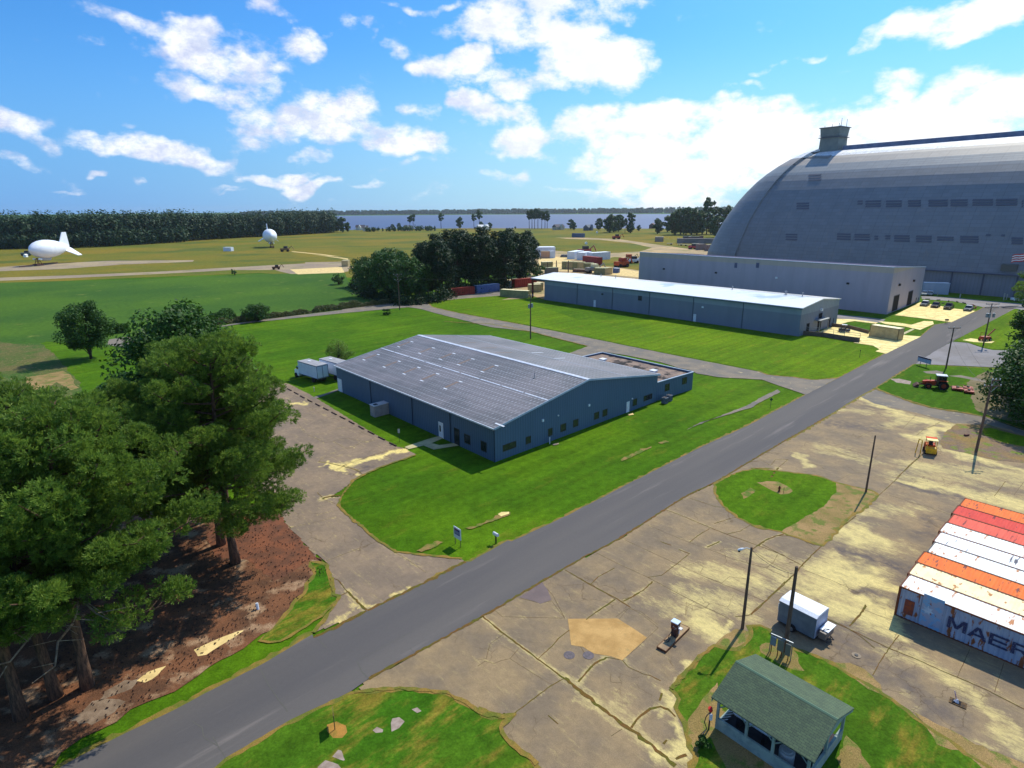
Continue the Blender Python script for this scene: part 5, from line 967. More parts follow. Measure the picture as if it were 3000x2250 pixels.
# each clamshell door: a shell turned about the pin
def shell(a0, a1, nm):
    mm = MB(); n = 26
    for i in range(n):
        p0, p1 = a0 + (a1 - a0) * i / n, a0 + (a1 - a0) * (i + 1) / n
        def q(r, z, p): return HP(math.sin(p) * r, -math.cos(p) * r, z)
        for (r0, z0), (r1, z1) in zip(PROFD, PROFD[1:]): mm.poly([q(r0, z0, p0), q(r0, z0, p1), q(r1, z1, p1), q(r1, z1, p0)])
    for p in (a0, a1):                                                  # thick edge of the shell
        for (r0, z0), (r1, z1) in zip(PROFD, PROFD[1:]): mm.poly([q(r0, z0, p), q(r1, z1, p), q(r1 - 2.2 if r1 > 3 else r1, z1 - .8, p), q(r0 - 2.2, z0, p)])
    return mm.build(nm, HANG, hg)
shell(rad(14.5), rad(91), 'clamshell_door'); shell(rad(91.3), rad(166), 'clamshell_door')
def hang_hit(c, x, y, out_=.12):
    d = Vector(ray(*px(c, x, y))); zz = [p[1] for p in PROF]; r_ = [p[0] for p in PROF]; k = 150.0
    while k < 600:
        q = Vector((d.x * k, d.y * k, 0)) - PIN; z = CAM_H + d.z * k
        if z < 56.4 and abs(q.dot(NN)) < np.interp(z, zz, r_): return q.dot(AX), z
        k += .15
    return None
LOUV = M('louvre', lin(92,96,108), rough=.7); m = MB(); zz = [p[1] for p in PROF]; r_ = [p[0] for p in PROF]
def sl_strip(mm, t0, t1, z0, z1, o_=.18):
    ra, rb = float(np.interp(z0, zz, r_)), float(np.interp(z1, zz, r_))
    mm.hexa([HP(t0, -ra, z0), HP(t1, -ra, z0), HP(t1, -ra - o_, z0 + .05), HP(t0, -ra - o_, z0 + .05), HP(t0, -rb, z1), HP(t1, -rb, z1), HP(t1, -rb - o_, z1 + .05), HP(t0, -rb - o_, z1 + .05)])
LV = [(660,752,590,3),(1075,1115,575,2),(1130,1245,575,3),(1270,1385,575,3),(1420,1515,572,3),(1560,1700,570,3),(1710,1835,568,3),(1860,2010,566,3),(2020,2175,564,3),(2195,2212,575,3),(585,672,802,3),(935,1038,800,3),(1055,1168,803,3),(1190,1222,815,2),(1265,1305,812,2),(1325,1440,812,3),(1475,1590,815,3),(1618,1740,822,2),(1775,1912,818,3),(1950,1990,806,1),(2055,2085,808,1),(2125,2212,828,3),(745,835,395,3),(1480,1500,800,0)]
for x0, x1, y, k in LV:
    for j in range(k):
        h0 = hang_hit('r4', x0 + 3, y + (j - 1) * 17); h1 = hang_hit('r4', x1 - 3, y + (j - 1) * 17 - (x1 - x0) * .0)
        if h0 and h1:
            n_ = 1 if abs(h1[0] - h0[0]) < 16 else 2; z0 = (h0[1] + h1[1]) / 2
            for q in range(n_): m = MB(); ta, tb = h0[0] + (h1[0] - h0[0]) * q / n_, h0[0] + (h1[0] - h0[0]) * (q + .96) / n_; sl_strip(m, ta, tb, z0 - .30, z0 + .30); m.build('louvre_window', LOUV, hg)
m = MB(); m.hexa([HP(-9,-3.5,55.9),HP(-210,-3.5,55.9),HP(-210,3.5,55.9),HP(-9,3.5,55.9),HP(-9,-3.1,58.0),HP(-210,-3.1,58.0),HP(-210,3.1,58.0),HP(-9,3.1,58.0)]); m.build('ridge_monitor', M('monitor_metal', lin(92,104,132), lin(112,122,146), .4, .5), hg)
m = MB(); m.hexa([HP(-8.6,-15,51.98),HP(2.4,-13,52.9),HP(2.4,-3,56.2),HP(-8.6,-3,56.2),HP(-8.6,-15,52.3),HP(2.4,-13,53.2),HP(2.4,-3,56.5),HP(-8.6,-3,56.5)]); m.build('roof_apron', M('roof_apron', lin(132,130,128), rough=.9), hg)
TW = M('tower_wall', lin(128,134,128), lin(116,122,120), .4, .7); CT = MB()
def tower_ring(h, z): return [HP(-7.5 - 0 - h + 4.9, -h, z), HP(-7.5 + h + 4.9, -h, z), HP(-7.5 + h + 4.9, h, z), HP(-7.5 - h + 4.9, h, z)]
def loft(mm, A, Bq_): mm.hexa(A + Bq_)
loft(CT, tower_ring(4.5, 55.0), tower_ring(4.3, 62.5)); loft(CT, tower_ring(4.35, 62.6), tower_ring(4.7, 66.4)); tw = CT.build('tower', TW, hg)
m = MB(); loft(m, tower_ring(5.0, 62.0), tower_ring(5.0, 62.25)); m.build('balcony', MATS['hangar_trim'], tw)
m = MB(); loft(m, tower_ring(5.15, 66.42), tower_ring(5.15, 66.7)); m.build('roof', MATS['hangar_trim'], tw)
m = MB()
for a in ((-1, -1), (1, -1), (1, 1), (-1, 1)):
    for k in range(5):
        pass
for z in (62.8, 63.3):
    r0_ = tower_ring(4.95, z); 
    for i in range(4): m.tube([r0_[i], r0_[(i + 1) % 4]], .04, 4)
m.build('railing', GALV, tw)
m = MB()
for dx, dy, h in ((2.2, 1, 4.2), (-.5, -2, 1.5), (4.2, 2, 3.6), (3.2, -3, 1.6), (-4, -2, 1.2), (1, 3, 1.4)):
    q = HP(-2.6 - dx, dy, 66.6); m.tube([q, (q[0], q[1], q[2] + h)], .10, 5)
m.build('antenna', DARKM, tw)
for k, (x, y, w_) in enumerate(((2115, 1012, 2.0),)):
    h = hang_hit('r4', x, y)
    if h: m = MB(); rr_ = float(np.interp(h[1], zz, r_)); m.hexa([HP(h[0]+2.2,-rr_-1.3,h[1]-1),HP(h[0]-2.2,-rr_-1.3,h[1]-1),HP(h[0]-2.2,-rr_+1,h[1]-1),HP(h[0]+2.2,-rr_+1,h[1]-1),HP(h[0]+2.2,-rr_-1.1,h[1]+1.1),HP(h[0]-2.2,-rr_-1.1,h[1]+1.1),HP(h[0]-2.2,-rr_+1,h[1]+1.4),HP(h[0]+2.2,-rr_+1,h[1]+1.4)]); m.build('exhaust_hood', M('hood', lin(96,98,92), rough=.7), hg)
# sign board on the hangar wall at the far right
sg = at('t4', 2180, 275); ow = Bq + NN * -1.2; a, z = on_wall(ow, AX * -1, 't4', 2150, 200); a0, z0 = on_wall(ow, AX * -1, 't4', 2150, 268)
ws = thing('wall_sign', 'white sign board with dark marks fixed low on the hangar wall at the right edge', 'sign', ow + AX * -a)
fs = lambda p, b, q: tuple((AX * -p + NN * -b)[:2]) + (q,)
z1 = on_wall(ow, AX * -1, 't4', 2180, 140)[1]
m = MB(); m.box(0, 6.5, 0, .2, z0, z1, fs); m.build('board', WHITE, ws); m = MB(); m.box(1.2, 5.8, .203, .23, z0 + 1.5, z0 + 2.1, fs); m.box(2.4, 6, .203, .23, z0 + 2.8, z0 + 3.3, fs); m.build('mark', M('sign_blue', lin(50,60,110)), ws)
# small service shed standing in front of the blue wall
sm = at('r6', 900, 975); fsd = Fr((0, 0), (uA.x, uA.y), (vA.x, vA.y)); bx = thing('utility_shed', 'low cream pump box against the shaded side wall of the blue building', 'shed', sm)
q = at('r6', 1060, 950) - sm; Ls = 3.3
m = MB(); m.box(0, 3.2, 0, 1.35, 0, 1.75, fsd); m.build('wall', M('cream_paint', lin(166,160,158), lin(146,140,140), 1.2, .8), bx); m = MB(); m.box(-.08, 3.3, -.08, 1.43, 1.755, 1.83, fsd); m.build('roof', M('cream_roof', lin(206,202,200)), bx)
m = MB(); m.box(.25, .85, .3, .9, 1.832, 1.90, fsd); m.build('hatch', DARKM, bx); m = MB(); m.box(3.25, 4.1, .15, 1.2, 0, 1.25, fsd); m.build('meter_box', M('maroon', lin(100,60,66)), bx); m = MB(); m.tube([fsd(4.2, 1.0, 0), fsd(4.2, 1.0, 2.3)], .09, 8); m.build('pipe', WHITE, bx)
# shore houses
HOUSE = [('a',779,497,14,'white gabled shore house left of the thicket'),('a',790,499,8,'small white shore house beside the gabled one'),('a',880,498,8,'thin white shore house right of the thicket'),('a',1043,497,18,'white twin-gabled shore house behind the grove tops'),('r3',430,358,20,'wide beige shore house with two wings behind the slim pines'),('r3',705,364,16,'dark grey roofed shore house between shore trees'),('r3',1300,345,18,'brown domed-roof shore house near the big trees')]
hs = [M('house_white', lin(226,226,222)), M('house_beige', lin(176,172,156)), M('house_grey', lin(92,100,112)), M('house_brown', lin(104,84,84)), M('house_roof', lin(96,92,98), rough=.9)]
for i, (c, x, y, w_, lab) in enumerate(HOUSE):
    h_ = thing('shore_house', lab, 'house', at(c, x, y), .2 * i, 'houses along the shore'); mt_ = hs[0] if i < 4 else hs[i - 3]; k = w_ / 2
    m = MB(); m.prism([(-k,-4,0),(k,-4,0),(k,-4,4.5),(-k,-4,4.5)], (0,8,0)); 
    m.prism([(-k*.3,-7,0),(k*.3,-7,0),(k*.3,-7,5),(0,-7,8.5),(-k*.3,-7,5)], (0,3,0)); m.build('wall', mt_, h_)
    m = MB(); m.prism([(-k-.6,-4.6,4.4),(-k-.6,4.6,4.4),(-k-.6,0,8.4)], (w_+1.2,0,0)); m.prism([(-k*.36,-7.4,5),(k*.36,-7.4,5),(0,-7.4,9.2)], (0,7.4,0)) if False else None; m.build('roof', hs[4] if i in (0,1,2,4) else (hs[0] if i == 3 else mt_), h_)
# ------------------------------------------------------------------ shipping containers
def paint(name, c, c2, rustk=.60, rust=lin(150,78,36), rough=.45, st=(1, 1, .35), s=1.4, uneven=.0):
    return M(name, c, c2, .8, rough, c3=rust, s3=s, t3=(rustk, rustk + .06), stretch=st, spec=.12)
RAILR = M('rusted_rail', lin(120,66,40), lin(92,54,38), 3, .8)
def container(label, L, W, H, side, roof, rail, group=None, loc=(0, 0, 0), rz=0, detail=True, name='shipping_container', roof_rust=None, doors=None, cat='container', ends=None):
    root = thing(name, label, cat, loc, rz, group); p = .14 if detail else .5; dpt = .04
    m = MB(); xs = []; x = .12; on = 0
    while x < L - .12: xs.append((x, on)); x += p * .35; xs.append((min(x, L - .12), 1 - on)); on = 1 - on; x += p * .65
    xs.append((L - .12, on))
    for y0, sg in ((.03, 1), (W - .03, -1)):
        for (a, fa), (b, fb) in zip(xs, xs[1:]): m.poly([(a, y0 + sg * fa * dpt, .14), (b, y0 + sg * fb * dpt, .14), (b, y0 + sg * fb * dpt, H - .1), (a, y0 + sg * fa * dpt, H - .1)])
    ys = [.1 + (W - .2) * k / (14 if detail else 5) for k in range((14 if detail else 5) + 1)]
    for k, (a, b) in enumerate(zip(ys, ys[1:])): m.poly([(.05 + .03 * (k % 2), a, .14), (.05 + .03 * ((k + 1) % 2), b, .14), (.05 + .03 * ((k + 1) % 2), b, H - .1), (.05 + .03 * (k % 2), a, H - .1)])
    m.build('side_panel', side, root)
    m = MB(); xs2 = [.08]; 
    while xs2[-1] < L - .25: xs2.append(xs2[-1] + (.12 if detail else .6))
    xs2.append(L - .08)
    for k, (a, b) in enumerate(zip(xs2, xs2[1:])): z0, z1 = H - .03 + .02 * (k % 2), H - .03 + .02 * ((k + 1) % 2); m.poly([(a, .06, z0), (b, .06, z1), (b, W - .06, z1), (a, W - .06, z0)])
    m.build('roof', roof, root)
    m = MB()
    for y0 in (0, W - .07): m.box(.16, L - .16, y0, y0 + .07, H - .10, H + .002); m.box(.16, L - .16, y0, y0 + .07, 0, .14)
    for x0 in (0, L - .16):
        for y0 in (0, W - .16): m.box(x0, x0 + .16, y0, y0 + .16, 0, H + .012)
        m.box(x0 + .01, x0 + .1, .16, W - .16, H - .1, H + .004); m.box(x0 + .01, x0 + .1, .16, W - .16, 0, .14)
    m.build('frame', rail, root)
    m = MB(); x0 = L - .05
    for y0, y1 in ((.17, W / 2 - .01), (W / 2 + .01, W - .17)): m.box(x0, x0 + .04, y0, y1, .15, H - .11)
    for y in (.4, .9, W - .9, W - .4): m.tube([(x0 + .07, y, .2), (x0 + .07, y, H - .16)], .02, 6)
    m.build('door', doors or side, root); return root
s0 = at('s8', 188, 1112); HC = 2.62; L_dir = (at('s4', 2212, 1530, HC) - at('s4', 1205, 1140, HC)).normalized(); N_dir = Vector((-L_dir.y, L_dir.x, 0)); rzC = math.atan2(L_dir.y, L_dir.x)
far_e = at('s8', 760, 155, HC) - at('s8', 235, 870, HC); shear = far_e.dot(L_dir) / far_e.dot(N_dir); pitch = far_e.dot(N_dir) / 9
p_w = paint('white_container_paint', lin(228,228,222), lin(212,210,200), .56, lin(166,98,56)); p_w2 = paint('white_roof_paint', lin(250,250,246), lin(240,240,234), .575, lin(190,128,80), st=(3.5, .8, 1), s=1.0)
p_cr = paint('cream_roof_paint', lin(250,238,190), lin(238,226,174), .58, lin(186,120,60), st=(2, 1, 1), s=1.1); p_or = paint('orange_paint', lin(240,118,32), lin(230,106,28), .58, lin(120,60,50), st=(4, .6, 1), s=.9)
p_rd = paint('red_paint', lin(220,66,46), lin(206,56,40), .60, lin(120,36,36), st=(4, .7, 1), s=.9); p_pk = paint('faded_red_paint', lin(230,98,72), lin(220,86,64), .60, lin(110,50,46), st=(5, .5, 1), s=.8); p_mk = paint('white_scuffed_paint', lin(250,250,250), lin(244,244,244), .60, lin(92,90,98), st=(5, .5, 1), s=.7)
p_mb = paint('maersk_side_paint', lin(166,178,196), lin(146,160,182), .56, lin(140,86,56), st=(1.6, 1, .5), s=1.5)
rows = [('white container nearest the camera with big dark capital letters on its long side', p_mb, p_w2, RAILR), ('cream-roofed rusty container, second from the lettered one', p_w, p_cr, RAILR), ('orange-roofed container between two pale ones in the row', p_or, p_or, RAILR),
 ('clean white-roofed container just beyond the middle orange one', p_w, p_w2, DARKM), ('white-roofed container with black scuff marks, fifth in the row', p_w, p_mk, RAILR), ('white rust-streaked container next to the faded red one', p_w, p_w2, RAILR),
 ('faded red container on the near side of the red pair', p_pk, p_pk, RAILR), ('deep red container on the far side of the red pair', p_rd, p_rd, RAILR), ('orange container at the far end of the row', p_or, p_or, RAILR)]
GC = 'shipping containers packed side by side'
for i, (lab, sd_, rf_, rl) in enumerate(rows):
    jx = random.uniform(-.12, .12) if i else 0; loc = s0 + N_dir * (pitch * i) + L_dir * (shear * pitch * i + jx)
    co = container(lab, 12.19, min(2.438, pitch - .03), HC, sd_, rf_, rl, GC, loc, rzC)
    if i == 0: C0 = co
def on_c(x, y): return on_wall(s0, L_dir, 's8', x, y)
def text_mesh(name, txt, size, mat, parent, loc, rot, ext=.004, offset=0.0, sx=1.0, align='LEFT'):
    cu = bpy.data.curves.new(name, 'FONT'); cu.body = txt; cu.size = size; cu.extrude = ext; cu.offset = offset; cu.resolution_u = 3; cu.align_x = align; cu.space_character = 1.05
    tmp = bpy.data.objects.new('tmp', cu); COL.objects.link(tmp); dg = bpy.context.evaluated_depsgraph_get(); me = bpy.data.meshes.new_from_object(tmp.evaluated_get(dg)); bpy.data.objects.remove(tmp)
    me.name = name; me.materials.clear(); o = link(name, me, mat, parent); o.location = loc; o.rotation_euler = rot; o.scale = (sx, 1, 1); return o
aM, zM = on_c(617, 1203); _, zT = on_c(630, 1115); aE, _ = on_c(1098, 1385); hM = max(.8, zT - zM)
def letters(parent, word, x0, z0, h, wd, gap, mat, st=.23, y=-.012):
    T_ = {'M': [((0,0),(0,1)),((1,0),(1,1)),((.06,1),(.5,.12)),((.94,1),(.5,.12))], 'A': [((0,0),(.5,1)),((1,0),(.5,1)),((.22,.3),(.78,.3))], 'E': [((0,0),(0,1)),((0,.08),(1,.08)),((0,.5),(.9,.5)),((0,.92),(1,.92))],
          'R': [((0,0),(0,1)),((0,.92),(.85,.92)),((0,.48),(.85,.48)),((.92,.5),(.92,.92)),((.5,.46),(1,0))], 'S': [((.05,.92),(1,.92)),((.05,.5),(.95,.5)),((0,.08),(.95,.08)),((.04,.5),(.04,.92)),((.96,.08),(.96,.5))], 'K': [((0,0),(0,1)),((.1,.42),(.95,1)),((.3,.6),(1,0))]}
    for i_, ch in enumerate(word):
        mm = MB(); xx = x0 + i_ * (wd + gap)
        for k, ((a, b), (c, d)) in enumerate(T_[ch]):
            hz_ = abs(d - b) < .01; ax_, bx_ = xx + a * wd, xx + c * wd; w2 = st * h * .5; y0 = y - k * .0012
            if hz_: q = [(ax_ - w2, y0, z0 + b*h - w2*.75), (bx_ + w2*.4, y0, z0 + b*h - w2*.75), (bx_ + w2*.4, y0, z0 + b*h + w2*.75), (ax_ - w2, y0, z0 + b*h + w2*.75)]
            else: q = [(ax_ - w2, y0, z0 + b*h), (ax_ + w2, y0, z0 + b*h), (bx_ + w2, y0, z0 + d*h), (bx_ - w2, y0, z0 + d*h)]
            mm.prism(q, (0, -.001, 0))
        mm.build('letter', mat, parent)
aM2, _ = on_c(775, 1255); wl = (aM2 - aM) * .80; aA, _ = on_c(800, 1275); gp = ((aE - aM) - 3 * (wl + .2)) / 2 + .2
letters(C0, 'MAERSK', aM + .1, zM, hM, wl, max(.3, gp), M('letter_navy', lin(44,50,84), lin(58,64,98), 6, .7, c3=lin(140,146,160), s3=9, t3=(.60,.64)))
a0_, z0_ = on_c(392, 1150); a1_, z1_ = on_c(540, 985); LB = M('logo_blue', lin(120,168,206), lin(156,166,188), 1.6, .6, c3=lin(150,92,58), s3=2.6, t3=(.60,.66), lo=.46, hi=.56); m = MB(); m.box(a0_, a1_ + .5, -.008, -.002, max(.2, z0_ - .35), z1_ + .1); m.build('logo_panel', LB, C0)
cxs, czs, rs_ = (a0_ + a1_) / 2, (z0_ + z1_) / 2 - .05, .42; pts = []
for k in range(14): r = rs_ if k % 2 == 0 else rs_ * .5; an = math.pi / 2 + k * math.pi / 7; pts.append((cxs + r * math.cos(an), -.012, czs + r * math.sin(an)))
m = MB(); m.prism(pts, (0, -.003, 0)); m.build('logo_star', M('faded_white', lin(190,206,220), lin(150,180,204), 3, .7), C0)
a0_, z0_ = on_c(262, 1090); a1_, z1_ = on_c(360, 1020); m = MB(); m.box(a0_, a1_, -.010, -.002, z0_, z1_ + .12); m.build('rust_panel', M('rust_brown', lin(150,76,44), lin(110,66,60), 4, .9), C0)

# smaller stores, far containers and trailers -------------------------------------------------
TAN = M('tan_paint', lin(196,178,132), lin(176,160,118), 1, .7); TANR = M('tan_roof', lin(244,234,190), lin(230,218,170), 1, .6); OLIVE = M('olive_paint', lin(150,148,104), lin(130,130,92), 1, .7); OLR = M('olive_roof', lin(190,190,140), lin(170,168,120), 1, .6)
BRICK = M('brick_red', lin(150,52,40), lin(128,44,36), 1, .7); BLUEC = M('blue_paint', lin(88,110,158), lin(76,98,146), 1, .6); LBR = M('pale_blue_roof', lin(190,206,226)); REDC = M('maroon_paint', lin(150,60,58), lin(134,54,52), 1, .7); WTR = M('trailer_white', lin(220,228,238), lin(206,214,226), 1, .4); WTRR = M('trailer_roof', lin(250,252,252), rough=.4)
a = at('u8', 535, 130); b = at('u8', 845, 180); d = (b - a).normalized(); hB = rise('u8', 845, 180, 872, 52)
pc = container('tan ribbed storage container on the pale pad beside the road', (b - a).length, 2.5, hB, TAN, TANR, M('tan_dark', lin(120,104,74)), None, a, math.atan2(d.y, d.x), False)
def cbox(label, c, x0, y0, x1, y1, side, roof, H=2.6, W=2.5, group=None, L=None, nm='shipping_container', cat='container'):
    a = at(c, x0, y0); b = at(c, x1, y1); d = b - a; L = L or d.length
    return container(label, L, W, H, side, roof, side, group, a, math.atan2(d.y, d.x), False, nm, cat=cat)
cbox('orange-brown container at the foot of the dark grove', 'r2', 1312, 978, 1552, 955, BRICK, BRICK, 2.9)
cbox('blue-grey container right of the orange-brown one by the grove', 'r2', 1570, 948, 1782, 925, BLUEC, LBR, 2.9)
cbox('long brick-red container left of the open bay of the shed', 'r2', 1925, 898, 2110, 880, BRICK, BRICK, 3.4, L=11)
cbox('tan flat container pair, left one, on the yard edge', 'r2', 1785, 975, 1915, 985, OLIVE, TANR, 2.6)
cbox('tan flat container pair, right one, nearest the shed', 'r2', 1910, 985, 2045, 992, OLIVE, TANR, 2.6)
cbox('tan box seen through the open bay of the shed', 'r2', 2050, 938, 2170, 935, TAN, TANR, 3.0)
cbox('tan box behind the open bay, further back', 'r3', 215, 925, 290, 920, TAN, TANR, 3.0)
GY = 'boxes in the yard beyond the long shed'
cbox('olive container with a pale top just beyond the shed roof', 't7', 1215, 580, 1395, 585, OLIVE, OLR, 3.2, 4, GY); cbox('tan end box joined to the olive container beyond the roof', 't7', 1395, 585, 1515, 572, TAN, OLR, 3.2, 4, GY)
cbox('blue and white small box right of the olive container', 't7', 1520, 552, 1605, 556, BLUEC, WTRR, 2.4, 2.5, GY)
for i, (x0, x1, y, lab) in enumerate([(695,760,490,'left end'),(765,860,492,'second'),(865,940,498,'third'),(945,1050,500,'fourth'),(1045,1205,520,'right end')]): cbox('olive truck box in the yard row, %s of five' % lab, 't7', x0, y, x1, y + 3, OLIVE if i % 2 == 0 else TAN, OLR, 4.0, 3, GY)
cbox('dark green truck box left in the yard by the bush', 't7', 380, 500, 550, 495, OLIVE, TANR, 4.0, 3, GY); cbox('low grey box behind the left end of the shed roof', 't7', 450, 568, 640, 560, M('yard_grey', lin(120,118,110)), OLR, 3, 3, GY)
cbox('flat brown deck stack behind the shed roof', 't7', 870, 540, 1090, 548, M('yard_brown', lin(120,98,84)), M('yard_brown_top', lin(150,132,112)), 1.6, 3, GY)
cbox('maroon container in front of the white trailers', 't7', 1030, 400, 1270, 430, REDC, REDC, 4.4, 3.5, GY)
for i, (x0, y0, x1, y1, lab) in enumerate([(900,330,1050,300,'left'),(1060,345,1180,320,'middle'),(1190,350,1480,330,'right, longest')]): cbox('white box trailer in the yard, %s of the three' % lab, 't7', x0, y0, x1, y1, WTR, WTRR, 4.6, 5, 'white trailers in the yard', nm='box_trailer', cat='trailer')
cbox('long white-roofed yard shed behind the right edge of the grove', 't7', 225, 300, 590, 295, WTR, WTRR, 6.5, 10, nm='yard_shed', cat='shed'); cbox('tan box in front of the white-roofed yard shed', 't7', 358, 315, 500, 315, M('peach_box', lin(190,150,124)), TAN, 4.5, 3, GY); cbox('pale box right of the white-roofed yard shed', 't7', 505, 315, 585, 312, LBR, WTR, 4.6, 3, GY)
cbox('blue-grey container pair standing far out in the meadow', 'r3', 553, 428, 660, 430, M('slate_blue', lin(86,104,130)), M('slate_top', lin(100,118,144)), 4.5, 4); cbox('pale box on the far meadow left of the flatbeds', 't8', 140, 800, 320, 800, M('pale_taupe', lin(150,136,124)), WTR, 4.5, 4)
cbox('long grey block of stacked boxes beyond the parked flatbeds', 't8', 610, 835, 1430, 840, M('stack_grey', lin(136,130,130), lin(104,108,112), .12), M('stack_top', lin(170,160,156)), 4.4, 4, nm='stacked_boxes', cat='boxes')
for i, (x0, x1, y) in enumerate([(745,850,770),(860,930,775),(935,1100,775),(1105,1180,765)]): cbox('dark box in the furthest row by the hangar foot, number %s from the left' % ('one','two','three','four')[i], 't8', x0, y, x1, y, M('far_box_dark', lin(86,84,92)) if i % 2 == 0 else M('far_box_red', lin(110,84,84)), WTR if i == 1 else M('far_box_top', lin(120,116,120)), 4, 4, 'furthest boxes')
cbox('grey box on the dirt near the hangar foot', 't8', 1080, 980, 1235, 975, M('taupe', lin(128,110,108)), M('far_box_top2', lin(150,140,138)), 4.4, 4); cbox('grey box half hidden by the hangar foot', 't8', 1265, 1000, 1345, 998, MATS['taupe'], MATS['far_box_top2'], 4.4, 4)
cbox('white box alone in the left meadow', 'r1', 1448, 390, 1498, 390, WTR, WTRR, 3.2, 4); cbox('tan crate on the old runway left of the grove', 'r2', 320, 700, 378, 700, TAN, TANR, 3.6, 4)
cbox('long white trailer box with a red mark behind the tall grey hall', 't4', 570, 335, 985, 350, M('pale_box', lin(150,168,186)), WTRR, 4.0, 3)
def flatbed(mm_label, c, x0, x1, y, first=[]):
    a = at(c, x0, y); b = at(c, x1, y); d = (b - a); L = d.length
    r = thing('flatbed_trailer', mm_label, 'trailer', a, math.atan2(d.y, d.x), 'flatbed trailers parked beyond the hall'); m = MB(); m.box(0, L, 0, 2.5, 1.0, 1.35); m.build('deck', M('deck_pale', lin(176,176,150)), r); m = MB()
    for x in (L * .7, L * .82): m.cyl((x, 1.25, .5), (0, 1, 0), .5, 2.4, 10)
    m.build('wheel', DARKM, r); m = MB(); m.box(L * .15, L * .2, .6, 1.9, 0, 1.0); m.build('landing_leg', DARKM, r)
for x0, x1, y in ((400,520,865),(630,730,885),(730,830,893),(835,925,900),(940,1010,868),(1010,1100,872),(1100,1200,885),(1000,1080,918),(1290,1400,893),(1290,1400,925)): flatbed('low flatbed trailer in the rows parked beyond the tall grey hall', 't8', x0, x1, y)

# ------------------------------------------------------------------ vehicles
TYRE = M('tyre', lin(34,33,34), rough=.9); RIM = M('rim', lin(150,152,158), rough=.35, metal=.6); LAMP = M('lamp_lens', lin(220,220,215), rough=.2); TAIL = M('tail_lens', lin(130,20,20), rough=.3); CGL = M('car_glass', lin(28,32,38), rough=.08, spec=.8)
def wheels(root, xs, y, r, w_=.24):
    for x in xs:
        for s_ in (-1, 1): wb_ = MB(); wb_.cyl((x, s_ * y, r), (0, 1, 0), r, w_, 18); t = wb_.build('wheel', TYRE, root); rb = MB(); rb.cyl((x, s_ * (y + w_ * .42), r), (0, 1, 0), r * .58, .06, 12); rb.build('rim', RIM, t)
def loftx(mm, secs):                                    # sections: x, half width bottom, half width top, z bottom, z top
    for (x0, a0, b0, c0, d0), (x1, a1, b1, c1, d1) in zip(secs, secs[1:]):
        mm.poly([(x0,-a0,c0),(x1,-a1,c1),(x1,-b1,d1),(x0,-b0,d0)]); mm.poly([(x0,a0,c0),(x0,b0,d0),(x1,b1,d1),(x1,a1,c1)]); mm.poly([(x0,-b0,d0),(x1,-b1,d1),(x1,b1,d1),(x0,b0,d0)]); mm.poly([(x0,-a0,c0),(x0,a0,c0),(x1,a1,c1),(x1,-a1,c1)])
    for s_, r in ((secs[0], 1), (secs[-1], 0)): x, a, b, c, d = s_; mm.poly([(x,-a,c),(x,-b,d),(x,b,d),(x,a,c)])
def car(kind, label, paint_, loc, rz, roofm=None, bed=False, L=4.6, Wd=1.85, H=1.65, group=None, cat='car'):
    r = thing(kind, label, cat, loc, rz, group); h = Wd / 2; bl_ = .92; m = MB()
    if bed: S = [(0,h*.9,h*.88,.45,.95),(.15,h,h*.96,.35,1.05),(1.35,h,h*.97,.35,1.12),(L*.62,h,h*.97,.35,1.12)]
    else: S = [(0,h*.86,h*.8,.42,.72),(.12,h*.96,h*.88,.3,.86),(1.2,h,h*.93,.28,bl_+.02),(L-.6,h,h*.93,.28,bl_+.06),(L-.08,h*.96,h*.9,.32,bl_+.02),(L,h*.9,h*.84,.42,.8)]
    loftx(m, S)
    if bed:
        m.box(L*.62+.02, L, -h, -h+.1, .5, 1.12); m.box(L*.62+.02, L, h-.1, h, .5, 1.12); m.box(L-.08, L, -h+.1, h-.1, .5, 1.12); m.box(L*.62+.02, L-.08, -h+.1, h-.1, .5, .62)
    m.build('body', paint_, r, bev=.03)
    c0, c1, c2, c3 = (1.3, 1.95, L*.60, L*.62) if bed else (1.15, 1.85, L-.95, L-.3); k = MB()
    loftx(k, [(c0,h*.88,h*.86,bl_,bl_+.08),(c1,h*.9,h*.72,bl_,H-.05),(c2,h*.9,h*.72,bl_,H-.05),(c3,h*.88,h*.84,bl_,bl_+.12)]); k.build('cabin', CGL, r)
    k = MB(); k.box(c1-.08, c2+.05, -h*.72, h*.72, H-.05, H); 
    for xx in (c1+.05, (c1+c2)/2, c2-.05): 
        for s_ in (-1, 1): k.tube([(xx, s_*h*.905, bl_), (xx, s_*h*.735, H-.05)], .035, 4)
    k.build('roof', roofm or paint_, r)
    wheels(r, (.85, L-.95), h*.93, .35)
    for s_ in (-1, 1): q = MB(); q.box(-.015, .1, s_*h*.62-.16, s_*h*.62+.16, .62, .74); q.build('headlight', LAMP, r); q = MB(); q.box(L-.06, L+.012, s_*h*.66-.12, s_*h*.66+.12, .78, .92); q.build('tail_light', TAIL, r)
    return r
BLK = M('black_paint', lin(34,36,44), rough=.25, spec=.7); GRYP = M('grey_car_paint', lin(96,104,116), rough=.3, metal=.3, spec=.6); DKR = M('dark_plum_paint', lin(52,40,52), rough=.3, spec=.6); SLV = M('silver_paint', lin(196,204,214), rough=.3, metal=.2); WHP = M('white_car_paint', lin(236,238,240), rough=.3)
pd = (at('t4', 520, 545) - at('t4', 640, 460)); fdir = math.atan2(pd.y, pd.x) + math.pi
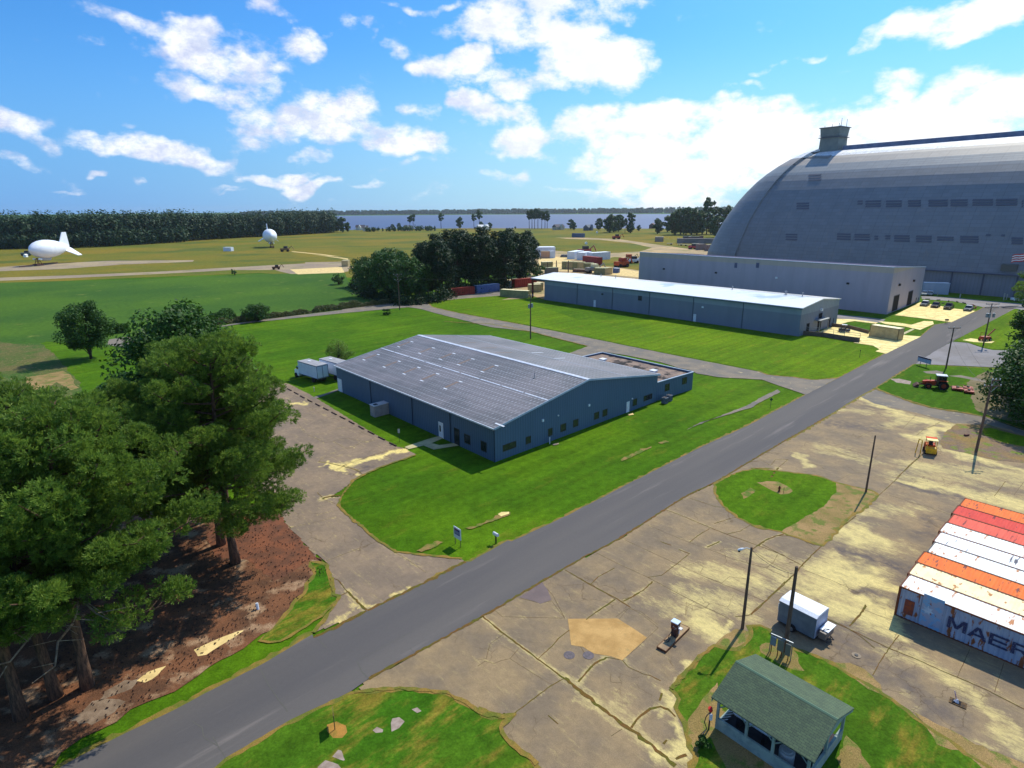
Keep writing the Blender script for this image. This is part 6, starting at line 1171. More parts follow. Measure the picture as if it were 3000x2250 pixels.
for x, y, mt_, rf_, kd, lab in ((600,545,GRYP,WHP,'parked_car','grey car with a pale roof, nearest the tall hall door'),(775,570,DKR,None,'parked_car','dark plum car, second from the hall'),(985,600,BLK,None,'parked_pickup','black pickup truck, third and biggest of the parked row'),(1310,625,GRYP,SLV,'parked_car','grey saloon with a silvery roof parked apart from the others by the road')):
    car(kd, lab, mt_, at('t4', x - 25, y), rad(46), rf_, kd == 'parked_pickup', 5.6 if kd == 'parked_pickup' else 4.6, 1.95, 1.9 if 'pickup' in kd else 1.65, 'cars parked on the pale pad', 'car' if kd == 'parked_car' else 'pickup truck')
car('parked_pickup', 'white pickup truck parked by the hangar wall at the right edge', WHP, at('t4', 2010, 455), rad(-8), None, True, 5.6, 2.0, 1.9, None, 'pickup truck')
for i, x in enumerate((600, 690)): car('parked_car', 'white-topped car by the road behind the grey hall, %s of two' % ('left', 'right')[i], M('pale_grey_paint', lin(150,160,160), rough=.4), at('t4', x - 15, 370), rad(50), WHP, False, 4.4, 1.8, 1.5, 'cars behind the grey hall')
for i, (x, y, mt_) in enumerate([(690,300,BLK),(735,300,GRYP),(775,300,DKR),(820,298,WHP),(865,298,GRYP),(905,292,DKR),(945,285,M('red_car_paint', lin(150,70,70)))]): car('parked_car', 'one of the small cars parked in a line between the yard shed and white trailers', mt_, at('t7', x, y), rad(70), None, False, 5, 2, 1.7, 'distant cars by the yard shed')
RP = M('machine_red', lin(168,60,34), lin(140,52,34), 2, .6, spec=.4); RPO = M('machine_orange', lin(196,72,32), lin(166,58,30), 2, .5)
# tractor with folding mower
tloc = at('t6', 330, 470); td = (at('t6', 640, 500) - at('t6', 330, 470)).normalized(); T = thing('tractor', 'orange tractor with a white cab roof and front loader on the grass', 'tractor', tloc, math.atan2(td.y, td.x), None, .9)
m = MB(); loftx(m, [(-.55,.38,.34,.75,1.35),(.2,.42,.38,.7,1.5),(1.55,.44,.40,.7,1.62)]); m.build('bonnet', RPO, T, bev=.04); m = MB(); m.box(-.3, 3.0, -.3, .3, .55, .8); m.box(-1.0, .4, -.42, -.34, .6, .75); m.box(-1.0, .4, .34, .42, .6, .75); m.build('chassis', DARKM, T)
m = MB(); loftx(m, [(1.55,.72,.62,1.0,2.5),(1.75,.78,.66,.95,2.62),(3.0,.78,.66,.95,2.62),(3.15,.72,.62,1.2,2.5)]); cb = m.build('cab', CGL, T); m = MB(); m.box(1.45, 3.25, -.78, .78, 2.63, 2.78); m.build('roof', WHP, cb, bev=.03)
for x in (1.58, 2.35, 3.1):
    for s_ in (-1, 1): m = MB(); m.tube([(x, s_*.80, 1.0), (x, s_*.68, 2.62)], .04, 5); m.build('cab_post', DARKM, cb)
for x, rr_, yy in ((.35,.55,.85),(2.75,.85,.95)):
    for s_ in (-1, 1):
        q = MB(); q.cyl((x, s_*yy, rr_), (0,1,0), rr_, .42 if rr_ > .6 else .3, 20); t = q.build('wheel', TYRE, T); q = MB(); q.cyl((x, s_*(yy+.19), rr_), (0,1,0), rr_*.5, .1, 14); q.build('rim', RP, t)
        if rr_ > .6: q = MB(); q.box(2.0, 3.35, s_*yy-.24, s_*yy+.24, 1.74, 1.82); q.build('mudguard', RPO, T)
m = MB(); m.tube([(1.2,.55,1.3),(.1,.6,1.5),(-1.2,.6,.5)], .07, 6); m.tube([(1.2,-.55,1.3),(.1,-.6,1.5),(-1.2,-.6,.5)], .07, 6); m.build('loader_arm', RPO, T)
m = MB(); m.prism([(-1.2,-.95,.08),(-1.9,-.95,.05),(-2.0,-.95,.2),(-1.4,-.95,.75),(-1.15,-.95,.7)], (0,1.9,0)); m.build('bucket', M('bucket_steel', lin(70,54,48), lin(104,70,56), 3, .8), T); m = MB(); m.tube([(.7,.3,1.5),(.7,.3,2.2)], .05, 6); m.build('exhaust', DARKM, T)
mw_ = thing('mower', 'red folding-wing mower deck hitched behind the orange tractor', 'mower', at('t6', 760, 505), math.atan2(td.y, td.x) - .12)
m = MB(); m.box(0, 1.6, -1.0, 1.0, .25, .45); m.box(.1, 1.5, -.9, .9, .452, .52); m.build('deck', RP, mw_, bev=.02); m = MB(); m.box(1.65, 3.0, -1.9, -.3, .25, .5); m.build('wing', RP, mw_); m = MB(); m.box(1.65, 3.0, .3, 1.9, .25, .5); m.build('wing', RP, mw_)
m = MB(); m.tube([(-1.4,0,.5),(0,-.3,.5)], .06, 6); m.tube([(-1.4,0,.5),(0,.3,.5)], .06, 6); m.tube([(.5,-.8,.6),(1.6,-.9,.9),(2.4,-1.2,.6)], .05, 6); m.tube([(.5,.8,.6),(1.6,.9,.9),(2.4,1.2,.6)], .05, 6); m.build('drawbar', M('steel_tan', lin(170,140,100), rough=.6), mw_)
for x, y in ((1.9,-1.7),(1.9,1.7),(2.8,-.8),(2.8,.8)): q = MB(); q.cyl((x, y, .28), (0,1,0), .28, .2, 14); q.build('wheel', TYRE, mw_)
for x, y in ((.8,0),(2.3,-1.1),(2.3,1.1)): q = MB(); q.cyl((x, y, .62), (0,0,1), .22, .2, 12); q.build('gearbox', DARKM, mw_)
# yellow machine: an engine-driven sweeper cab
ym = thing('forklift', 'old yellow forklift with a rusty orange rear on the stained concrete', 'forklift', at('t6', 335, 1560), math.atan2(*(lambda d_: (d_.y, d_.x))(at('t6', 480, 1580) - at('t6', 335, 1560))), None, .88)
YL = M('machine_yellow', lin(236,190,40), lin(206,160,40), 2, .5, c3=lin(150,80,40), s3=4, t3=(.58,.66)); fy = Fr()
m = MB(); m.box(0, 1.3, .0, .9, .25, 1.05); m.build('body', YL, ym, bev=.03); m = MB(); m.box(.05, 1.25, .95, 1.9, .3, 1.25); m.box(.0, 1.3, 1.9, 2.2, .35, 1.3); m.build('counterweight', M('rusty_orange', lin(200,84,36), lin(170,70,40), 2, .7), ym, bev=.03)
m = MB()
for x in (.08, 1.22):
    for y in (.2, 1.55): m.tube([(x, y, 1.0), (x, y, 2.15)], .045, 6)
m.build('cab_post', YL, ym); m = MB(); m.box(-.02, 1.32, .1, 1.0, 2.16, 2.24); m.build('cab_roof', M('pale_yellow', lin(246,226,140), rough=.5), ym); m = MB(); m.box(-.02, 1.32, 1.02, 1.8, 2.15, 2.25); m.build('rear_roof', M('red_top', lin(216,80,40)), ym)
m = MB(); m.box(.4, .9, .9, 1.35, 1.26, 1.4); m.box(.4, .9, 1.35, 1.42, 1.26, 1.8); m.build('seat', DARKM, ym)
for x in (.0, 1.3):
    for y in (.35, 1.75): q = MB(); q.cyl((x, y, .3), (1,0,0), .3, .2, 14); q.build('wheel', TYRE, ym)
fm = thing('mast_frame', 'bent yellow steel frame lying upright left of the yellow forklift', 'frame', at('t6', 250, 1560)); m = MB(); m.tube([(0,0,0),(0.05,.1,1.9)], .06, 6); m.tube([(-.35,.4,.1),(-.1,.5,1.95)], .06, 6); m.tube([(.05,.1,1.9),(-.1,.5,1.95)], .05, 6); m.build('tube', YL, fm)
# utility cart and pallets on the dock
gc = thing('utility_cart', 'dark utility cart with a white top standing on the pale ramp by the shed', 'cart', at('u7', 1300, 705), rad(-25))
m = MB(); loftx(m, [(0,.6,.55,.3,.8),(.6,.65,.6,.3,.9),(1.4,.65,.6,.3,.7),(2.6,.62,.6,.35,.75)]); m.build('body', BLK, gc, bev=.03); m = MB(); m.box(1.0, 1.6, -.55, .55, .8, .95); m.box(1.5,1.65,-.55,.55,.95,1.4); m.build('seat', DARKM, gc); wheels(gc, (.45, 2.1), .62, .28, .2)
m = MB()
for x in (.7, 1.7):
    for s_ in (-.5, .5): m.tube([(x, s_, .8), (x, s_, 1.85)], .03, 5)
m.build('post', DARKM, gc); m = MB(); m.box(.6, 1.8, -.58, .58, 1.86, 1.9); m.build('roof', WHP, gc)
# two box trucks beside the blue building
def box_truck(label, c, x, y, rz, L=6.6):
    r = thing('box_truck', label, 'truck', at(c, x, y), rz, 'white box trucks behind the blue building')
    m = MB(); m.box(0, L, 0, 2.4, .95, 3.35); bx_ = m.build('cargo_box', M('box_white', lin(206,214,228), lin(196,204,220), 1, .45), r); m = MB(); m.box(-.02, L+.02, -.03, 2.43, 3.352, 3.42); m.build('box_roof', M('box_roof', lin(166,164,164), lin(150,148,150), .8, .6, c3=lin(130,122,118), s3=1.2), r)
    m = MB()
    for z in (.96, 3.25): m.box(.02, L-.02, -.03, -.004, z, z+.08)
    for yy in (0, 1.16, 2.32): m.box(L+.003, L+.035, yy, yy+.08, 1.0, 3.3)
    m.box(L+.003, L+.03, .08, 2.32, 3.2, 3.28); m.box(L+.003, L+.03, .08, 2.32, 1.0, 1.08); m.build('box_trim', M('dull_blue', lin(80,96,128)), r)
    m = MB(); m.box(.1, L-.1, .5, 1.9, .6, .945); m.build('chassis', DARKM, r); m = MB(); loftx(m, [(-1.9,1,.95,.5,1.3),(-1.75,1.05,1.0,.45,1.5),(-1.0,1.08,1.02,.45,1.65),(-.15,1.1,1.05,.45,2.4)])
    c_ = m.build('cab', WHP, r, bev=.03); c_.location.y = 1.2; m = MB(); m.box(-.95,-.3,-1.1,1.1,1.72,2.2); g_ = m.build('cab_glass', CGL, r); g_.location.y = 1.2
    for xx in (-1.2, L-1.6):
        for yy in (.15, 2.25): q = MB(); q.cyl((xx, yy, .45), (0,1,0), .45, .28, 16); t = q.build('wheel', TYRE, r)
    q = MB(); q.cyl((2.1, 1.2, 3.47), (0,0,1), .28, .1, 14); q.build('roof_vent', WHP, r); return r
dv_ = (at('r6', 505, 665) - at('r6', 400, 695)); q1 = at('r6', 215, 640); q2 = at('r6', 402, 700); dd = (q2 - q1)
box_truck('white box truck whose tall body stands clear on the lawn, nearest the parking lot', 'r6', 232, 628, math.atan2(dd.y, dd.x), 6.4)
q3 = at('r6', 555, 660); box_truck('second white box truck squeezed between the first and the blue building', 'r6', 232, 628, math.atan2(dd.y, dd.x), 6.4).location = at('r6', 232, 628) + (Vector((-dd.y, dd.x, 0)).normalized()) * 3.6 + dd.normalized() * 1.6

# ------------------------------------------------------------------ poles, lamps, wires
WOODP = M('pole_wood', lin(112,92,78), lin(84,70,62), 3, .95, stretch=(3, 3, .4), fine=.25); PORC = M('insulator', lin(200,206,212), rough=.3)
def pole(label, base, h, r=.15, arms=(), lean=(0, 0), cat='utility pole', trans=None, nm='utility_pole', rz=0.0, group='wooden utility poles'):
    o = thing(nm, label, cat, base, rz, group); top = Vector((lean[0], lean[1], h)); m = MB(); m.tube([(0,0,0), top * .5, top], [r, r*.85, r*.65], 10); m.build('pole', WOODP, o)
    for z, L, off in arms:
        q = top * (z / h); m = MB(); m.box(-L/2+off, L/2+off, q.y-.06-r, q.y+.02-r, z-.06, z+.06, Fr((q.x, 0))); a_ = m.build('crossarm', GALV if label.find('leaning') > 0 else WOODP, o)
        m = MB()
        for k in (-.46, -.05, .46): m.tube([(q.x+off+L*k, q.y-.02-r, z+.06), (q.x+off+L*k, q.y-.02-r, z+.26)], [.05, .07], 8)
        m.build('insulator', PORC, a_); m = MB(); m.tube([(q.x-L*.3, q.y-r, z-.05), (q.x, q.y-r*.8, z-.75)], .025, 5); m.tube([(q.x+L*.3, q.y-r, z-.05), (q.x, q.y-r*.8, z-.75)], .025, 5); m.build('brace', GALV, a_)
    if trans:
        for k in trans: q = top * (k[2] / h); m = MB(); m.cyl((q.x + k[0], q.y + k[1], k[2]), (0,0,1), .26, .9, 14); m.build('transformer', GALV, o); m = MB(); m.tube([(q.x + k[0], q.y + k[1], k[2]+.45), (q.x + k[0], q.y + k[1], k[2]+.65)], .05, 6); m.build('bushing', PORC, o)
    return o
hA = rise('t4', 945, 1550, 1070, 880); pA1 = pole('bare-topped pole with one crossarm standing in the grass behind the orange tractor', at('t4', 945, 1550), hA, .15, [(hA - .1, 2.4, 0)])
hB2 = rise('t4', 1550, 1180, 1640, 490); pB1 = pole('pole with twin crossarms and pale transformers by the side lot', at('t4', 1550, 1180), hB2, .16, [(hB2 - .1, 3.0, 0), (hB2 - .9, 3.0, 0)], trans=[(-.75,-.2,hB2-2.6),(-.3,-.3,hB2-2.6),(.75,-.2,hB2-2.6)])
hC2 = rise('u8', 1692, 1385, 1880, 590); pC1 = pole('leaning weathered pole with pale crossarms near the yellow forklift', at('u8', 1692, 1385), hC2, .17, [(hC2 - 1.0, 2.2, 0), (hC2 - .25, 1.0, .3)], (.35, .3))
hD = rise('s4', 930, 395, 988, -10); pole('plain thin pole rising from the bare soil beside the grass island', at('s4', 930, 395), rise('s4', 930, 395, 985, -60 + 0) if False else rise('u8', 560, 1475 + 0, 560, 1475) if False else (on_wall(at('s4', 930, 395), Vector((1, 0, 0)), 'u8', 582, 1200)[1]), .11)
lp = at('s3', 1865, 1640); hL = on_wall(lp, Vector((1, 0, 0)), 's3', 1938, 978)[1]; LPo = pole('dark pole carrying a white street lamp on a curved arm over the concrete', lp, hL, .12, cat='lamp post', nm='lamp_post', group=None)
lpt = on_wall(lp, Vector((1, 0, 0)), 's3', 1850, 990); dx_ = lpt[0] - 0; m = MB(); m.tube([(-.02, 0, hL - .15), (-.35, 0, hL - .02), (-.62, 0, hL - .10)], .025, 6); m.build('lamp_arm', WHITE, LPo); m = MB(); m.tube([(-.55, 0, hL - .08), (-.75, 0, hL - .14), (-.98, 0, hL - .2)], [.05, .10, .06], 10); hd_ = m.build('lamp_head', WHITE, LPo); m = MB(); m.cyl((-.88, 0, hL - .27), (0,0,1), .09, .12, 12); m.build('lamp_lens', DARKM, hd_)
up = at('u1', 410, 1400); hU = rise('u1', 410, 1400, 530, 90); UPo = pole('thick dark pole in front of the grey trailer with service boxes at its foot', up, hU, .155)
mb_ = thing('meter_rack', 'rack of electric meter boxes with conduits beside the thick pole', 'meter rack', at('u1', 330, 1480), rad(-42)); m = MB(); m.box(-.75, .75, -.03, .03, 1.55, 1.62); m.build('rail', GALV, mb_)
for i, (x, w_, z0, z1, mt_) in enumerate(((-.5,.34,.8,1.5,M('meter_blue', lin(120,136,150))),(0,.42,.6,1.5,M('meter_grey', lin(120,122,112))),(.5,.34,.5,1.4,MATS['meter_grey']))): m = MB(); m.box(x-w_/2, x+w_/2, -.16, -.04, z0, z1); m.build('meter_box', mt_, mb_, bev=.01)
m = MB()
for x, z in ((-.6,.8),(-.15,.6),(.1,.6),(.55,.5)): m.tube([(x,-.1,z),(x+.02,-.1,.3),(x,-.1,0)], .035, 6)
m.build('conduit', RUSTP, mb_); 
for x_ in (-.72, .72): m = MB(); m.tube([(x_,0,0),(x_,0,1.55)], .04, 6); m.build('post', GALV, mb_)
pole('double pole with crossarms beside the lane in front of the dark grove', at('r2', 857, 1100), rise('r2', 857, 1100, 835, 768), .18, [(rise('r2', 857, 1100, 835, 768) - .2, 2.6, 0), (rise('r2', 857, 1100, 835, 768) - 1.8, 2.0, 0)])
pole('pole with a grey transformer standing on the lawn before the long shed', at('r7', 703, 118), on_wall(at('r7', 703, 118), Vector((1, 0, 0)), 'r2', 2065, 955)[1], .17, [(on_wall(at('r7', 703, 118), Vector((1, 0, 0)), 'r2', 2065, 955)[1] - .3, 1.2, 0)], trans=[(-.35,-.1,8.0),(.35,-.1,8.2)])
for i, (x, yb, yt) in enumerate(((465,560,375),(608,545,350),(800,545,350))): h_ = rise('t7', x, yb, x, yt); pole('distant pole in the yard beyond the shed roof, %s of three' % ('left','middle','right')[i], at('t7', x, yb), h_, .3, [(h_ - 1.2, 6, 0), (h_ - 3.6, 6, 0)], group='yard poles')
WIRE = M('wire', lin(70,66,64), rough=.7)
def wire(label, a, b, sag, r=.016): 
    m = MB(); m.tube([a.lerp(b, t) + Vector((0, 0, -sag * 4 * t * (1 - t))) for t in [k / 14 for k in range(15)]], r, 4); return tag(m.build('power_line', WIRE), label, 'power line', 'overhead wires')
tA = pA1.location + Vector((0,0,hA)); tB = pB1.location + Vector((0,0,hB2)); tC = pC1.location + Vector((.35,.3,hC2 - 1))
wire('thin wire from the leaning pole to the pole behind the tractor, left one', tC + Vector((-1,0,.2)), tA + Vector((-1.1,0,.1)), 1.2); wire('thin wire from the leaning pole to the pole behind the tractor, right one', tC + Vector((1,0,.2)), tA + Vector((1.1,0,.1)), 1.2)
wire('thin wire from the pole behind the tractor on to the transformer pole', tA + Vector((1.1,0,.1)), tB + Vector((-1.4,0,.1)), .8); wire('wire running from the leaning pole out of the right edge', tC + Vector((0,0,-1.0)), at('t6', 1660, 600, 6.5) + Vector((8, -4, 0)), .5)
wire('wire from the lamp post to the thick pole by the trailer', lp + Vector((0,0,hL - .2)), up + Vector((0,0,hU - .6)), .35)
wire('wire crossing in front of the dark grove', at('r2', 835, 790, 11), at('r2', 1900, 800, 9), 1.0, .05)
# ------------------------------------------------------------------ things by the road
WS = M('sign_face', lin(206,214,226), rough=.5)
sa, sb = at('u2', 500, 862), at('u2', 640, 952); dS = (sb - sa).normalized(); hS = rise('u2', 645, 950, 665, 462); sgn = thing('yard_sign', 'white real-estate style sign board on two posts on the lawn near the driveway', 'sign', sa, math.atan2(dS.y, dS.x)); Ls = (sb - sa).length; zb_ = rise('u2', 645, 950, 645, 760)
for x_ in (0, Ls): m = MB(); m.tube([(x_,0,0),(x_,0,hS)], .035, 6); m.build('post', M('sign_post', lin(110,100,60)), sgn)
m = MB(); m.box(-.12, Ls+.12, -.06, .02, zb_, hS); bd = m.build('board', WS, sgn, bev=.01); fw_ = Ls + .24; m = MB(); m.box(-.12+.12, Ls-.0, -.068, -.061, zb_+.42, hS-.14); m.build('panel', M('sign_navy', lin(60,70,120)), bd); m = MB(); m.box(.08, Ls-.08, -.075, -.069, zb_+.52, hS-.34); m.build('inset', M('sign_grey', lin(130,140,170)), bd)
m = MB(); m.box(.06, Ls*.55, -.075, -.069, hS-.27, hS-.2); m.build('red_text_bar', M('sign_red', lin(170,60,70)), bd)
mbx = thing('mailbox', 'white mailbox on a dark post at the road edge right of the sign', 'mailbox', at('u2', 1595, 850), rad(-48)); hM_ = 1.12; m = MB(); m.box(-.05,.05,-.05,.05,0,hM_-.25); m.box(-.2,.2,-.04,.04,hM_-.33,hM_-.26); m.build('post', M('mail_post', lin(44,38,30)), mbx)
m = MB(); ring_ = [(-.32, -.12, hM_-.25), (-.32, .12, hM_-.25), (-.32, .12, hM_-.08)] + [(-.32, .12*math.cos(t), hM_-.08+.11*math.sin(t)) for t in (.5,1.0,1.57,2.1,2.6)] + [(-.32,-.12,hM_-.08)]; m.prism(ring_, (.64, 0, 0)); m.build('box', WHITE, mbx)
# sign seen edge-on at the bottom, its shadow on the grass
es = at('s5', 938, 958); eh = rise('s5', 938, 958, 915, 840); ed = thing('yard_sign', 'brown sign seen edge-on in the bottom grass patch, ringed by orange soil', 'sign', es, math.atan2(-es.y, -es.x)); m = MB(); m.tube([(0,0,0),(0,0,eh)], .03, 6); m.build('post', M('thin_post', lin(96,84,50)), ed); m = MB(); m.box(-.62, .22, -.015, .015, eh*.45, eh); m.build('board', M('sign_back', lin(110,96,60)), ed)
bs = at('t4', 525, 1500); be = at('t4', 625, 1530); dB = (be - bs).normalized(); hS2 = rise('t4', 525, 1500, 497, 1345); bb_ = thing('notice_board', 'wide grey notice board with a dark header on two legs beside the side lot', 'sign', bs, math.atan2(dB.y, dB.x)); LB_ = (be - bs).length; 
for x_ in (0, LB_): m = MB(); m.tube([(x_,0,0),(x_,0,hS2-.2)], .05, 6); m.build('post', DARKM, bb_)
m = MB(); m.box(-LB_*.5, LB_*1.6, -.05, .05, hS2*.45, hS2); brd = m.build('board', M('board_grey', lin(170,180,196), lin(150,162,184), 4), bb_); m = MB(); m.box(-LB_*.5, LB_*1.6, -.058, -.051, hS2-.28, hS2-.0); m.build('header', M('header_maroon', lin(66,40,60)), brd)
tb = thing('mailbox', 'dark box on two thin legs at the corner of the parking pad', 'mailbox', at('t4', 945, 822)); h_ = rise('t4', 945, 822, 955, 745); m = MB(); m.tube([(-.15,0,0),(-.15,0,h_-.4)], .04, 5); m.tube([(.25,0,0),(.25,0,h_-.4)], .04, 5); m.build('leg', DARKM, tb); m = MB(); m.box(-.3,.55,-.2,.2,h_-.4,h_); m.build('box', M('dark_brown', lin(64,52,48)), tb, bev=.03)
ssn = thing('small_sign', 'small dark diamond sign on a thin post by the broken path', 'sign', at('r8', 157, 1095)); h_ = rise('r8', 157, 1095, 165, 1012); m = MB(); m.tube([(0,0,0),(0,0,h_)], .03, 6); m.build('post', DARKM, ssn); m = MB(); m.prism([(0,-.03,h_-.5),(.27,-.03,h_-.22),(0,-.03,h_+.06),(-.27,-.03,h_-.22)], (0,.02,0)); m.build('plate', M('plate_green', lin(40,70,52)), ssn)
psn = thing('small_sign', 'pale parking sign on a thin post in the shade beside the blue building', 'sign', at('r6', 1117, 1192)); m = MB(); m.tube([(0,0,0),(0,0,1.85)], .025, 6); m.build('post', DARKM, psn); m = MB(); m.box(-.14,.14,-.045,-.027,1.35,1.95); m.build('plate', M('plate_pale', lin(160,170,176)), psn)
lsn = thing('thin_stake', 'thin stake standing alone on the bright lawn before the pale pad', 'stake', at('r8', 878, 688)); m = MB(); m.tube([(0,0,0),(0,0,1.7)], .035, 5); m.box(-.06,.06,-.04,.04,1.5,1.75); m.build('stake', DARKM, lsn)
# air conditioners by the annex
for i, (x, y) in enumerate(((1790,640),(1825,620))):
    ac = thing('air_conditioner', 'grey outdoor air-conditioning unit by the annex corner, %s one' % ('nearer', 'farther')[i], 'air conditioner', at('r7', x, y), rad(43), 'air-conditioning units'); m = MB(); m.box(-.42,.42,-.42,.42,.05,1.0); m.build('casing', M('ac_grey', lin(120,132,150), lin(104,114,132), 6, .5), ac, bev=.03); m = MB(); m.cyl((0,0,1.02),(0,0,1),.36,.03,20); m.build('fan_guard', DARKM, ac)
    m = MB(); 
    for k in range(8): m.tube([(-.43,-.35+k*.1,.15),(-.43,-.35+k*.1,.95)], .012, 4); m.tube([(-.35+k*.1,-.43,.15),(-.35+k*.1,-.43,.95)], .012, 4)
    m.build('coil_grille', DARKM, ac)
sp = thing('standpipe', 'short white standpipe at the foot of the blue front wall', 'pipe', at('r7', 858, 968)); m = MB(); m.tube([(0,0,0),(0,0,.75),(.0,0,.9)], [.06,.06,.09], 8); m.build('pipe', WHITE, sp)
sp = thing('standpipe', 'small pale tap post beside the parking lot corner near the box trucks', 'pipe', at('r6', 365, 748)); m = MB(); m.tube([(0,0,0),(0,0,.8)], .07, 8); m.cyl((0,0,.82),(0,0,1),.11,.1,10); m.build('pipe', M('pale_pink', lin(190,176,176)), sp)
sp = thing('marker_post', 'short thick white marker post tilted in the pine straw near the road', 'post', at('s1', 1568, 698)); m = MB(); m.tube([(0,0,0),(-.08,.1,.55)], .11, 12); m.build('post', M('marker_white', lin(206,214,226), rough=.4), sp)
hy = thing('hydrant', 'rust-brown fire hydrant on the bare ring of the grass island', 'hydrant', at('s4', 228, 390)); m = MB(); m.tube([(0,0,0),(0,0,.1),(0,0,.12),(0,0,.6),(0,0,.75)], [.16,.16,.10,.10,.03], 12); m.cyl((0,0,.48),(1,0,0),.055,.36,10); m.build('barrel', M('hydrant_rust', lin(110,54,36), rough=.7), hy)
st_ = thing('thin_stake', 'thin stake beside the hydrant on the grass island', 'stake', at('s4', 262, 410)); m = MB(); m.tube([(0,0,0),(0,0,.9)], .02, 5); m.build('stake', DARKM, st_)
bt = thing('wood_block', 'flat dark wooden block lying on the brown verge near the leaning pole', 'block', at('t6', 1000, 1262), .3); m = MB(); m.box(-.35,.35,-.15,.15,.08,.3); m.build('block', M('dark_wood', lin(92,56,50)), bt, bev=.02)
# wheel stops of the parking lot
WSM = M('wheel_stop_concrete', lin(96,72,60), lin(70,56,52), 3, .9); ws0 = None
for i, (x, y) in enumerate([(36,672),(85,700),(145,733),(205,765),(260,798),(325,832),(395,868),(467,905),(540,944),(615,982),(695,1025),(780,1070),(867,1115),(960,1165),(1060,1218)]):
    p = at('r6', x, y); d_ = at('r6', 1060, 1218) - at('r6', 36, 672)
    if ws0 is None: ws0 = thing('wheel_stop', 'low dark concrete wheel stop in the line along the edge of the parking lot', 'wheel stop', p, math.atan2(d_.y, d_.x), 'wheel stops'); m = MB(); m.prism([(-.85,-.1,0.06),(-.85,.1,0.06),(-.85,.06,.2),(-.85,-.06,.2)], (1.7,0,0)); m.build('block', WSM, ws0)
    else: dup(ws0, p, math.atan2(d_.y, d_.x) + random.uniform(-.04, .04))
# logs round the car park island
for i, (x, y) in enumerate([(650,428),(825,442),(900,490),(990,458),(1130,473),(1240,492),(650,470)]): o_ = thing('log_marker', 'small dark log marking the verge beyond the parked cars', 'log', at('t4', x, y), .3 * i, 'log markers beyond the cars'); m = MB(); m.tube([(-.7,0,.18),(.7,0,.18)], .17, 8); m.build('log', DARKM, o_)
for i, (x, y) in enumerate([(1350,520),(1385,535),(1430,555),(1400,572)]): o_ = thing('log_marker', 'red-brown piece of timber heaped at the verge end right of the parked cars', 'timber', at('t4', x, y), .5 * i, 'red-brown timbers'); m = MB(); m.box(-.8,.8,-.15,.15,0,.3); m.build('timber', M('red_timber', lin(128,62,44)), o_)
for i, (x0, x1, y) in enumerate([(1865,2040,570)]): a, b = at('t4', x0, y), at('t4', x1, y + 6); o_ = thing('road_bar', 'long dark bar lying across the far end of the road', 'bar', a, math.atan2((b-a).y, (b-a).x)); m = MB(); m.box(0, (b-a).length, -.12, .12, .07, .25); m.build('bar', DARKM, o_)
for i, (x, yb, yt) in enumerate([(1878,440,325),(1925,430,340),(1172,405,335),(808,360,315)]): h_ = rise('t4', x, yb, x, yt); o_ = thing('bollard', 'tall pale post standing on the verge before the hangar, %s from the right' % ('second','first','third','fourth')[i], 'post', at('t4', x, yb), 0, 'pale posts by the hangar'); m = MB(); m.tube([(0,0,0),(0,0,min(h_, 6))], .16, 8); m.build('post', M('post_pale', lin(170,170,160)), o_)
# red lift machine under the trees
rm = thing('boom_lift', 'small red boom lift with an angled arm in the grass by the transformer pole', 'lift', at('t4', 1570, 1100), rad(20)); m = MB(); m.box(-1,1.1,-.7,.7,.4,1.1); m.build('body', RP, rm, bev=.03); m = MB(); m.tube([(.6,0,1.0),(2.9,0,2.6)], .14, 8); m.build('boom', RP, rm); wheels(rm, (-.6, .8), .75, .4)
m = MB(); m.tube([(-.8,-.6,1.1),(-.8,-.6,2)], .04, 5); m.tube([(-.8,.6,1.1),(-.8,.6,2)], .04, 5); m.tube([(-.8,-.6,2),(-.8,.6,2)], .04, 5); m.build('rail', RP, rm)
fl = thing('flagpole', 'flagpole with a red and white striped flag before the hangar at the right edge', 'flagpole', at('t4', 2460, 470)); fz = on_wall(fl.location.copy(), Vector((1, 0, 0)), 'r4', 2212, 905)[1]; m = MB(); m.tube([(0,0,0),(0,0,fz+1.4)], [.12,.07], 8); m.build('pole', GALV, fl)
m = MB(); nxx = 12; Lf = 12.5
for k in range(7):
    m.k = k % 2
    for j in range(nxx): 
        f0 = lambda q, e: (-q / nxx * Lf, .5 * math.sin(q * .9), fz + .6 + e - q * .12 + .18 * math.sin(q * 1.3))
        m.poly([f0(j, -k*.36), f0(j+1, -k*.36), f0(j+1, -(k+1)*.36), f0(j, -(k+1)*.36)])
m.build('flag', [M('flag_red', lin(200,50,60)), M('flag_white', lin(240,236,238))], fl)
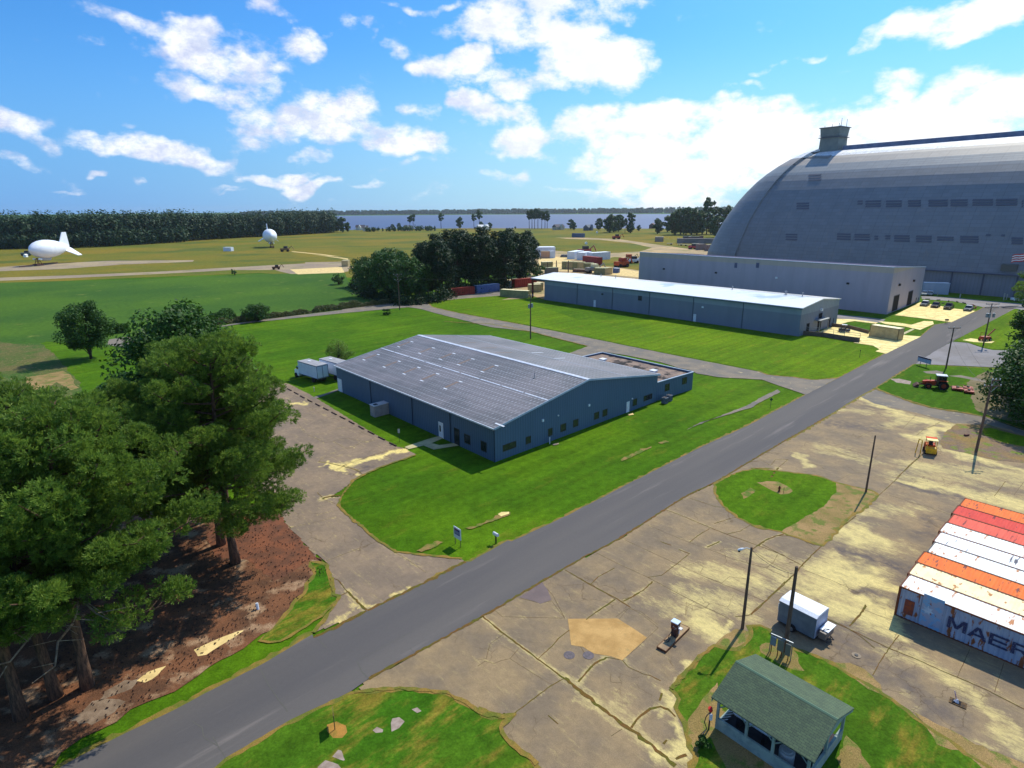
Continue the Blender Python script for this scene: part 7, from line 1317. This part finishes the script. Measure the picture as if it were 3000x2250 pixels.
# ------------------------------------------------------------------ open shelter with a green shingle roof
ZE, ZR = 2.35, 3.38
gl = [at('t5', *p, ZE) for p in ((985,240),(2045,825),(1600,1425),(480,710))]
gA = (gl[0] + gl[3]) / 2; gA.z = 0; e1 = (gl[1] + gl[2]) / 2 - gA; e1.z = 0; GL_ = e1.length; e1.normalize(); e2 = Vector((-e1.y, e1.x, 0)); GW = 2.72
gz = thing('shelter', 'open timber shelter with a green shingled gable roof and low pale walls', 'shelter', gA)
G = Fr((0, 0), (e1.x, e1.y), (e2.x, e2.y))
def shingle():
    mt = bpy.data.materials.new('green_shingles'); mt.use_nodes = True; n = NT(mt.node_tree); p = n.n['Principled BSDF']; p.inputs['Roughness'].default_value = .9
    v = n.add('ShaderNodeTexCoord').outputs['Object']; s = n.add('ShaderNodeSeparateXYZ'); n.l.new(v, s.inputs[0])
    a = n.m('ADD', n.m('MULTIPLY', s.outputs[0], e1.x), n.m('MULTIPLY', s.outputs[1], e1.y)); b = n.m('MULTIPLY', s.outputs[2], 2.83)
    cv = n.add('ShaderNodeCombineXYZ'); n.l.new(a, cv.inputs[0]); n.l.new(b, cv.inputs[1]); br = n.add('ShaderNodeTexBrick'); n.l.new(cv.outputs[0], br.inputs[0])
    br.inputs['Scale'].default_value = 1; br.inputs['Brick Width'].default_value = .30; br.inputs['Row Height'].default_value = .145; br.inputs['Mortar Size'].default_value = .012; br.inputs['Bias'].default_value = .0
    br.inputs['Color1'].default_value = lin(84,102,74) + (1,); br.inputs['Color2'].default_value = lin(70,86,66) + (1,); br.inputs['Mortar'].default_value = lin(52,66,58) + (1,)
    c = n.mix(1.0, br.outputs[0], n.mix(n.noise(v, 2.2, 5), (.85,) * 3, (1.18,) * 3), 'MULTIPLY'); n.put(p.inputs['Base Color'], c)
    bb = n.add('ShaderNodeBump'); bb.inputs['Strength'].default_value = .5; bb.inputs['Distance'].default_value = .02; n.l.new(br.outputs[1], bb.inputs['Height']); bb.invert = True; n.l.new(bb.outputs[0], p.inputs['Normal']); return mt
m = MB()
for sg in (-1, 1): m.hexa([G(0,0,ZR-.06),G(GL_,0,ZR-.06),G(GL_,sg*GW,ZE-.06),G(0,sg*GW,ZE-.06),G(0,0,ZR),G(GL_,0,ZR),G(GL_,sg*GW,ZE),G(0,sg*GW,ZE)])
gr = m.build('roof', shingle(), gz)
m = MB(); m.prism([G(0,-.10,ZR-.03),G(0,0,ZR+.025),G(0,.10,ZR-.03)], tuple(e1 * GL_)); m.build('ridge_cap', M('ridge_green', lin(96,122,100), rough=.9), gr)
PW = M('pale_wood', lin(150,168,160), lin(128,146,142), 2, .8, fine=.1); DCKW = M('deck_dark', lin(66,58,62), lin(50,46,50), 2, .9)
m = MB()
for a in (.04, GL_ - .07):
    for sg in (-1, 1): m.hexa([G(a,0,ZR-.28),G(a+.03,0,ZR-.28),G(a+.03,sg*GW,ZE-.28),G(a,sg*GW,ZE-.28),G(a,0,ZR-.065),G(a+.03,0,ZR-.065),G(a+.03,sg*GW,ZE-.065),G(a,sg*GW,ZE-.065)])
    m.prism([G(a+.1 if a < 1 else a-.1,-GW+.3,ZE-.06),G(a+.1 if a < 1 else a-.1,0,ZR-.1),G(a+.1 if a < 1 else a-.1,GW-.3,ZE-.06)], tuple(e1 * .02))
m.build('gable_board', PW, gz)
m = MB()
for sg in (-1, 1): m.box(.25, GL_-.25, sg*(GW-.35)-.05, sg*(GW-.35)+.05, ZE-.35, ZE-.12, G)
m.build('beam', PW, gz)
for a in (.35, GL_*.36, GL_*.62, GL_-.35):
    for sg in (-1, 1):
        if a > 1 and a < GL_-1 and sg > 0 and a > 3: continue
        m = MB(); m.box(a-.07, a+.07, sg*(GW-.35)-.07, sg*(GW-.35)+.07, 0, ZE-.12, G)
        for k in (-1, 1):
            if 0 < a + k*.5 < GL_: m.tube([G(a+k*.03, sg*(GW-.35), ZE-.75), G(a+k*.5, sg*(GW-.35), ZE-.3)], .04, 4)
        m.build('post', PW, gz)
m = MB(); m.box(GL_-.42, GL_-.28, -.07, .07, 0, ZR-.3, G); m.box(GL_-.40, GL_-.30, -GW+.3, GW-.3, ZE-.5, ZE-.36, G); m.build('end_frame', PW, gz)
m = MB()
m.box(.42, GL_-.42, -GW+.29, -GW+.43, 0, .86, G); m.box(GL_-.43, GL_-.29, -GW+.43, GW-.3, 0, .86, G); m.box(.29, .43, -GW+.43, GW-.3, 0, .5, G)
m.build('low_wall', PW, gz)
m = MB(); m.box(.45, GL_-.45, -GW+.45, GW-.3, .079, .12, G); m.build('floor', DCKW, gz)
m = MB()
for k in range(7): m.tube([G(.4, -GW+.6+k*.32, .5), G(.9, -GW+.6+k*.32, .95)], .02, 4)
m.build('slat', WHITE, gz)
tank = thing('storage_tank', 'white cylindrical tank lying under the green-roofed shelter', 'tank', gA + e1 * 2.0 + e2 * -1.0, math.atan2(e1.y, e1.x)); m = MB(); m.tube([(-1.45,0,1.15),(-1.3,0,1.15),(-1.05,0,1.15),(1.05,0,1.15),(1.3,0,1.15),(1.45,0,1.15)], [.1,.38,.52,.52,.38,.1], 20); m.build('shell', M('tank_white', lin(214,220,232), rough=.4), tank, smooth=True)
m = MB(); m.box(-.9,-.7,-.45,.45,.12,.75); m.box(.7,.9,-.45,.45,.12,.75); m.build('cradle', DARKM, tank); m = MB(); m.tube([(.75,-.53,1.15),(.75,-.38,1.55),(.75,0,1.69),(.75,.38,1.55)], .025, 5); m.build('strap', DARKM, tank)
m = MB(); m.box(-.45,-.2,-.535,-.52,1.12,1.18); m.box(-.15,.1,-.535,-.52,1.12,1.18); m.build('small_print', M('print_dark', lin(60,70,110)), tank)
drum = thing('drum', 'pale round drum inside the shelter near its middle post', 'drum', gA + e1 * 4.25 + e2 * -1.6); m = MB(); m.tube([(0,0,.12),(0,0,.95),(0,0,.96),(0,0,.99)], [.42,.42,.3,.28], 20); m.build('drum', M('drum_pale', lin(170,176,176)), drum)
fn = thing('fuel_nozzle_stand', 'red-topped fuel hose stand at the left corner of the shelter', 'hose stand', gA + e1 * .1 + e2 * (-GW - .1)); m = MB(); m.tube([(0,0,0),(0,0,1.5)], .05, 8); m.build('post', DARKM, fn); m = MB(); m.tube([(0,0,1.5),(-.05,-.05,1.72)], .13, 10); m.build('nozzle_head', M('hot_red', lin(206,50,46)), fn)
m = MB(); m.tube([(0,0,1.4),(-.25,-.05,1.1),(-.3,0,.6),(-.1,.05,.1),(-.5,-.4,.1),(-.8,-.7,.1)], .028, 6); m.build('hose', DARKM, fn); m = MB(); m.box(-.06,.1,-.16,-.05,.9,1.3); m.build('meter', WHITE, fn)
bushp = make_broad(81, .8, .5, 'small dark shrub in the shade at the corner of the shelter', nclump=8, dens=60, base=.02, name='shrub', leaf=.08, tr=.03); bushp['category'] = 'shrub'; put(bushp, 't5', 400, 1240)
# fuel pump on its plinth ---------------------------------------------------------------------
pa, pb, pc_ = at('u3', 450, 1225, .1), at('u3', 735, 1375, .1), at('u3', 1455, 650, .1); pu = (pb - pa); pv = (pc_ - pb); pw_, pl = pu.length, pv.length; pu.normalize(); pv.normalize(); po = Vector((pa.x, pa.y, .055))
pl_ = thing('pump_island', 'raised concrete plinth with a rusty steel edge under the fuel pump', 'plinth', po); Q = Fr((0, 0), (pu.x, pu.y), (pv.x, pv.y)); m = MB(); m.box(.05, pw_-.05, .05, pl-.05, 0, .17, Q); m.build('slab', M('island_concrete', lin(168,142,106), lin(140,118,94), 2, .9, fine=.25), pl_)
m = MB(); m.box(0, pw_, 0, .045, 0, .18, Q); m.box(0, pw_, pl-.045, pl, 0, .18, Q); m.box(0, .045, .05, pl-.05, 0, .18, Q); m.box(pw_-.045, pw_, .05, pl-.05, 0, .18, Q); m.build('steel_edge', M('rust_edge', lin(120,84,50), lin(96,60,44), 5, .8), pl_)
pp = thing('fuel_pump', 'old rusty fuel pump with a bright square top standing on the plinth', 'fuel pump', po + pu * (pw_*.5) + pv * (pl*.55) + Vector((0,0,.175)), math.atan2(pv.y, pv.x))
RPM = M('pump_rust', lin(130,72,46), lin(70,46,46), 3.5, .7, c3=lin(170,170,172), s3=2.5, t3=(.56,.62)); m = MB(); m.box(-.18,.18,-.22,.22,0,.62); m.build('base', M('pump_dark', lin(52,44,48), lin(90,56,46), 4, .6), pp); m = MB(); m.box(-.21,.21,-.26,.26,.622,1.18); m.build('cabinet', RPM, pp, bev=.01)
m = MB(); m.box(-.25,.25,-.29,.29,1.185,1.25); m.build('top', M('pump_top', lin(206,222,240), rough=.25), pp); m = MB(); m.box(-.16,.16,-.285,-.262,.75,1.08); m.build('dial', M('dial_glass', lin(60,66,76), rough=.2), pp)
m = MB(); m.box(-.12,.14,-.52,-.27,.78,.84); m.tube([(.05,-.27,.75),(-.15,-.4,.7),(-.2,-.42,.5)], .035, 6); m.build('nozzle_shelf', WHITE, pp); m = MB(); m.tube([(-.2,.1,.6),(-.45,.2,.2),(-.75,.15,.03),(-1.0,.3,.03),(-1.1,.1,.03),(-.9,0,.03),(-.5,.1,.03)], .025, 6); m.build('hose', DARKM, pp)
# grey enclosed trailer -------------------------------------------------------------------------
ta, tb_ = at('u1', 285, 960), at('u1', 840, 1255); tdv = (tb_ - ta); TL = tdv.length; HT = 1.98; tr_ = thing('enclosed_trailer', 'grey enclosed cargo trailer with a white chamfered roof behind the thick pole', 'trailer', ta, math.atan2(tdv.y, tdv.x)); TWd = (at('u1', 1055, 740, HT) - at('u1', 905, 910, HT)).length + .1
GT = M('trailer_grey', lin(112,124,134), lin(98,110,122), 1.5, .5); GT2 = M('trailer_front', lin(160,172,196), lin(150,162,188), 1.5, .5)
m = MB(); m.box(0, TL, 0, TWd, .28, HT); m.build('body', GT, tr_, bev=.02); c_ = .32
m = MB(); m.prism([(-.02,-.02,HT+.003),(-.02,TWd+.02,HT+.003),(-.02,TWd+.02,HT+.02),(-.02,TWd-c_,HT+.16),(-.02,c_,HT+.16),(-.02,-.02,HT+.02)], (TL+.04,0,0)); m.build('roof', M('trailer_roof_white', lin(236,240,248), lin(220,222,228), 9, .5, c3=lin(180,176,176), s3=16, t3=(.6,.7)), tr_)
m = MB()
m.box(TL+.002, TL+.012, .04, TWd-.04, .3, HT-.01); m.build('front_skin', GT2, tr_)
m = MB(); m.box(-.16, -.01, .25, .75, 1.0, 1.55); m.build('air_vent', WHITE, tr_, bev=.02); m = MB(); m.box(-.17,-.162,.32,.68,1.05,1.5); m.build('vent_mesh', M('brown_mesh', lin(120,70,50)), tr_)
for s_ in (-.1, TWd+.1): q = MB(); q.cyl((TL*.42, s_*1.0, .3), (0,1,0), .3, .18, 18); t = q.build('wheel', TYRE, tr_); q = MB(); q.cyl((TL*.42, s_ + (.1 if s_ > 0 else -.1), .3), (0,1,0), .17, .03, 12); q.build('rim', RIM, t)
m = MB(); m.box(0, TL, .1, TWd-.1, .18, .277); m.tube([(TL,.25,.3),(TL+1.0,TWd/2,.35)], .04, 6); m.tube([(TL,TWd-.25,.3),(TL+1.0,TWd/2,.35)], .04, 6); m.build('hitch_frame', DARKM, tr_)
gn = thing('generator', 'shiny boxed generator and hitch gear on the tongue of the grey trailer', 'generator', ta + tdv.normalized() * (TL + .12), math.atan2(tdv.y, tdv.x)); m = MB(); m.box(.05,.55,.25,TWd-.3,.4,.95); m.build('casing', M('gen_grey', lin(120,110,104), rough=.4), gn, bev=.03); m = MB(); m.box(0,.6,.5,TWd-.15,.96,1.03); m.build('lid', M('gen_lid', lin(236,240,246), rough=.3), gn); m = MB(); m.tube([(.2,.4,.95),(.3,.6,1.12),(.5,.9,1.05)], .03, 5); m.tube([(.6,.3,.3),(.9,.5,.45),(.7,.7,.6)], .05, 6); m.build('hose', DARKM, gn)
# pits and bits on the concrete
vc = thing('valve_cover', 'round valve cover with a raised rim on the concrete near the trailer', 'valve cover', at('s7', 1125, 378, .055)); m = MB(); m.cyl((0,0,.02),(0,0,1),.30,.04,20); m.build('rim', M('valve_rim', lin(140,124,104)), vc); m = MB(); m.cyl((0,0,.06),(0,0,1),.12,.05,14); m.build('cap', DARKM, vc)
pt = thing('service_pit', 'open rusty service pit with a striped stick leaning in it, on the concrete', 'pit', at('s7', 1790, 690, .055), rad(-42)); m = MB(); m.box(-.5,.4,-.28,.28,.004,.05); m.build('frame', M('pit_rust', lin(110,84,50), lin(70,58,46), 6, .9), pt); m = MB(); m.box(-.35,.1,-.2,.2,.052,.06); m.build('opening', DOORD, pt); m = MB(); m.tube([(-.1,0,.05),(-.35,.25,.62)], .03, 6); m.build('stick', M('stick_red', lin(170,90,100), lin(220,200,210), 14, .6), pt)
m = MB(); m.tube([(-.15,0,.06),(-.1,.05,.25)], [.16,.04], 8); m.build('cone', M('pale_cone', lin(200,196,200)), pt)
for i, (x, y) in enumerate(((590,975),(1055,975))): pass
# airships -----------------------------------------------------------------------------------
BW = M('airship_white', lin(242,244,250), lin(232,236,246), .4, .5, spec=.3); 
def airship(label, c, x, y, zc, tail, Lb, Rb, nose_off):
    g0 = at(c, x, y); rz = math.atan2(tail[1], tail[0]); r = thing('airship', label, 'airship', (g0.x, g0.y, 0), rz)
    prof = [(0,0),(.012,.17),(.04,.36),(.09,.60),(.16,.80),(.25,.94),(.36,1.0),(.48,.97),(.60,.87),(.72,.70),(.83,.50),(.92,.29),(.97,.14),(1,.02)]
    m = MB(); m.tube([(nose_off + t * Lb, 0, zc) for t, _ in prof], [max(.02, q * Rb) for _, q in prof], 36); m.build('hull', BW, r, smooth=True)
    for k, an in enumerate((90, -32, 212)):
        ca, sa_ = math.cos(rad(an)), math.sin(rad(an)); f = []
        for t, q in ((.74, .5), (.86, 1.72), (.975, 1.72), (1.0, .1)): f.append((t, q))
        ring = []
        for t, q in f: ring.append((nose_off + t * Lb, ca * q * Rb - sa_ * .25, zc + sa_ * q * Rb + ca * .25))
        m = MB(); m.prism(ring, (0, sa_ * .5, -ca * .5)); m.build('fin', BW, r, bev=.12)
    m = MB(); m.tube([(nose_off + Lb*.22,0,zc-Rb*.86),(nose_off + Lb*.26,0,zc-Rb*1.08),(nose_off + Lb*.42,0,zc-Rb*1.12),(nose_off + Lb*.48,0,zc-Rb*.98)], [.3,1.0,1.0,.3], 12); m.build('windscreen', M('airship_grey', lin(176,180,186)), r, smooth=True)
    for s_ in (-1, 1): m = MB(); m.tube([(nose_off + Lb*.10, s_*1.6, zc-Rb*.98),(nose_off + Lb*.16, s_*2.0, zc-Rb*1.05)], [.5,.5], 10); m.build('ballonet_valve', BW, r)
    mo = thing('mooring_mast', 'rust-brown mooring platform under the nose of the ' + ('left airship' if Lb > 30 and c == 'u4' else 'distant airship'), 'mooring mast', (g0.x, g0.y, 0), rz, 'mooring masts')
    m = MB(); 
    for k in range(4): a_ = k * math.pi / 2 + .5; m.tube([(2.2*math.cos(a_), 2.2*math.sin(a_), 0), (.4*math.cos(a_), .4*math.sin(a_), zc-Rb*.9)], .18, 6)
    for z in (.8, 2.4, 4): m.box(-1.3+z*.15, 1.3-z*.15, -1.3+z*.15, 1.3-z*.15, z, z+.18)
    m.build('lattice', M('mast_brown', lin(112,72,62), rough=.8), mo); m = MB(); m.box(-3, 2.4, -1.4, 1.4, .5, 1.3); m.tube([(2.4,0,1.0),(15,.0,.7)], .35, 6); m.tube([(-2.4,0,1.0),(-14,.0,.7)], .3, 6); m.build('turntable', M('mast_dark', lin(84,58,52)), mo)
v = Vector((at('u4', 470, 1290).x, at('u4', 470, 1290).y, 0)).normalized(); rtv = Vector((v.y, -v.x, 0)); tl = rtv * math.cos(rad(50)) + v * math.sin(rad(50))
airship('big white tethered airship on the left field, seen from its side', 'u4', 500, 1280, 9.6, tl, 32, 5.5, -4.2)
v = Vector((at('u5', 575, 965).x, at('u5', 575, 965).y, 0)).normalized(); rtv = Vector((v.y, -v.x, 0)); tl = v * math.cos(rad(6)) - rtv * math.sin(rad(6))
airship('white airship seen nose-on in front of the far woods', 'u5', 575, 965, 10.0, tl, 30, 5.9, -4.0)
# odds and ends far out
def junk(label, c, x, y, mats, s, group=None, nm='machine', cat='machine', seed=1):
    rn = random.Random(seed); r = thing(nm, label, cat, at(c, x, y), rn.uniform(0, .6), group)
    m = MB(); m.box(-2*s, 2*s, -s, s, .6*s, 1.6*s); m.build('body', mats[0], r, bev=.1 * s); m = MB(); m.box(-.4*s, 1.2*s, -.8*s, .8*s, 1.62*s, 2.5*s); m.build('cab', mats[1], r); m = MB(); m.tube([(1.9*s,0,1.5*s),(3.2*s,0,2.6*s),(4.0*s,0,1.0*s)], .2*s, 6); m.build('arm', mats[0], r)
    for xx in (-1.3, 1.3): m = MB(); m.cyl((xx*s, 0, .5*s), (0,1,0), .5*s, 2.2*s, 12); m.build('wheel', TYRE, r)
RB_ = M('rust_orange_far', lin(190,96,54), lin(150,70,50), 1, .8)
junk('rusty orange machine left in the yard grass before the grey hall', 't7', 1660, 460, (RB_, MATS['machine_red']), 2.0, seed=2); junk('red-brown machine standing on the far dirt track', 'r3', 965, 445, (RP, DARKM), 2.0, seed=3); junk('tan vehicle parked on the meadow track near the distant airship', 'u5', 960, 1080, (M('tan_vehicle', lin(140,112,70)), DARKM), 1.7, seed=4)
junk('small dark tractor at the left edge near the left airship', 'u4', 160, 1010, (M('slate_vehicle', lin(110,124,124)), DARKM), 1.5, seed=5); junk('brown wreck lying on the old runway left of the pale pad', 'r1', 1790, 508, (M('wreck_brown', lin(110,80,60)), DARKM), 1.0, seed=6); junk('red tractor on the dirt beside the grey box at the hangar foot', 't8', 955, 960, (M('far_red', lin(180,70,80)), DARKM), 1.6, seed=7)
junk('pale crane-like machine behind the rusty orange one', 't7', 1760, 375, (M('crane_pale', lin(216,196,130)), RB_), 1.8, seed=8); junk('white sprayer beside the pale crane machine', 't7', 1850, 395, (WTR, DARKM), 1.6, seed=9); junk('tanker truck half hidden behind the shed roof', 't7', 1200, 555, (M('tanker_grey', lin(150,146,140)), TANR), 1.8, seed=10); junk('dark red drilling rig with an upright mast in the yard', 't7', 1060, 245, (MATS['red_car_paint'], DARKM), 2.2, seed=11)
for i, (c, x, y, lab) in enumerate((('r3',787,388,'tiny white marker on the bright shore meadow'),('t7',1090,88,'white marker on the brown meadow beyond the yard'),('r1',168,428,'small white box in the meadow near the left airship'))): r = thing('field_marker', lab, 'marker', at(c, x, y)); m = MB(); m.box(-1,1,-1,1,0,1.6); m.prism([(-1.2,-1.2,1.6),(1.2,-1.2,1.6),(0,-1.2,2.3)], (0,2.4,0)); m.build('box', WTRR, r)
# pine cones and litter on the straw bed
n = 1500; rg = np.random.default_rng(77); Pb = trace("s2 110,660 170,730 300,870 430,985 440,1080 300,1100 240,1250 s1 1700,700 1400,960 1180,1090 900,1250 600,1400 100,1500 500,700 1200,200"); bx0 = [min(p[i] for p in Pb) for i in (0, 1)]; bx1 = [max(p[i] for p in Pb) for i in (0, 1)]
X = rg.uniform(bx0[0], bx1[0], n * 3); Y = rg.uniform(bx0[1], bx1[1], n * 3); k_ = in_poly(X, Y, Pb); X, Y = X[k_][:n], Y[k_][:n]; m = MB()
for x, y in zip(X, Y):
    s = rg.uniform(.035, .06); a_ = rg.uniform(0, 6.28); u_ = Vector((math.cos(a_), math.sin(a_), 0)); w_ = Vector((-u_.y, u_.x, 0)); c0 = Vector((x, y, .06 + s)); i = len(m.v)
    m.v += [tuple(c0 + u_*s*1.7), tuple(c0 + w_*s), tuple(c0 - u_*s*1.4), tuple(c0 - w_*s), tuple(c0 + Vector((0,0,s))), tuple(c0 - Vector((0,0,s)))]
    for f in ((0,1,4),(1,2,4),(2,3,4),(3,0,4),(1,0,5),(2,1,5),(3,2,5),(0,3,5)): m.f.append(tuple(i + q for q in f)); m.m.append(0)
tag(m.build('pine_cones', M('cone_brown', lin(62,40,34), rough=.9)), 'dark pine cones scattered over the straw and sand', 'pine cones', kind='stuff')
# the air itself
hz = MB(); hz.box(-3800, 3600, -380, 7200, -1.2, 78); hm = bpy.data.materials.new('air'); hm.use_nodes = True; nt = hm.node_tree; nt.nodes.clear(); o_ = nt.nodes.new('ShaderNodeOutputMaterial'); pv_ = nt.nodes.new('ShaderNodeVolumePrincipled'); pv_.inputs['Color'].default_value = (.84, .93, 1.0, 1); pv_.inputs['Density'].default_value = .00005; pv_.inputs['Anisotropy'].default_value = .5; nt.links.new(pv_.outputs[0], o_.inputs[1])
tag(hz.build('haze', hm), 'thin blue summer haze over the fields and water', 'haze', kind='stuff')
